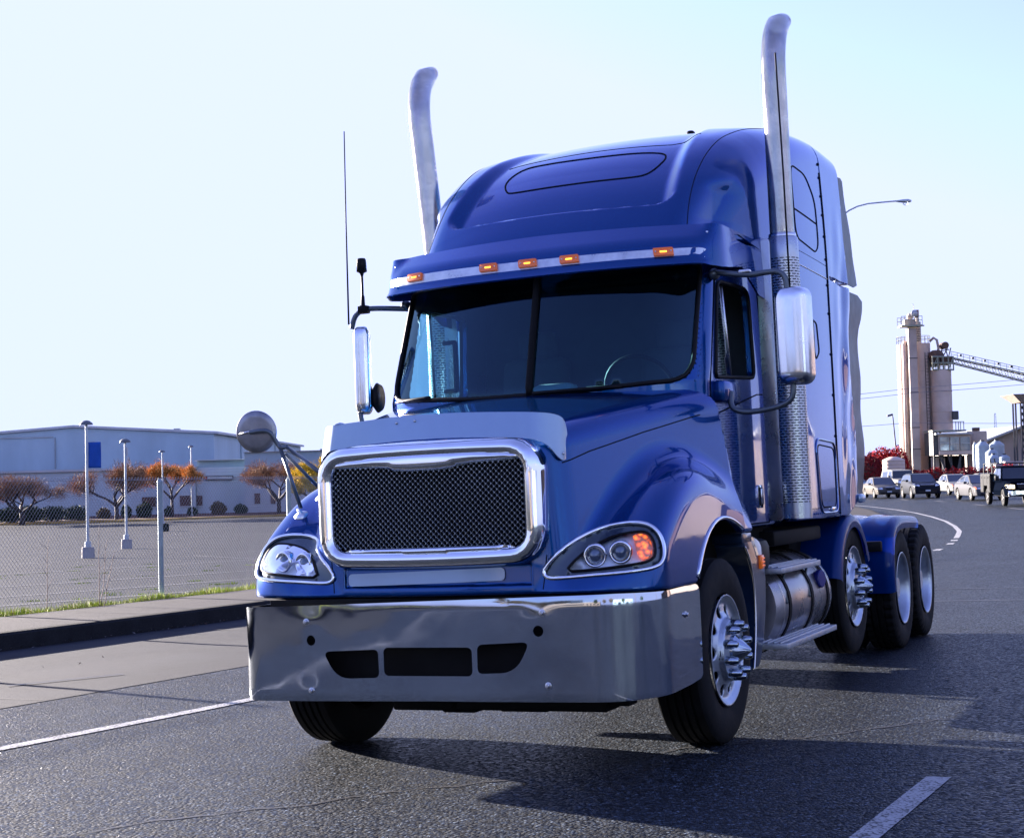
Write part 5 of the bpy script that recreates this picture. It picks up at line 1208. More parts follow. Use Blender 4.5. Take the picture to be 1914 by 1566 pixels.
# low wings in front
wing = empty('office_wing', 'long low white factory wing with dark red windows behind hedges', 'building')
Y1 = 150
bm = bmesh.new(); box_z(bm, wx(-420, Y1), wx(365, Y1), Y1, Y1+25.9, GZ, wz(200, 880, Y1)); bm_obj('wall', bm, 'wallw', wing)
bm = bmesh.new(); box_z(bm, wx(-420, Y1)-0.2, wx(365, Y1)+0.1, Y1-0.25, Y1+25.8, wz(200, 880, Y1)+0.001, wz(200, 880, Y1)+0.22); bm_obj('parapet', bm, 'trimw', wing)
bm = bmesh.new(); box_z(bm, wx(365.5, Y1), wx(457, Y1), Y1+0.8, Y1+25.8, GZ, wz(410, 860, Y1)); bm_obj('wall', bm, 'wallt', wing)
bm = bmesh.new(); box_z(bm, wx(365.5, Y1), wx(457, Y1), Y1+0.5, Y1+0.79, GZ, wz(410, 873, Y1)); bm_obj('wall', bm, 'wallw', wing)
bm = bmesh.new(); box_z(bm, wx(362, Y1), wx(457, Y1), Y1+0.3, Y1+1.2, wz(410, 860, Y1)+0.002, wz(410, 858.5, Y1)); bm_obj('parapet', bm, 'trimw', wing)
for (a, b, t, u) in ((265.5, 291, 929, 947.5), (336, 358, 926.5, 945.5), (361, 376, 926.5, 945)):
    Yw = Y1 if b < 365 else Y1; 
    bm = bmesh.new(); box_z(bm, wx(a, Yw), wx(b, Yw), (Y1-0.10 if a < 360 else Y1+0.40), (Y1+0.2 if a < 360 else Y1+0.6), wz(a, u, Yw), wz(a, t, Yw)); wd = bm_obj('window', bm, 'windark', wing)
    bm = bmesh.new(); box_z(bm, wx(a-0.7, Yw), wx(b+0.7, Yw), (Y1-0.14 if a < 360 else Y1+0.36), (Y1+0.1 if a < 360 else Y1+0.5), wz(a, u+1.2, Yw), wz(a, u, Yw)); bm_obj('sill', bm, 'trimw', wd)
sg_ = empty('wall_sign', 'long white sign with dark frame and red end on the factory wall', 'sign')
bm = bmesh.new(); box_z(bm, wx(383, Y1), wx(434.5, Y1), Y1+0.25, Y1+0.49, wz(410, 896.5, Y1), wz(410, 889, Y1)); bm_obj('sign_frame', bm, 'signblack', sg_)
bm = bmesh.new(); box_z(bm, wx(387, Y1), wx(433.5, Y1), Y1+0.2, Y1+0.249, wz(410, 895.2, Y1), wz(410, 890.3, Y1)); bm_obj('sign_panel', bm, 'trimw', sg_)
bm = bmesh.new(); box_z(bm, wx(380.5, Y1), wx(386, Y1), Y1+0.18, Y1+0.24, wz(383, 896, Y1), wz(383, 891, Y1)); bm_obj('sign_red_end', bm, 'signred', sg_)
blk = empty('factory_block', 'taller grey factory block with two narrow dark windows right of the wing', 'building')
Y2 = 146
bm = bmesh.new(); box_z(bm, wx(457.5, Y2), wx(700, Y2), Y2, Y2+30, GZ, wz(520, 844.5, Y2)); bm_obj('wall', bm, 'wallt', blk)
bm = bmesh.new(); box_z(bm, wx(456.5, Y2), wx(702, Y2), Y2-0.2, Y2+30.2, wz(520, 844.5, Y2)+0.001, wz(520, 843.2, Y2)); bm_obj('parapet', bm, 'roofgrey', blk)
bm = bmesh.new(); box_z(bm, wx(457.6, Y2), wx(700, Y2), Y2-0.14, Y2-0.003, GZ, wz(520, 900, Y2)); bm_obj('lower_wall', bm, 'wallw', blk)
for a, b in ((476, 486), (506, 515), (601, 606)):
    bm = bmesh.new(); box_z(bm, wx(a, Y2), wx(b, Y2), Y2-0.24, Y2-0.1, wz(a, 941, Y2), wz(a, 922, Y2)); bm_obj('window', bm, 'windark', blk)
bm = bmesh.new(); box_z(bm, wx(598, Y2), wx(604, Y2), Y2+0.5, Y2+3, wz(600, 843, Y2), wz(600, 838.5, Y2)); bm_obj('roof_vent', bm, 'roofgrey', blk)
# planting bed with yellow kerb
M['yellow'] = simple('yellow_kerb_paint', (0.42, 0.26, 0.05), 0.7, var=0.3, scale=1.2)
yk = [at(-260, 986, 130), at(0, 983, 128), at(240, 975, 130), at(460, 965, 134), at(620, 958, 138)]
V = []; F_ = []
for p in yk:
    z = hz(p[0], p[1]); V += [(p[0], p[1], z-0.1), (p[0], p[1], z+0.16), (p[0], p[1]+0.2, z+0.17)]
for i in range(len(yk)-1):
    for k in range(2): F_.append((i*3+k, (i+1)*3+k, (i+1)*3+k+1, i*3+k+1))
mesh_obj('yellow_kerb', V, F_, 'yellow', smooth=False)['kind'] = 'structure'
V = []; F_ = []
for p in yk: z = hz(p[0], p[1]); V += [(p[0], p[1]+0.2, z+0.165), (p[0], p[1]+8, z+0.22), (p[0], 149, z+0.2)]
for i in range(len(yk)-1):
    for k in range(2): F_.append((i*3+k, (i+1)*3+k, (i+1)*3+k+1, i*3+k+1))
M['bark'] = concrete('planting_bed_bark', (0.09, 0.045, 0.035), 3)
mesh_obj('planting_bed', V, F_, 'bark', smooth=False)['kind'] = 'structure'

# ---- foliage clumps
def leaf_mat(name, c, var=0.5, trans=0.3):
    m, n, b = node_mat(name); oi = n.nodes.new('ShaderNodeNewGeometry'); r = ramp(n, oi.outputs['Random Per Island'], [(0.0, tuple(x*(1-var) for x in c)), (0.5, c), (1.0, tuple(min(1, x*(1+var)) for x in c))]); n.links.new(r.outputs[0], b.inputs['Base Color'])
    b.inputs['Roughness'].default_value = 0.8; b.inputs['Specular IOR Level'].default_value = 0.08; return m
M['hedge'] = leaf_mat('hedge_leaves', (0.022, 0.045, 0.018)); M['hedgebrown'] = leaf_mat('bronze_leaves', (0.10, 0.075, 0.03)); M['redleaf'] = leaf_mat('red_leaves', (0.30, 0.014, 0.016), 0.6); M['redleaf2'] = leaf_mat('dark_red_leaves', (0.13, 0.014, 0.02), 0.6)
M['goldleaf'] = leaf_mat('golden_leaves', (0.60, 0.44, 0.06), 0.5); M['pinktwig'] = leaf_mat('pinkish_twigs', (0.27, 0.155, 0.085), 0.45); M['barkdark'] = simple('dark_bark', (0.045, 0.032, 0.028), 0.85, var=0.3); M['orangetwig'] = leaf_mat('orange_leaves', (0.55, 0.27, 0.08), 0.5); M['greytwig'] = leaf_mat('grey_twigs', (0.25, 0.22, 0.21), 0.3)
def leaves(V, F_, rng, c, r, n, size, shell=0.55, flat=1.0, mi=None, m=0, lump=0.25):
    ph = [rng.uniform(0, 6.28) for _ in range(6)]
    for i in range(n):
        u = rng.uniform(-1, 1); a = rng.uniform(0, 6.283); q = math.sqrt(1-u*u); d = np.array([q*math.cos(a), q*math.sin(a), u])
        k = 1+lump*(math.sin(3*d[0]*2+ph[0])*math.sin(3*d[1]*2+ph[1])+0.7*math.sin(5*d[2]+ph[2]+4*d[0]))*0.6
        rr = (shell+(1-shell)*rng.random()**0.6)*k; p = np.array(c)+d*np.array(r)*rr
        n1 = np.array([rng.gauss(0, 1) for _ in range(3)]); n1 /= np.linalg.norm(n1); n2 = np.cross(n1, [rng.gauss(0, 1) for _ in range(3)]); n2 /= np.linalg.norm(n2)+1e-9
        s = size*rng.uniform(0.6, 1.4); b = len(V); V.extend([p+n1*s, p+n2*s*0.5, p-n1*s, p-n2*s*0.5]); F_.append((b, b+1, b+2, b+3))
        if mi is not None: mi.append(m)
def shrub(name, c, r, n, size, mat, label, cat, group=None, seed=1, core='barkdark'):
    rng = random.Random(seed); V = []; F_ = []; mi = []
    leaves(V, F_, rng, c, r, n, size, shell=0.45, mi=mi, m=0, lump=0.2)
    nb = len(V)
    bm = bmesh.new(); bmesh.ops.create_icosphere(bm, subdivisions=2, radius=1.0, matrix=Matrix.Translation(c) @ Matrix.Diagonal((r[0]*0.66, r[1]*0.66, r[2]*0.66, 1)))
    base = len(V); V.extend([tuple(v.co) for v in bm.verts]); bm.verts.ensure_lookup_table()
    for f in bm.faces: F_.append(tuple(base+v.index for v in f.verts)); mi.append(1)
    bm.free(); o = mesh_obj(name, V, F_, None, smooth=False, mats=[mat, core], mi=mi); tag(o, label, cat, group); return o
def on(px, Y, py=900): x = wx(px, Y); return x, Y, hz(x, Y)
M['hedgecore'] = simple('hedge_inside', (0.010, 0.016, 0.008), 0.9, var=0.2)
HED = [(10, 50, 129, 16, 'leftmost dark green clipped hedge shrub at the lot edge'), (52, 46, 130, 17, 'dark green rounded hedge shrub behind the leftmost tree trunk'), (95, 46, 131, 16, 'third dark green hedge shrub from the left'), (137, 40, 132, 15, 'dark green hedge shrub left of the banner lamp post'), (265, 24, 136, 15, 'dark shrub between second and third lamp posts'), (232, 14, 135, 14, 'small dark shrub beside the second lamp post'), (312, 12, 138, 10, 'small dark shrub under the orange topped tree'), (447, 20, 141, 10, 'square dark green hedge near the narrow windows')]
for i, (px, wpx, Y, hpx, lab) in enumerate(HED):
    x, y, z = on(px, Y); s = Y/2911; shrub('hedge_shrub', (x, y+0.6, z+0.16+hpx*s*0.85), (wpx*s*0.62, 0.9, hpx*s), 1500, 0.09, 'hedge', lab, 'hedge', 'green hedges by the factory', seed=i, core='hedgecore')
for i, (px, wpx, Y, hpx, mat, lab) in enumerate([(190, 20, 134, 12, 'hedgebrown', 'brownish dry shrub between the two nearest lot lamps'), (405, 26, 140, 14, 'hedgebrown', 'green shrub with orange brown top right of the paired windows'), (356, 16, 139, 9, 'hedge', 'sparse low green plant below the paired windows')]):
    x, y, z = on(px, Y); s = Y/2911; shrub('bed_shrub', (x, y+0.6, z+0.16+hpx*s*0.8), (wpx*s*0.6, 0.8, hpx*s), 1200, 0.09, mat, lab, 'shrub', 'shrubs in the planting bed', seed=20+i)

# ---- vase shaped trees with fine twigs
def tree(name, px, Y, hpx, wpx, twig, label, top=None, seed=1, dens=1.0, leafn=2500, trunk=0.22, group='trees in front of the factory'):
    rng = random.Random(seed); x, y, z = on(px, Y); s = Y/2911; Ht, Wd = hpx*s, wpx*s
    t = empty(name, label, 'tree', group, loc=(x, y, z+0.1)); bm = bmesh.new(); tips = []
    def branch(p, d, L, r, lev):
        n = 4; P = [p]; dd = Vector(d)
        for k in range(n):
            dd = (dd+Vector((rng.gauss(0, 0.10), rng.gauss(0, 0.10), rng.gauss(0.02, 0.06)))).normalized(); P.append(P[-1]+dd*(L/n))
        tube(bm, P, [r*(1-0.35*k/n) for k in range(n+1)], 5 if lev < 2 else 3, caps=False)
        if lev >= 4: tips.append((P[-1], dd)); tips.append((P[2], dd)); return
        if lev >= 2: tips.append((P[-1], dd))
        for k in range(3 if lev < 3 else 3):
            a = rng.uniform(0, 6.283); sp = rng.uniform(0.35, 0.75); side = Vector((math.cos(a), math.sin(a), rng.uniform(-0.15, 0.2)))
            branch(P[-1] if k < 2 else P[-2], (dd*(1-sp*0.5)+side*sp).normalized(), L*rng.uniform(0.62, 0.85), r*0.62, lev+1)
    for k in range(4):
        a = 6.283*k/4+rng.uniform(-0.4, 0.4); dd = Vector((math.cos(a)*0.75, math.sin(a)*0.75, 0.75)).normalized()
        branch(Vector((0, 0, Ht*trunk)), dd, Ht*0.28, 0.11*Ht/4.5, 1)
    tube(bm, [Vector((0, 0, -0.2)), Vector((0.03, 0, Ht*trunk*0.5)), Vector((0, 0, Ht*trunk+0.1))], [0.17*Ht/4.5, 0.13*Ht/4.5, 0.13*Ht/4.5], 8)
    zs = [p.z for p, _ in tips]; xs = [abs(p.x) for p, _ in tips]; kz = Ht*0.95/max(zs); kx = Wd*0.5/np.percentile(xs, 95)
    for v in bm.verts: v.co = Vector((v.co.x*kx, v.co.y*kx, v.co.z*kz))
    tips = [(Vector((p.x*kx, p.y*kx, p.z*kz)), d) for p, d in tips]
    bm_obj('trunk', bm, 'barkdark', t, smooth=True)
    V = []; F_ = []; mi = []
    for i in range(int(leafn*dens*1.5)):
        p, d = tips[rng.randrange(len(tips))]; p = p+Vector((rng.gauss(0, 0.16), rng.gauss(0, 0.16), rng.gauss(-0.05, 0.20)))*Wd/5
        q = (d+Vector((rng.gauss(0, 0.5), rng.gauss(0, 0.5), rng.gauss(0, 0.45)))).normalized(); L = rng.uniform(0.15, 0.42); w_ = rng.uniform(0.008, 0.018); sd_ = q.cross(Vector((rng.gauss(0, 1), rng.gauss(0, 1), rng.gauss(0, 1)))).normalized()*w_
        b = len(V); V.extend([p-sd_, p+sd_, p+q*L+sd_*0.4, p+q*L-sd_*0.4]); F_.append((b, b+1, b+2, b+3)); mi.append(0)
    if top:
        for i in range(int(leafn*1.3)):
            p, d = tips[rng.randrange(len(tips))]
            if p.z < Ht*top[1]+rng.gauss(0, 0.25): continue
            p = p+Vector((rng.gauss(0, 0.2), rng.gauss(0, 0.2), rng.gauss(0, 0.15))); n1 = Vector((rng.gauss(0, 1), rng.gauss(0, 1), rng.gauss(0, 1))).normalized()*0.07; n2 = n1.cross(Vector((rng.gauss(0, 1), rng.gauss(0, 1), 1))).normalized()*0.05
            b = len(V); V.extend([p+n1, p+n2, p-n1, p-n2]); F_.append((b, b+1, b+2, b+3)); mi.append(1)
    mesh_obj('crown', V, F_, None, t, smooth=False, mats=[twig, top[0] if top else twig], mi=mi)
    return t
tree('bare_tree', 40, 127, 88, 135, 'pinktwig', 'wide bare tree with pinkish twigs at the left edge of the lot', seed=3, leafn=9000)
tree('bare_tree', 217, 131, 108, 150, 'pinktwig', 'widest bare tree with dark spreading limbs left of the fence post', seed=5, leafn=9500)
tree('bare_tree', 321, 137, 108, 100, 'orangetwig', 'vase shaped tree with glowing orange top right of the near fence post', top=('orangetwig', 0.72), seed=7, leafn=6500, trunk=0.3)
tree('bare_tree', 520, 138, 100, 118, 'pinktwig', 'bare brown tree seen behind the round fender mirror arm', seed=11, leafn=7500)
tree('golden_tree', 590, 134, 110, 74, 'goldleaf', 'golden leafed tree just left of the truck grille', top=('goldleaf', 0.10), seed=13, leafn=9000, trunk=0.12)

# ---- lot lamps
M['blocks'] = concrete('white_concrete_block', (0.36, 0.34, 0.32), 1.0)
M['lamppost'] = simple('lamp_post_grey', (0.42, 0.47, 0.50), 0.45, 0.4, var=0.15, scale=3); M['banner'] = simple('blue_banner_cloth', (0.004, 0.07, 0.36), 0.8, var=0.06, scale=2); M['lampdark'] = simple('lamp_head_dark', (0.10, 0.11, 0.12), 0.5, var=0.15)
def lot_lamp(x, y, h_, label, base=True, banner=False, box_=False):
    z = hz(x, y); t = empty('lot_lamp', label, 'lamp post', 'lamp posts in the parking lot', loc=(x, y, z))
    if base:
        bm = bmesh.new(); lathe(bm, [(-0.1, 0.23), (0.36, 0.22), (0.40, 0.20), (0.40, 0.001)], axis='z', seg=18); bm_obj('concrete_base', bm, 'blocks', t, auto=40)
    bm = bmesh.new(); lathe(bm, [(0.40 if base else 0, 0.12), (0.58 if base else 0.2, 0.11), (0.60 if base else 0.22, 0.055), (h_-0.1, 0.045), (h_-0.1, 0.001)], axis='z', seg=12); bm_obj('pole', bm, 'lamppost', t, auto=40)
    bm = bmesh.new(); lathe(bm, [(h_-0.16, 0.001), (h_-0.16, 0.24), (h_-0.10, 0.22), (h_-0.02, 0.12), (h_, 0.03), (h_, 0.001)], axis='z', seg=16); bm_obj('lamp_head', bm, 'lampdark', t, auto=40)
    if banner:
        bm = bmesh.new()
        V = []; 
        for i in range(7):
            for j in range(11): V.append((0.06+i*0.075, 0.02*math.sin(i*0.9+j*0.5), h_-0.78-j*0.092))
        me = mesh_obj('banner', V, [(i*11+j, (i+1)*11+j, (i+1)*11+j+1, i*11+j+1) for i in range(6) for j in range(10)], 'banner', t); md = me.modifiers.new('thick', 'SOLIDIFY'); md.thickness = 0.01
        for zz in (h_-0.76, h_-1.72):
            bm = bmesh.new(); tube(bm, [(0, 0, zz), (0.52, 0, zz)], 0.012, 6); bm_obj('banner_rod', bm, 'lamppost', t)
    if box_:
        bm = bmesh.new(); box(bm, (0.07, 0, h_-0.55), (0.07, 0.10, 0.34), bevel=0.01); bm_obj('white_box', bm, 'trimw', t)
    return t
lot_lamp(-15.15, 55.38, 4.89, 'nearest lot lamp post with a blue banner on round concrete base', banner=True)
lot_lamp(-16.43, 66.03, 4.65, 'lot lamp post with small white box near its top', box_=True)
lot_lamp(wx(304, 115), 115, 5.5, 'lamp post seen just right of the near fence post', base=False)
lot_lamp(wx(358, 137), 137, 6.4, 'farthest lot lamp post in front of the paired windows', base=False)
bm = bmesh.new(); x, y = wx(307, 96), 96; lathe(bm, [(0, 0.22), (0.05, 0.25), (0.42, 0.26), (0.48, 0.2), (0.5, 0.001)], axis='z', seg=14, c=(x, y, hz(x, y))); tag(bm_obj('litter_bin', bm, 'hedgecore', auto=40), 'small dark green litter bin standing in the lot', 'bin')
# weeds in cracks of the lot
rng = random.Random(12); V = []; F_ = []
for k in range(46):
    x, y = rng.uniform(-16, -5), rng.uniform(27, 48)
    for j in range(24):
        a = rng.uniform(0, 6.28); b = len(V); q = (x+rng.gauss(0, 0.12), y+rng.gauss(0, 0.06)); z = hz(*q)-0.015; h_ = rng.uniform(0.01, 0.05); V += [(q[0]-0.01, q[1], z), (q[0]+0.01, q[1], z), (q[0]+rng.gauss(0, 0.02), q[1], z+h_)]; F_.append((b, b+1, b+2))
tag(mesh_obj('crack_weeds', V, F_, 'grassA', smooth=False), 'small green weeds growing in cracks of the parking lot', 'weeds', kind='stuff')

# ================================================================== RIGHT BACKGROUND
M['concreteb'] = simple('silo_beige_paint', (0.52, 0.41, 0.34), 0.75, var=0.18, scale=0.35); M['concretec'] = simple('silo_beige_dark', (0.44, 0.35, 0.29), 0.75, var=0.2, scale=0.4); M['rust'] = simple('rusty_steel', (0.10, 0.055, 0.035), 0.8, var=0.5, scale=0.8); M['steelgrn'] = simple('pale_green_steel', (0.28, 0.29, 0.22), 0.6, var=0.25, scale=1); M['darksteel'] = simple('dark_steel', (0.05, 0.05, 0.055), 0.6, var=0.3)
M['polytank'] = simple('white_poly_tank', (0.26, 0.32, 0.38), 0.45, var=0.12, scale=0.8); M['tantank'] = simple('tan_poly_tank', (0.55, 0.42, 0.33), 0.6, var=0.1, scale=0.6); M['cabglass'] = simple('control_room_glass', (0.14, 0.20, 0.24), 0.1, 0.3, coat=1, var=0.4, scale=0.8); M['corr'] = clad('corrugated_shed', (0.32, 0.26, 0.22), 3.0)
YS = 190
def X(px, Y=YS): return wx(px, Y)
def Z(py, px=1740, Y=YS): return wz(px, py, Y)
GS = hz(X(1740), YS)
def silo(name, pl, pr_, pt, label, Y=YS, mat='concreteb', rings=(0.2, 0.45, 0.7), pbot=None, ladder=True):
    x0, x1 = X(pl, Y), X(pr_, Y); r = (x1-x0)/2; cx = (x0+x1)/2; zt = Z(pt, (pl+pr_)/2, Y); zb = GS if pbot is None else Z(pbot, (pl+pr_)/2, Y)
    t = empty(name, label, 'silo', 'silos of the concrete plant', loc=(cx, Y, GS)); bm = bmesh.new(); lathe(bm, [(zb-GS-(0.3 if pbot is None else 0), r), (zt-GS, r), (zt-GS, 0.001)], axis='z', seg=36); bm_obj('shell', bm, mat, t, auto=40)
    for q in rings:
        zz = (zb-GS)+(zt-zb)*q; bm = bmesh.new(); lathe(bm, [(zz-0.06, r+0.003), (zz-0.05, r+0.05), (zz+0.05, r+0.05), (zz+0.06, r+0.003)], axis='z', seg=36); bm_obj('ring_joint', bm, 'concretec', t)
    if ladder:
        bm = bmesh.new()
        for dx in (-0.2, 0.2): tube(bm, [(r*0.3+dx, -r*1.02-0.1, 0), (r*0.3+dx, -r*1.02-0.1, (zt-GS)*0.93)], 0.04, 4)
        for k in range(40): zz = (zt-GS)*0.93*k/40; tube(bm, [(r*0.3-0.2, -r*1.02-0.1, zz), (r*0.3+0.2, -r*1.02-0.1, zz)], 0.02, 4)
        bm_obj('ladder', bm, 'darksteel', t)
    bm = bmesh.new(); n = 14
    for k in range(n+1):
        a = -math.pi+math.pi*k/n*2; tube(bm, [(r*math.cos(a), r*math.sin(a), zt-GS), (r*math.cos(a), r*math.sin(a), zt-GS+0.9)], 0.03, 4)
    for hh in (0.5, 0.9): tube(bm, [(r*math.cos(2*math.pi*k/n), r*math.sin(2*math.pi*k/n), zt-GS+hh) for k in range(n)], 0.03, 4, closed=True)
    bm_obj('top_railing', bm, 'steelgrn', t); return t
sA = silo('storage_silo', 1685, 1715, 644, 'leftmost tall beige silo, sunlit down its left side', rings=(0.15, 0.42, 0.75))
sB = silo('storage_silo', 1714, 1747, 642, 'second tall beige silo, right of the square elevator tower', Y=YS+1, rings=(0.2, 0.5, 0.8))
bm = bmesh.new(); tube(bm, [(1.6, -1.3, (Z(735)-GS)), (1.75, -1.3, Z(650)-GS), (1.6, -1.3, Z(636)-GS), (1.2, -1.3, Z(632)-GS), (0.8, -1.0, Z(638)-GS)], 0.16, 8); bm_obj('filling_pipe', bm, 'concretec', sB, smooth=True)
bm = bmesh.new(); tube(bm, [(0.9, -1.5, Z(735)-GS), (1.35, -1.5, Z(742)-GS), (1.55, -1.4, Z(756)-GS), (1.6, -1.4, 0)], 0.14, 8); bm_obj('discharge_pipe', bm, 'concretec', sB, smooth=True)
bm = bmesh.new(); tube(bm, [(-0.45, -1.35, 0.0), (-0.45, -1.35, Z(645)-GS), (-0.35, -1.3, Z(641)-GS), (0, -1.0, Z(643)-GS)], 0.28, 10); bm_obj('filling_pipe', bm, 'concreteb', sA, smooth=True)
sC = silo('aggregate_silo', 1746, 1784.5, 692, 'shorter wide beige silo under the rusty conveyor head', pbot=808, rings=(0.33, 0.66), ladder=False)
bm = bmesh.new(); box(bm, (X(1783.5)-X(1765), -1.4, Z(777, 1783)-GS), (0.75, 0.5, 1.05), bevel=0.08); bm_obj('cabinet', bm, 'darksteel', sC)
# elevator tower
el = empty('elevator_tower', 'square beige elevator tower with a railed platform and dish on top', 'tower', loc=(X(1706), YS-1.9, GS))
ox = X(1706)
bm = bmesh.new(); box_z(bm, X(1698)-ox, X(1713)-ox, -0.5, 0.5, 0, Z(616, 1706)-GS); bm_obj('shaft', bm, 'concretec', el)
for py in (672, 735, 800, 840): bm = bmesh.new(); box_z(bm, X(1697.5)-ox, X(1713.5)-ox, -0.55, 0.55, Z(py, 1706)-GS-0.05, Z(py, 1706)-GS+0.05); bm_obj('shaft_flange', bm, 'darksteel', el)
bm = bmesh.new(); box_z(bm, X(1684)-ox, X(1723)-ox, -1.0, 1.0, Z(614, 1704)-GS, Z(611, 1704)-GS); bm_obj('platform', bm, 'steelgrn', el)
bm = bmesh.new()
for px in np.linspace(1684, 1722.5, 7):
    for yy in (-0.98, 0.98): tube(bm, [(X(px)-ox, yy, Z(611, 1704)-GS), (X(px)-ox, yy, Z(595, 1704)-GS)], 0.035, 4)
for py in (602.5, 595.5):
    for yy in (-0.98, 0.98): tube(bm, [(X(1684)-ox, yy, Z(py, 1704)-GS), (X(1722.5)-ox, yy, Z(py, 1704)-GS)], 0.035, 4)
bm_obj('railing', bm, 'steelgrn', el)
bm = bmesh.new(); box_z(bm, X(1692)-ox, X(1711)-ox, -0.6, 0.6, Z(611, 1704)-GS, Z(600, 1704)-GS, bevel=0.06); box_z(bm, X(1698)-ox, X(1710)-ox, -0.4, 0.4, Z(600, 1704)-GS, Z(588.5, 1704)-GS, bevel=0.3); bm_obj('elevator_head', bm, 'concretec', el)
bm = bmesh.new(); box_z(bm, X(1713.5)-ox, X(1719.5)-ox, -0.3, 0.3, Z(596, 1716)-GS, Z(582.5, 1716)-GS); bm_obj('drive_motor', bm, 'rust', el)
bm = bmesh.new(); lathe(bm, [(-0.75, 0.001), (-0.70, 0.40), (-0.62, 0.42)], axis='y', seg=20, c=(X(1710)-ox, 0, Z(589.5, 1710)-GS)); bm_obj('dish_antenna', bm, 'trimw', el, smooth=True)
bm = bmesh.new(); tube(bm, [(X(1711)-ox, 0, Z(588, 1710)-GS), (X(1711.3)-ox, 0, Z(572, 1710)-GS), (X(1708)-ox, 0, Z(572, 1710)-GS)], 0.035, 5); bm_obj('mast', bm, 'steelgrn', el)
bm = bmesh.new()
for k in range(8): box_z(bm, X(1713.5)-ox, X(1721)-ox, -0.4, 0.4, Z(640-k*3.2, 1716)-GS, Z(640-k*3.2, 1716)-GS+0.05)
bm_obj('stair', bm, 'darksteel', el)
df_ = empty('dust_filter', 'slim beige filter cylinder standing on top of the second silo', 'dust filter', loc=(X(1729), YS+1, Z(642)))
bm = bmesh.new(); cyl_bm(bm, (0, 0), 0.40, 0, Z(600, 1729)-Z(642), 20); cyl_bm(bm, (0, 0), 0.22, Z(600, 1729)-Z(642), Z(593, 1729)-Z(642), 14); bm_obj('filter_body', bm, 'concretec', df_, auto=40)
bm = bmesh.new(); cyl_bm(bm, (0.3, 0), 0.55, Z(608, 1729)-Z(642), Z(606.5, 1729)-Z(642), 14); bm_obj('filter_platform', bm, 'darksteel', df_)
# conveyor head house and conveyor
hh = empty('conveyor_head', 'rusty conveyor head frame standing on the shorter silo', 'conveyor head', loc=(X(1765), YS, Z(692, 1765)))
def rel(px, py, yy=0.0): return (X(px)-X(1765), yy, Z(py, px)-Z(692, 1765))
bm = bmesh.new()
for px in (1746, 1756, 1766, 1776, 1785):
    for yy in (-1.1, 1.1): tube(bm, [rel(px, 692, yy), rel(px, 668, yy)], 0.09, 4)
for py in (692, 680, 668):
    for yy in (-1.1, 1.1): tube(bm, [rel(1745, py, yy), rel(1786, py, yy)], 0.10, 4)
tube(bm, [rel(1746, 692, -1.1), rel(1756, 668, -1.1)], 0.06, 4); tube(bm, [rel(1776, 692, -1.1), rel(1785, 668, -1.1)], 0.06, 4)
bm_obj('frame', bm, 'steelgrn', hh)
bm = bmesh.new(); box(bm, rel(1775, 674), (1.6, 1.8, 0.9)); box(bm, rel(1752, 677), (0.7, 1.6, 1.1)); bm_obj('hopper_sides', bm, 'rust', hh)
bm = bmesh.new(); lathe(bm, [(0, 1.0), (0.5, 0.85), (0.8, 0.5), (0.85, 0.001)], axis='z', seg=14, c=rel(1758, 667)); bm_obj('gravel_heap', bm, 'rust', hh, smooth=True)
bm = bmesh.new(); lathe(bm, [(-0.8, 0.001), (-0.8, 0.42), (0.8, 0.42), (0.8, 0.001)], axis='y', seg=18, c=rel(1773, 646)); bm_obj('head_drum', bm, 'rust', hh, auto=40)
bm = bmesh.new()
for px0, px1 in ((1766, 1770), (1770, 1780), (1780, 1776), (1781, 1786)): tube(bm, [rel(px0, 668), rel(px1, 650)], 0.07, 4)
tube(bm, [rel(1767, 656), rel(1783, 653)], 0.06, 4); bm_obj('drum_frame', bm, 'darksteel', hh)
cv = empty('belt_conveyor', 'long pale green truss conveyor sloping down to the right from the silo', 'conveyor', loc=(X(1784), YS, Z(668, 1784)))
def rc(px, py, yy=0.0): return (X(px)-X(1784), yy, Z(py, px)-Z(668, 1784))
n = 26; pa, pb = 1783, 2080
def lin(px, a, b): return a+(b-a)*(px-1783)/(1914-1783)
bm = bmesh.new()
for yy in (-0.55, 0.55):
    tube(bm, [rc(pa, lin(pa, 668, 697), yy), rc(pb, lin(pb, 668, 697), yy)], 0.07, 4); tube(bm, [rc(pa, lin(pa, 677, 711), yy), rc(pb, lin(pb, 677, 711), yy)], 0.07, 4)
    for k in range(n):
        p0, p1 = pa+(pb-pa)*k/n, pa+(pb-pa)*(k+1)/n; tube(bm, [rc(p0, lin(p0, 677, 711), yy), rc((p0+p1)/2, lin((p0+p1)/2, 668, 697), yy), rc(p1, lin(p1, 677, 711), yy)], 0.04, 4)
bm_obj('truss', bm, 'steelgrn', cv)
bm = bmesh.new()
for yy in (-0.75,):
    tube(bm, [rc(pa, lin(pa, 657.5, 688), yy), rc(pb, lin(pb, 657.5, 688), yy)], 0.035, 4); tube(bm, [rc(pa, lin(pa, 662.5, 692), yy), rc(pb, lin(pb, 662.5, 692), yy)], 0.03, 4)
    for k in range(n): p0 = pa+(pb-pa)*k/n; tube(bm, [rc(p0, lin(p0, 668, 697), yy), rc(p0, lin(p0, 657.5, 688), yy)], 0.03, 4)
bm_obj('handrail', bm, 'steelgrn', cv)
bm = bmesh.new(); vv = [rc(pa, lin(pa, 669.5, 699.5), -0.45), rc(pb, lin(pb, 669.5, 699.5), -0.45), rc(pb, lin(pb, 669.5, 699.5), 0.45), rc(pa, lin(pa, 669.5, 699.5), 0.45)]; fs = bm.faces.new([bm.verts.new(v) for v in vv]); bmesh.ops.solidify(bm, geom=[fs], thickness=0.3); bm_obj('belt', bm, 'darksteel', cv)
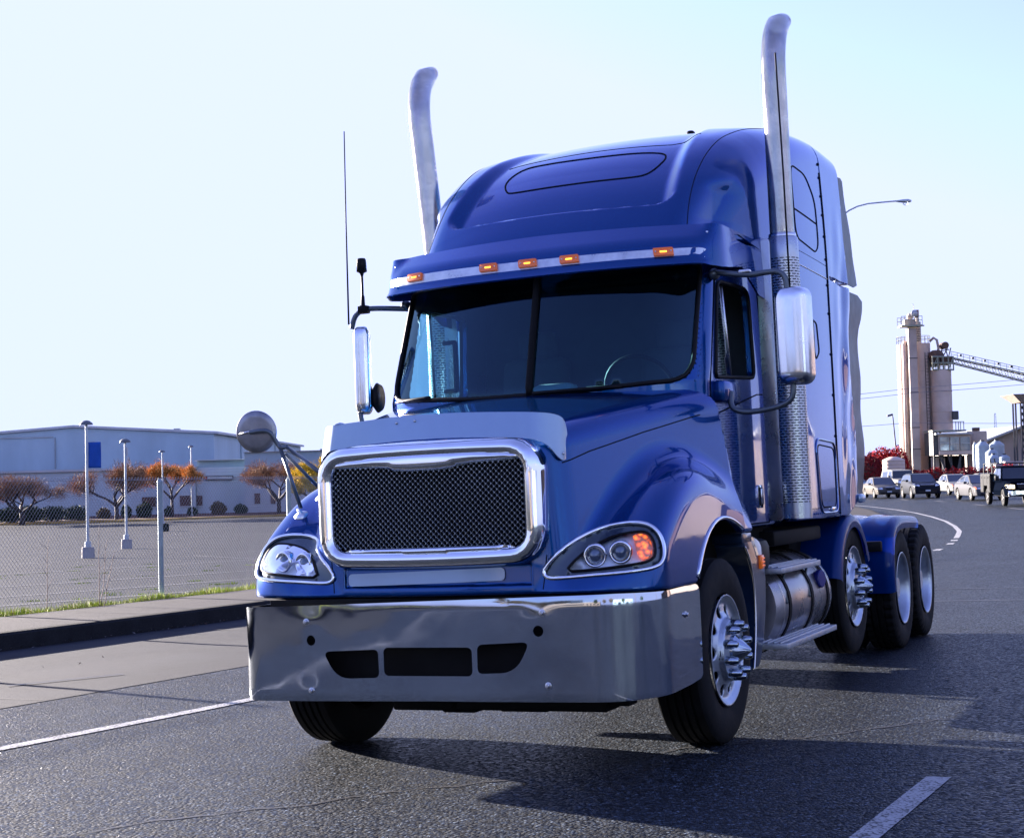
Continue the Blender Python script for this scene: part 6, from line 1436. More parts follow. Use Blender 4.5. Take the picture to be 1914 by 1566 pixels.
for px in (1801, 1824, 1846, 1871, 1895):
    bm = bmesh.new(); box(bm, rc(px, lin(px, 661, 690), -0.6), (0.28, 0.2, 0.26)); bm_obj('roller_guard', bm, 'darksteel', cv)
# control room on stilts
cr = empty('control_room', 'raised control room with a band of windows in front of the silos', 'control room', loc=(X(1785, 184), 184, GS)); Yc = 184
def bxp(nm, p0, p1, t, u, y0, y1, mat, par, mi=0, base=None):
    Yr = par.location.y; bm = bmesh.new(); box_z(bm, wx(p0, Yr)-par.location.x, wx(p1, Yr)-par.location.x, y0, y1, wz((p0+p1)/2, u, Yr)-par.location.z, wz((p0+p1)/2, t, Yr)-par.location.z); return bm_obj(nm, bm, mat, par)
bxp('body', 1757, 1817, 812, 850, 0.0, 4.0, 'concretec', cr); bxp('side_bay', 1748, 1757, 808, 851, 0.3, 4.2, 'darksteel', cr); bxp('roof', 1750, 1819, 809, 812, -0.5, 4.4, 'roofgrey', cr); bxp('upper_deck', 1748, 1812, 803, 806, 0.5, 4.4, 'steelgrn', cr)
for a, b in ((1759, 1776), (1778, 1795), (1797, 1815)):
    w_ = bxp('window', a, b, 816.5, 841.5, -0.12, 0.1, 'cabglass', cr); bxp('mullion', a, b, 828, 829, -0.2, -0.121, 'trimw', cr)
bxp('sill_band', 1757, 1818, 843, 849, -0.25, -0.001, 'concreteb', cr)
bm = bmesh.new()
for px in (1752, 1768, 1784, 1800, 1815): tube(bm, [(wx(px, Yc)-cr.location.x, 1.0, 0), (wx(px, Yc)-cr.location.x, 1.0, wz(px, 850, Yc)-GS)], 0.12, 5)
for a, b in ((1760, 1776), (1776, 1790), (1800, 1790)): tube(bm, [(wx(a, Yc)-cr.location.x, 0.5, wz(a, 850, Yc)-GS), (wx(b, Yc)-cr.location.x, 0.5, 0.4)], 0.14, 5)
bm_obj('stilts', bm, 'darksteel', cr); bxp('loading_bay_back', 1749, 1817, 851, 900, 2.6, 2.8, 'seam', cr); bxp('bay_chute', 1752, 1766, 854, 895, 2.1, 2.5, 'concreteb', cr); bxp('bay_panel', 1771, 1777, 855, 890, 2.1, 2.5, 'concreteb', cr)  # beige boxes and a black backing sheet under the control room
bm = bmesh.new()
for px in (1797, 1802, 1806, 1812): tube(bm, [(wx(px, Yc)-cr.location.x, 1.5, wz(px, 804, Yc)-GS), (wx(px, Yc)-cr.location.x, 1.5, wz(px, 787, Yc)-GS)], 0.05, 4)
tube(bm, [(wx(1786, Yc)-cr.location.x, 1.5, wz(1786, 787.5, Yc)-GS), (wx(1813, Yc)-cr.location.x, 1.5, wz(1813, 787, Yc)-GS)], 0.05, 4); bm_obj('deck_railing', bm, 'steelgrn', cr)
rt_ = empty('round_silo_base', 'squat grey round bin with dark fittings behind the white tanks', 'bin', loc=(X(1829, 188), 188, GS))
bm = bmesh.new(); cyl_bm(bm, (0, 0), (X(1847, 188)-X(1811, 188))/2, 0, wz(1829, 806, 188)-GS, 28); bm_obj('bin_shell', bm, 'concretec', rt_, auto=40); bxp('bin_fitting', 1822, 1833, 799, 805.5, -0.4, 0.4, 'rust', rt_)
# poly tanks
def ptank(pl, pr_, pt, pb, Y, lab, mat='polytank', lid=True, grp='white plastic tanks'):
    x0, x1 = wx(pl, Y), wx(pr_, Y); r = (x1-x0)/2; cx = (x0+x1)/2; zb = hz(cx, Y) if pb is None else wz(pl, pb, Y); h_ = wz(pl, pt, Y)-zb; t = empty('plastic_tank', lab, 'tank', grp, loc=(cx, Y, zb))
    prof = [(-0.05, r)]
    for k in range(9): zz = h_*0.85*k/8; prof += [(zz, r), (zz+h_*0.04, r*1.02), (zz+h_*0.05, r)]
    prof += [(h_*0.92, r*0.92), (h_*0.98, r*0.5), (h_, r*0.3), (h_, 0.001)]; bm = bmesh.new(); lathe(bm, prof, axis='z', seg=24); bm_obj('tank_body', bm, mat, t, auto=40)
    if lid: bm = bmesh.new(); cyl_bm(bm, (0, 0), r*0.32, h_-0.02, h_+0.14, 12); bm_obj('lid', bm, 'darksteel', t)
ptank(1826, 1851, 825, None, 172, 'tallest white plastic tank beside the control room'); ptank(1852, 1879, 824, None, 174, 'tall ribbed white tank at the shed wall'); ptank(1844, 1867, 840, None, 168, 'medium white tank in front of the two tall ones'); ptank(1848, 1869, 850, None, 164, 'small white tank nearest the road'); ptank(1869, 1889, 850, None, 170, 'low wide white tank right of the others'); ptank(1820, 1829, 827, None, 175, 'narrow white tank half hidden at the left of the group')
ptank(1651, 1692, 854, None, 143, 'wide tan water tank left of the silos behind the white pickup', 'tantank', False, 'tan plastic tanks'); 
# shed, hopper, blocks
shed = empty('corrugated_shed', 'brown corrugated shed with a shallow grey roof behind the white tanks', 'shed', loc=(X(1880, 215), 215, GS))
def rs_(px, py, Y=215): return (wx(px, Y)-shed.location.x, wz(px, py, Y)-GS)
bm = bmesh.new(); a0, a1, a2 = rs_(1848, 825), rs_(1912, 800), rs_(1990, 825); prism(bm, [(a0[0], 0), (a0[0], a0[1]), (a1[0], a1[1]), (a2[0], a2[1]), (a2[0], 0)], 1, 0, 30); bm_obj('wall', bm, 'corr', shed)
bm = bmesh.new(); prism(bm, [(a0[0]-0.5, a0[1]-0.05), (a1[0], a1[1]+0.1), (a2[0]+0.5, a2[1]), (a2[0]+0.5, a2[1]+0.25), (a1[0], a1[1]+0.4), (a0[0]-0.5, a0[1]+0.25)], 1, -1.2, 31); bm_obj('roof', bm, 'roofgrey', shed)
hp = empty('truck_loading_canopy', 'steel loading hopper with a flared canopy at the right edge', 'hopper', loc=(X(1925, 170), 170, GS))
def rh(px, py, yy): return (wx(px, 170)-hp.location.x, yy, wz(px, py, 170)-GS)
bm = bmesh.new(); top = [rh(1891, 738, -1.5), rh(1975, 735, -1.5), rh(1975, 735, 3), rh(1891, 738, 3)]; bot = [rh(1909, 753, -0.8), rh(1958, 752, -0.8), rh(1958, 752, 2), rh(1909, 753, 2)]
tv = [bm.verts.new(p) for p in top]; bv = [bm.verts.new(p) for p in bot]; bm.faces.new(tv)
for i in range(4): bm.faces.new((tv[i], tv[(i+1) % 4], bv[(i+1) % 4], bv[i]))
bm_obj('canopy', bm, 'corr', hp)
bm = bmesh.new()
for px in (1909, 1914, 1953, 1958):
    for yy in (-0.7, 1.9): tube(bm, [rh(px, 753, yy), (rh(px, 753, yy)[0], yy, 0)], 0.10, 4)
for k in range(10):
    py = 756+k*12
    for a, b in ((1909, 1914), (1953, 1958)): tube(bm, [rh(a, py, -0.7), rh(b, py+12, -0.7)], 0.05, 4); tube(bm, [rh(b, py, -0.7), rh(a, py+12, -0.7)], 0.05, 4)
bm_obj('lattice_column', bm, 'darksteel', hp)
for i, (a, b) in enumerate(((1880, 1898), (1898.6, 1916), (1916.6, 1934), (1862, 1879.4))):
    Y = 150; x0, x1 = wx(a, Y), wx(b, Y); zt = wz(a, 862 if i < 3 else 866, Y); bm = bmesh.new(); box_z(bm, x0, x1, Y, Y+0.8, hz(x0, Y)-0.1, zt, bevel=0.03); tag(bm_obj('barrier_block', bm, 'blocks', auto=30), ['pale concrete block with its left end in view beside the tanks', 'pale concrete block directly above the black pickup cab', 'pale concrete block cut by the right edge', 'shorter concrete block nearest the small tank'][i], 'concrete block', 'concrete blocks of the bunker wall')
# radio mast, lamp and wires
rm_ = empty('radio_mast', 'thin distant lattice radio mast above the shed roof', 'mast', loc=(X(1864, 420), 420, -1)); bm = bmesh.new(); b0 = wz(1864, 840, 420)+1; t0 = wz(1864, 772, 420)+1
for dx, dy in ((-1, -0.6), (1, -0.6), (0, 1)): tube(bm, [(dx*0.75, dy*0.75, 0), (dx*0.18, dy*0.18, t0)], 0.06, 4)
for k in range(22): f0, f1 = k/22, (k+1)/22; w0, w1 = 0.75-0.57*f0, 0.75-0.57*f1; tube(bm, [(-w0, -w0*0.6, t0*f0), (w1, -w1*0.6, t0*f1)], 0.035, 3); tube(bm, [(w0, -w0*0.6, t0*f0), (-w1, -w1*0.6, t0*f1)], 0.035, 3)
bm_obj('lattice', bm, 'greywire', rm_) if 'greywire' in M else bm_obj('lattice', bm, 'lamppost', rm_)
yl_ = empty('yard_lamp', 'dark yard lamp on a tall leaning pole left of the silos', 'lamp', loc=(X(1677, 160), 160, hz(X(1677, 160), 160)))
bm = bmesh.new(); zt = wz(1673, 776, 160)-yl_.location.z; tube(bm, [(0.2, 0, -0.1), (0, 0, zt*0.5), (-0.22, 0, zt-0.2), (-0.3, 0, zt)], [0.09, 0.08, 0.06, 0.05], 8); bm_obj('pole', bm, 'darksteel', yl_, smooth=True); bm = bmesh.new(); box(bm, (-0.55, -0.1, zt), (0.6, 0.4, 0.2), rot=Matrix.Rotation(rad(-15), 4, 'Y'), bevel=0.05); bm_obj('lamp_head', bm, 'darksteel', yl_)
# street lamp behind the truck
Yq = 62; sx_, sy_ = wx(1574, Yq), Yq; slp = empty('street_lamp', 'cobra head street lamp with a curved arm rising behind the truck', 'street lamp', loc=(sx_, sy_, hz(sx_, sy_)))
bz = slp.location.z; bm = bmesh.new(); P = [(0, 0, -0.2), (0, 0, 3), (0, 0, wz(1576, 440, Yq)-bz), (wx(1578, Yq)-sx_, 0, wz(1578, 415, Yq)-bz)]+[(wx(px, Yq)-sx_, 0, wz(px, py, Yq)-bz) for px, py in ((1590, 402.5), (1604, 393), (1620, 385.5), (1640, 380.5), (1665, 378), (1695, 375.5))]
tube(bm, P, [0.12, 0.11, 0.08, 0.05, 0.04, 0.035, 0.032, 0.03, 0.03, 0.03], 8); bm_obj('pole_and_arm', bm, 'lamppost', slp, smooth=True)
bm = bmesh.new(); hx = (wx(1693, Yq)-sx_, 0, wz(1693, 376, Yq)-bz); lathe(bm, [(0, 0.04), (0.10, 0.07), (0.28, 0.10), (0.48, 0.11), (0.60, 0.06), (0.62, 0.001)], axis='x', seg=14)
for v in bm.verts: v.co.z = v.co.z*0.7+hx[2]; v.co.x += hx[0]
bm_obj('lamp_head', bm, 'lamppost', slp, smooth=True)
bm = bmesh.new(); bmesh.ops.create_uvsphere(bm, u_segments=12, v_segments=8, radius=0.12, matrix=Matrix.Translation((hx[0]+0.38, 0, hx[2]-0.06))); bm_obj('glass_bowl', bm, 'lens', slp, smooth=True)
M['wirem'] = simple('power_wire', (0.30, 0.28, 0.28), 0.6, var=0.1)
def wireline(pts, r, lab): 
    L = []
    for (a, b) in zip(pts, pts[1:]):
        for k in range(12): t = k/12; L.append((a[0]+(b[0]-a[0])*t, a[1]+(b[1]-a[1])*t, a[2]+(b[2]-a[2])*t-0.4*math.sin(math.pi*t)))
    L.append(pts[-1]); bm = bmesh.new(); tube(bm, L, r, 4); tag(bm_obj('power_wire', bm, 'wirem'), lab, 'wire', 'overhead wires near the silos')
wireline([at(1300, 748, 140), at(1700, 726, 140), at(2300, 655, 140)], 0.022, 'uppermost thin wire crossing the middle of the silos')
wireline([at(1300, 756, 141), at(1700, 735, 141), at(2300, 668, 141)], 0.022, 'second thin wire crossing the middle of the silos')
wireline([at(1300, 797, 142), at(1700, 790, 142), at(2300, 772, 142)], 0.020, 'lowest thin wire passing above the control room')
wp_ = empty('wire_pole', 'wooden pole carrying the overhead wires, hidden behind the truck', 'pole', loc=(at(1300, 748, 140)[0], 141, hz(at(1300, 748, 140)[0], 141)))
bm = bmesh.new(); zt = at(1300, 740, 140)[2]-wp_.location.z; tube(bm, [(0, 0, -0.3), (0, 0, zt)], [0.18, 0.12], 10); bm_obj('pole', bm, 'rust', wp_, smooth=True)
for zz in (zt-0.5, zt-0.9): bm = bmesh.new(); box(bm, (0, 0, zz), (0.15, 2.6, 0.14)); bm_obj('crossarm', bm, 'rust', wp_)
# red shrubs
rng = random.Random(77)
REDS = [(1622, 60, 150, 40, 'large dark red bush at the truck rear, leftmost'), (1648, 56, 154, 46, 'tall red bush left of the yard lamp'), (1674, 50, 157, 44, 'bright red bush around the foot of the yard lamp')]
for i, (px, wpx, Y, hpx, lab) in enumerate(REDS):
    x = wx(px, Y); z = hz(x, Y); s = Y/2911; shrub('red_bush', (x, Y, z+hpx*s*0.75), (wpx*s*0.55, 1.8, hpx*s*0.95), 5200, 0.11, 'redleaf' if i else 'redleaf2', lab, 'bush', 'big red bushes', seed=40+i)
for i, px in enumerate(np.arange(1700, 1990, 17)):   # low band behind the cars
    Y = 146+(i % 3); x = wx(px, Y); z = hz(x, Y); s = Y/2911; hp_ = 17+6*rng.random(); nm = ['just left of the silo foot', 'above the white pickup roof', 'left of the dark crossover roof', 'between crossover and white sedan', 'left of the white sedan', 'above the white sedan bonnet', 'right of the white sedan roof', 'above the gap before the grey sedan', 'behind the grey sedan roof', 'left of the ladder rack', 'behind the ladder rack', 'behind the black pickup cab', 'above the black pickup windscreen', 'beyond the black pickup bonnet', 'next right edge of the picture', 'just beyond the right edge', 'second beyond the right edge', 'third beyond the right edge'][i]
    shrub('red_shrub', (x, Y, z+hp_*s*0.9), (13*s, 1.0, hp_*s), 900, 0.09, 'redleaf' if i % 2 else 'redleaf2', 'low red shrub '+nm, 'shrub', 'low red shrubs behind the cars', seed=60+i)
# distant bare wood
V = []; F_ = []; rng = random.Random(9)
for k in range(420):
    px = rng.uniform(1560, 1760); Y = rng.uniform(255, 290); x = wx(px, Y); z = hz(x, Y); top = wz(px, 842+6*math.sin(px*0.11)+rng.uniform(-2, 10), Y)
    for j in range(9):
        a = (x+rng.gauss(0, 0.3), Y, z+(top-z)*0.2); d = (rng.gauss(0, 1.1), 0, (top-z)*rng.uniform(0.5, 0.8)); b = len(V); w_ = 0.05
        V += [(a[0]-w_, a[1], a[2]), (a[0]+w_, a[1], a[2]), (a[0]+d[0], a[1], a[2]+d[2])]; F_.append((b, b+1, b+2))
tag(mesh_obj('distant_wood', V, F_, 'greytwig', smooth=False), 'pale grey leafless wood far behind the red bushes', 'wood', kind='stuff')
V = []; F_ = []
for k in range(1500):
    x = rng.uniform(-60, 45); Y = rng.uniform(255, 300); z = hz(x, Y); top = z+rng.uniform(4.5, 7.5)+1.5*math.sin(x*0.13)
    for j in range(7):
        b = len(V); a0 = x+rng.gauss(0, 0.5); V += [(a0-0.06, Y, z+0.3), (a0+0.06, Y, z+0.3), (a0+rng.gauss(0, 1.4), Y, z+(top-z)*rng.uniform(0.6, 1))]; F_.append((b, b+1, b+2))
V += [(-60, 302, -2), (45, 302, -2), (45, 302, 2.2), (-60, 302, 2.2), (-60, 306, -2), (45, 306, -2), (45, 306, 2.2), (-60, 306, 2.2)]; b = len(V)-8
F_ += [(b, b+1, b+2, b+3), (b+4, b+5, b+6, b+7), (b+3, b+2, b+6, b+7)]
tag(mesh_obj('far_wood', V, F_, 'hedgebrown', smooth=False), 'low brown wood on the horizon hidden behind the truck', 'wood', kind='stuff')

# ================================================================== CARS WAITING AT THE JUNCTION
M['carglass'] = simple('car_window_glass', (0.015, 0.022, 0.028), 0.04, 0.0, coat=1.0, var=0.2, scale=1)
M['carrim'] = simple('car_rim', (0.10, 0.10, 0.105), 0.5, 0.3, var=0.1); M['carblack'] = simple('car_black_plastic', (0.015, 0.015, 0.017), 0.5, var=0.2); M['headl'] = simple('headlamp_unit', (0.75, 0.78, 0.8), 0.1, 0.6, coat=1, var=0.1)
M['headon'] = simple('lit_headlamp', (0.9, 0.85, 0.7), 0.2, 0.0, coat=1, var=0, emit=(1.0, 0.78, 0.45), es=0.5); M['turnamber'] = simple('car_amber_lens', (0.8, 0.22, 0.04), 0.2, coat=1, var=0.1); M['numplate'] = simple('number_plate', (0.5, 0.55, 0.6), 0.5, var=0.1)
def cpaint(nm, c, metal=0.5): M[nm] = car_paint(nm, c, metal, 0.3, dirt=0.06 if max(c) > 0.05 else 0.002); return nm
def make_car(name, label, cat, px, py, heading, P, paint, group='cars waiting at the junction'):
    """px, py: where its front bumper meets the road in the photograph; y runs rearward from the front"""
    lo_, hi_ = 1.0, 900.0
    d = fwv+r_*(px-957)/2911.27+u_*(783-py)/2911.27; t0, t1 = 1.0, 600.0
    for _ in range(60):
        tm = (t0+t1)/2; q = np.array([0, 0, 1.3625])+d*tm
        if q[2] > hz(q[0], q[1]): t0 = tm
        else: t1 = tm
    x, y = float(q[0]), float(q[1])
    car = empty(name, label, cat, group, loc=(x, y, hz(x, y)), rz=rad(heading))
    L, W, wr = P['L'], P['W']/2, P.get('wr', 0.32); f_ax, r_ax = P['ax']; top = P['top']; gh = P['gh']; zb = P.get('zb', 0.26); gw = P.get('gw', W-0.10); tumble = P.get('tumble', 0.30)
    ty = [p[0] for p in top]; tz = [p[1] for p in top]; gz0 = min(p[1] for p in gh); gz1 = max(p[1] for p in gh)
    def sdf(X_, Y_, Z_):
        ax = np.abs(X_); wv = W-0.16*np.clip(1-Y_/0.7, 0, 1)**2-0.12*np.clip((Y_-(L-0.6))/0.6, 0, 1)**2
        side = ax-(wv-0.10*np.clip((Z_-0.62)/0.5, -0.6, 1)**2)
        zt = spl(Y_, ty, tz); body = smax(smax(side, (Z_-zt+0.06*(ax/W)**2)*0.95, 0.10), smax(0.05*(ax/W)**2+0.02*np.abs(Z_-0.5)-Y_, Y_-L+0.04*(ax/W)**2, 0.05), 0.10)
        g = smax(poly_sdf(Y_, Z_, gh), ax-(gw-tumble*np.clip(Z_-gz0, 0, 1)), 0.08)
        f = smin(body, g, 0.05); f = smax(f, zb-Z_, 0.05)
        for a in (f_ax, r_ax): f = smax(f, -np.maximum(np.hypot(Y_-a, Z_-wr)-wr*1.16, W-0.28-ax), 0.02)
        return f
    pil = P.get('pillars', []); wz0, wz1 = P['win']
    def mi(C_, N_):
        ax = np.abs(C_[:, 0]); m = np.zeros(len(C_), int); z = C_[:, 2]; y = C_[:, 1]; inz = (z > wz0) & (z < wz1)
        d = poly_sdf(y, z, gh)
        sidew = inz & (np.abs(N_[:, 0]) > 0.6) & (d < -0.07)
        for p in pil: sidew &= np.abs(y-p) > 0.045
        if 'sidewin' in P: sidew &= (y > P['sidewin'][0]) & (y < P['sidewin'][1])
        ends = (z > wz0-0.03) & (z < wz1+0.02) & (np.abs(N_[:, 0]) < 0.55) & (np.abs(N_[:, 1]) > 0.25) & (ax < gw-tumble*(z-gz0)-0.07) & (N_[:, 2] < 0.93)
        if 'nofb' in P: ends &= y < P['nofb']
        m[sidew | ends] = 1
        well = np.zeros(len(C_), bool)
        for a in (f_ax, r_ax): well |= (np.hypot(y-a, z-wr) < wr*1.15) & (ax < W-0.02)
        m[well | (z < zb+0.03)] = 2
        for (a, b, c, dd, k) in P.get('patch', []):   # front fascia patches
            m[(ax < b) & (ax > a) & (z > c) & (z < dd) & (y < 0.5) & (N_[:, 1] < -0.4)] = k
        return m
    sdf_mesh('body', sdf, (-W-0.1, -0.15, 0.15), (W+0.1, L+0.15, gz1+0.15), P.get('res', 0.045), paint, car, mats=[paint, 'carglass', 'carblack', 'chrome'], mifn=mi)
    for a in (f_ax, r_ax):
        for s in (1, -1):
            bm = bmesh.new(); lathe(bm, [(-0.19, wr*0.62), (-0.20, wr*0.92), (-0.17, wr), (-0.03, wr), (0.0, wr*0.93), (0.0, wr*0.70), (-0.02, wr*0.66)], axis='x', seg=28)
            w_ = bm_obj('wheel', bm, 'rubber', car, smooth=True); w_.matrix_local = Matrix.Translation((s*(W-0.01), a, wr)) @ Matrix.Rotation(0 if s > 0 else math.pi, 4, 'Z')
            bm = bmesh.new(); lathe(bm, [(-0.015, wr*0.68), (-0.02, wr*0.60), (-0.06, wr*0.56), (-0.06, 0.001)], axis='x', seg=24, mi=1)
            for k in range(P.get('spokes', 7)):
                an = 6.283*k/P.get('spokes', 7); box(bm, (-0.028, wr*0.34*math.cos(an), wr*0.34*math.sin(an)), (0.03, 0.05, wr*0.62), rot=Matrix.Rotation(an-math.pi/2, 4, 'X'), mi=0)
            lathe(bm, [(-0.01, wr*0.16), (-0.005, 0.001)], axis='x', seg=12, mi=0); bm_obj('rim', bm, None, w_, mats=['carrim', 'carblack'], auto=30)
    zl = P['lamp'][2]; lx, lw, lz, lh, ly = P['lamp']
    for s in (1, -1):
        pl = rpoly([(lx-lw/2, lz-lh/2), (lx+lw/2, lz-lh/2+P.get('lrise', 0.02)), (lx+lw/2, lz+lh/2+P.get('lrise', 0.02)), (lx-lw/2, lz+lh/2-0.02)], 0.03)
        V = []
        def lm(u, v):
            q = drop(sdf, (u, -0.5, v), (0, 1, 0), far=1.5, off=0.012); return (s*u, (q[1] if q is not None else 0.3), v)
        sheet(pl, [], 0.06, lm, P.get('lampmat', 'headl'), 'headlight', car)
        if P.get('turn'): sheet([(lx+lw/2-0.06, lz-lh/2), (lx+lw/2+0.03, lz-lh/2+0.02), (lx+lw/2+0.03, lz+lh/2), (lx+lw/2-0.06, lz+lh/2)], [], 0.05, lm if False else (lambda u, v: tuple(np.array(lm(u, v))+np.array([0, -0.008, 0]))), 'turnamber', 'turn_signal', car)
        m0 = P.get('mirror'); bm = bmesh.new(); box(bm, (s*(W+0.06), m0[0], m0[1]), (0.20, 0.09, 0.14 if P['W'] < 1.95 else 0.24), bevel=0.03); bm_obj('side_mirror', bm, P.get('mirmat', paint), car, auto=40)
    gx_, gz_, gh_ = P['grille']
    def gm(u, v): q = drop(sdf, (u, -0.5, v), (0, 1, 0), far=1.5, off=0.010); return (u, q[1] if q is not None else 0.05, v)
    gr = sheet(rpoly([(-gx_*0.9, gz_-gh_/2), (gx_*0.9, gz_-gh_/2), (gx_, gz_+gh_/2), (-gx_, gz_+gh_/2)], 0.04), [], 0.08, gm, 'carblack', 'grille', car)
    tubes('grille_trim', [[tuple(np.array(gm(u, gz_+gh_/2))+np.array([0, -0.01, 0])) for u in np.linspace(-gx_, gx_, 10)]], 0.018, 'chrome', gr, seg=5)
    sheet(rpoly([(-0.16, P['plate']-0.05), (0.16, P['plate']-0.05), (0.16, P['plate']+0.05), (-0.16, P['plate']+0.05)], 0.01), [], 0.1, lambda u, v: (u, gm(0.0, v)[1]-0.03, v), 'numplate', 'number_plate', car)
    sheet(rpoly([(-0.55, P['low'][0]), (0.55, P['low'][0]), (0.62, P['low'][1]), (-0.62, P['low'][1])], 0.05), [], 0.08, gm, 'carblack', 'lower_intake', car)
    return car
SEDAN = dict(L=4.7, W=1.78, ax=(0.92, 3.62), top=[(0, 0.62), (0.12, 0.72), (0.5, 0.83), (1.25, 0.94), (1.6, 0.98), (3.7, 1.0), (4.5, 0.98), (4.7, 0.85)], gh=[(1.28, 0.92), (2.05, 1.40), (2.5, 1.445), (3.05, 1.43), (3.5, 1.32), (4.1, 0.95)], win=(0.99, 1.36), pillars=[2.55, 3.45], lamp=(0.62, 0.36, 0.68, 0.15, 0.1), mirror=(1.75, 0.98), grille=(0.30, 0.66, 0.13), plate=0.45, low=(0.30, 0.40), res=0.042)
SEDAN2 = dict(SEDAN, L=4.85, W=1.86, wr=0.34, ax=(0.95, 3.75), top=[(0, 0.60), (0.15, 0.74), (0.5, 0.86), (1.2, 0.98), (3.9, 1.04), (4.6, 1.02), (4.85, 0.9)], gh=[(1.2, 0.96), (2.1, 1.43), (2.6, 1.485), (3.2, 1.45), (3.9, 1.25), (4.5, 1.0)], win=(1.04, 1.40), pillars=[2.65, 3.65], lamp=(0.66, 0.34, 0.72, 0.16, 0.1), grille=(0.35, 0.62, 0.16), turn=True, mirror=(1.75, 1.02))
SUV = dict(SEDAN, L=4.45, W=1.86, wr=0.37, ax=(0.9, 3.52), top=[(0, 0.70), (0.12, 0.88), (0.45, 1.0), (1.15, 1.10), (1.6, 1.12), (4.2, 1.15), (4.45, 1.0)], gh=[(1.05, 1.05), (1.85, 1.57), (2.4, 1.64), (3.5, 1.62), (4.1, 1.52), (4.38, 1.05)], win=(1.14, 1.54), pillars=[2.45, 3.40], zb=0.30, lamp=(0.68, 0.36, 0.85, 0.13, 0.1), lrise=0.08, grille=(0.44, 0.84, 0.12), plate=0.52, low=(0.36, 0.52), mirror=(1.62, 1.16), tumble=0.28)
cpaint('silver_car', (0.075, 0.068, 0.060), 0.2); cpaint('graphite_car', (0.005, 0.008, 0.016), 0.1); cpaint('white_car', (0.15, 0.15, 0.147), 0.0); cpaint('grey_car', (0.055, 0.055, 0.062), 0.2); cpaint('blue_silver_car', (0.18, 0.24, 0.28), 0.6); cpaint('black_truck', (0.001, 0.002, 0.005), 0.0); cpaint('cream_white', (0.18, 0.175, 0.16), 0.0)
for _k in ('silver_car', 'graphite_car', 'grey_car', 'blue_silver_car', 'black_truck', 'white_car', 'cream_white'):
    for _n in M[_k].node_tree.nodes:
        if _n.type == 'BSDF_PRINCIPLED': _n.inputs['Coat Weight'].default_value = 0.22; _n.inputs['Coat IOR'].default_value = 1.3; _n.inputs['Specular IOR Level'].default_value = 0.05; _n.inputs['Roughness'].default_value = 0.6; _n.inputs['Metallic'].default_value = 0.0
for _n in M['black_truck'].node_tree.nodes:
    if _n.type == 'BSDF_PRINCIPLED': _n.inputs['Coat Weight'].default_value = 0.05; _n.inputs['Specular IOR Level'].default_value = 0.0
make_car('sedan', 'silver beige sedan with a dark square grille, nearest the truck tail', 'car', 1663, 931, 0, dict(SEDAN, grille=(0.24, 0.66, 0.16)), 'silver_car')
make_car('sedan', 'pale blue silver car half hidden behind the truck tail', 'car', 1608, 921, 0, SEDAN, 'blue_silver_car')
make_car('crossover', 'dark graphite crossover between the silver sedan and the white sedan', 'car', 1735, 931.5, -2, SUV, 'graphite_car')
make_car('sedan', 'white sedan standing alone right of the dark crossover', 'car', 1803, 924.5, 0, dict(SEDAN, ax=(0.95, 3.7), turn=True), 'white_car')
make_car('sedan', 'silver grey sedan partly hidden by the black utility pickup', 'car', 1853, 935, -1, SEDAN2, 'grey_car')
make_car('sedan', 'light car of which only the roof shows above the silver grey sedan', 'car', 1862, 922, -1, SEDAN, 'silver_car')
# white pickup with canopy
PK = dict(L=5.6, W=1.98, wr=0.39, ax=(1.0, 4.45), top=[(0, 0.92), (0.1, 1.06), (0.5, 1.13), (1.5, 1.20), (1.9, 1.22), (5.6, 1.24)], gh=[(1.55, 1.12), (2.15, 1.80), (2.6, 1.86), (5.2, 1.90), (5.55, 1.25), (5.5, 1.12)], win=(1.27, 1.74), pillars=[3.15, 3.3], sidewin=(1.9, 5.1), zb=0.42, lamp=(0.75, 0.34, 0.92, 0.20, 0.1), grille=(0.52, 0.92, 0.24), plate=0.60, low=(0.45, 0.52), mirror=(2.0, 1.30), tumble=0.22, gw=0.93, mirmat='carblack')
make_car('pickup_truck', 'white pickup with a matching canopy behind the silver sedan', 'pickup', 1700, 922.5, 0, dict(PK, gh=[(1.55, 1.12), (2.15, 1.80), (2.6, 1.86), (5.4, 1.92), (5.58, 1.25), (5.5, 1.12)]), 'cream_white')
# black utility pickup: cab and bonnet, then a service body with a ladder rack
UP = dict(L=3.55, W=2.0, wr=0.41, ax=(1.02, 6.0), top=[(0, 0.95), (0.08, 1.10), (0.4, 1.18), (1.35, 1.26), (1.8, 1.28), (3.55, 1.28)], gh=[(1.45, 1.15), (2.05, 1.86), (2.4, 1.93), (3.3, 1.93), (3.5, 1.85), (3.54, 1.15)], win=(1.33, 1.80), pillars=[2.75], zb=0.45, lamp=(0.78, 0.34, 0.93, 0.20, 0.1), lampmat='headon', grille=(0.50, 0.94, 0.22), plate=0.55, low=(0.50, 0.56), mirror=(1.85, 1.34), tumble=0.20, gw=0.95, patch=[(0.0, 1.2, 0.50, 0.72, 3)], mirmat='carblack', spokes=5, res=0.04)
up = make_car('utility_pickup', 'black utility pickup with grey tool body and ladder rack at the right edge', 'pickup', 1923, 945.5, -6, UP, 'black_truck')
M['toolbody'] = simple('grey_tool_body', (0.005, 0.006, 0.008), 0.7, 0.0, coat=0.0, var=0.25, scale=2)
for ch in [c for c in bpy.data.objects if c.parent == up and c.name.startswith('wheel') and c.location.y > 5]: ch.location.y = 4.75
bm = bmesh.new()
for s in (1, -1):
    prism(bm, [(3.62, 0.62), (4.25, 0.62), (4.33, 0.98), (5.17, 0.98), (5.25, 0.62), (6.0, 0.62), (6.0, 1.55), (3.62, 1.55)], 0, s*0.62, s*1.06, bevel=0.015)
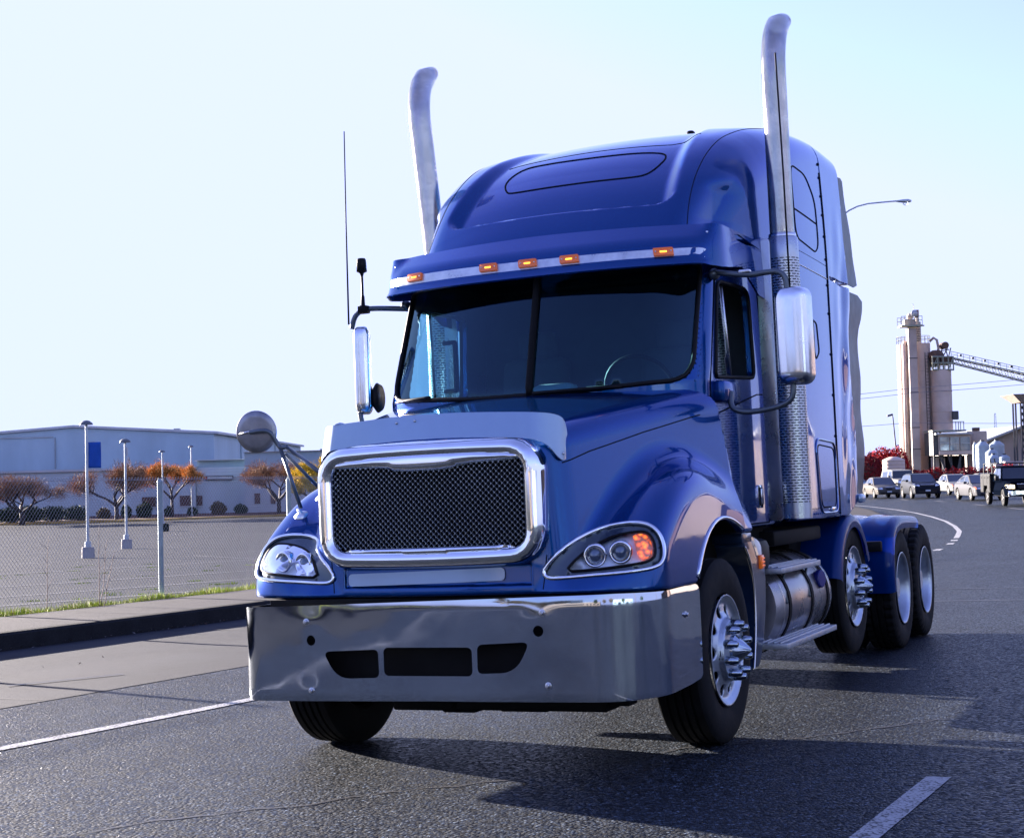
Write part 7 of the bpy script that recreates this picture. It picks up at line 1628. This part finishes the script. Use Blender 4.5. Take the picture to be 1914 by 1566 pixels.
box(bm, (0, 4.8, 0.85), (1.24, 2.36, 0.10)); box(bm, (0, 5.97, 1.1), (1.3, 0.06, 0.6)); tbd = bm_obj('tool_body', bm, 'toolbody', up, auto=30)
for s in (1, -1):
    for (a, b, c, d) in ((3.68, 4.22, 0.68, 1.48), (4.28, 5.2, 1.05, 1.48), (5.28, 5.94, 0.68, 1.48)):
        bm = bmesh.new(); prism(bm, rrect(a, b, c, d, 0.03), 0, s*1.061, s*1.075); dd_ = bm_obj('locker_door', bm, 'toolbody', tbd, auto=30); bm = bmesh.new(); box(bm, (s*1.082, (a+b)/2, d-0.12), (0.02, 0.12, 0.05)); bm_obj('latch', bm, 'chrome', tbd)
bm = bmesh.new()
for s in (1, -1):
    for y in (3.75, 4.8, 5.9): tube(bm, [(s*0.9, y, 1.5), (s*0.88, y, 2.05)], 0.03, 6)
    tube(bm, [(s*0.88, 2.5, 2.05), (s*0.88, 5.95, 2.05)], 0.03, 6); tube(bm, [(s*0.9, 3.75, 1.55), (s*0.88, 4.15, 2.05)], 0.025, 6)
for y in (2.5, 3.4, 4.5, 5.5): tube(bm, [(-0.88, y, 2.05), (0.88, y, 2.05)], 0.025, 6); 
for s in (1, -1):
    for y in (3.4, 4.5): tube(bm, [(s*0.80, y, 2.05), (s*0.86, y-0.05, 2.30)], 0.03, 5)
bm_obj('ladder_rack', bm, 'carblack', up, auto=40)

# ================================================================== ACROSS THE ROAD, BEHIND THE CAMERA (seen in the chrome and paint)
M['brick'] = clad('brown_shop_wall', (0.13, 0.08, 0.06), 2.0, True, 0.3); M['paleshop'] = simple('pale_shop_wall', (0.17, 0.135, 0.115), 0.8, var=0.15, scale=0.3)
for i, (x, y, w_, d_, h_, rz, mat, lab) in enumerate([(62, 42, 30, 22, 7, -25, 'brick', 'brown workshop building across the road outside the picture'), (88, 84, 34, 24, 6, -20, 'paleshop', 'pale storage building farther along the road outside the picture'), (30, -58, 40, 16, 8, 10, 'wallt', 'brown roadside building behind the camera'), (-40, -70, 44, 16, 6, -8, 'paleshop', 'pale low building behind the camera to the left')]):
    b_ = empty('roadside_building', lab, 'building', 'buildings outside the picture', loc=(x, y, hz(x, y)-0.3), rz=rad(rz)); bm = bmesh.new(); box(bm, (0, 0, h_/2), (w_, d_, h_)); bm_obj('wall', bm, mat, b_)
    bm = bmesh.new(); prism(bm, [(-d_/2-0.6, h_), (0, h_+1.8), (d_/2+0.6, h_), (d_/2+0.6, h_+0.3), (0, h_+2.1), (-d_/2-0.6, h_+0.3)], 0, -w_/2-0.5, w_/2+0.5); bm_obj('roof', bm, 'roofgrey', b_)
    for k in range(5):
        for fy in (-1, 1): bm = bmesh.new(); box(bm, (-w_/2+w_*(k+0.5)/5, fy*(d_/2+0.02), 2.0), (w_*0.11, 0.1, 1.6)); bm_obj('window', bm, 'carglass', b_)
for i, (x, y) in enumerate([(15, -14), (26, 8), (38, 31), (50, 56), (63, 82)]):
    p_ = empty('utility_pole', ['utility pole with crossarm behind the camera', 'utility pole with crossarm beside the camera', 'utility pole with crossarm level with the truck', 'utility pole with crossarm beyond the truck', 'utility pole with crossarm near the cars'][i]+' across the road', 'pole', 'utility poles across the road', loc=(x+8, y, hz(x+8, y))); bm = bmesh.new(); tube(bm, [(0, 0, -0.3), (0, 0, 10.5)], [0.16, 0.11], 10); bm_obj('pole', bm, 'rust', p_, smooth=True); bm = bmesh.new(); box(bm, (0, 0, 9.8), (2.4, 0.12, 0.12)); bm_obj('crossarm', bm, 'rust', p_)
for off_ in (-1.1, 0, 1.1):
    pts = [(x+8+off_, y, hz(x+8, y)+9.9) for x, y in [(15, -14), (26, 8), (38, 31), (50, 56), (63, 82)]]; wireline(pts, 0.02, ['left', 'middle', 'right'][int(round(off_/1.1))+1]+' wire strung along the utility poles across the road')
for i, (x, y, h_) in enumerate([(-14, -30, 7), (4, -36, 8), (20, -34, 6.5), (-30, -24, 7.5), (46, -20, 8), (-6, -48, 9)]):
    rng = random.Random(300+i); V = []; F_ = []; t = empty('roadside_tree', ['dark green tree behind the camera, nearest the kerb', 'bronze leafed tree in the middle of the row behind the camera', 'lowest dark green tree behind the camera', 'bronze tree behind the camera beyond the sidewalk', 'dark green tree standing apart across the road', 'tallest bronze tree at the back behind the camera'][i], 'tree', 'trees behind the camera', loc=(x, y, hz(x, y)))
    leaves(V, F_, rng, (0, 0, h_*0.62), (h_*0.36, h_*0.36, h_*0.36), 900, 0.35, shell=0.4); mesh_obj('crown', V, F_, 'hedgebrown' if i % 2 else 'hedge', t, smooth=False)
    bm = bmesh.new(); tube(bm, [(0, 0, -0.2), (0.1, 0, h_*0.6)], [0.25, 0.12], 8); bm_obj('trunk', bm, 'barkdark', t, smooth=True)
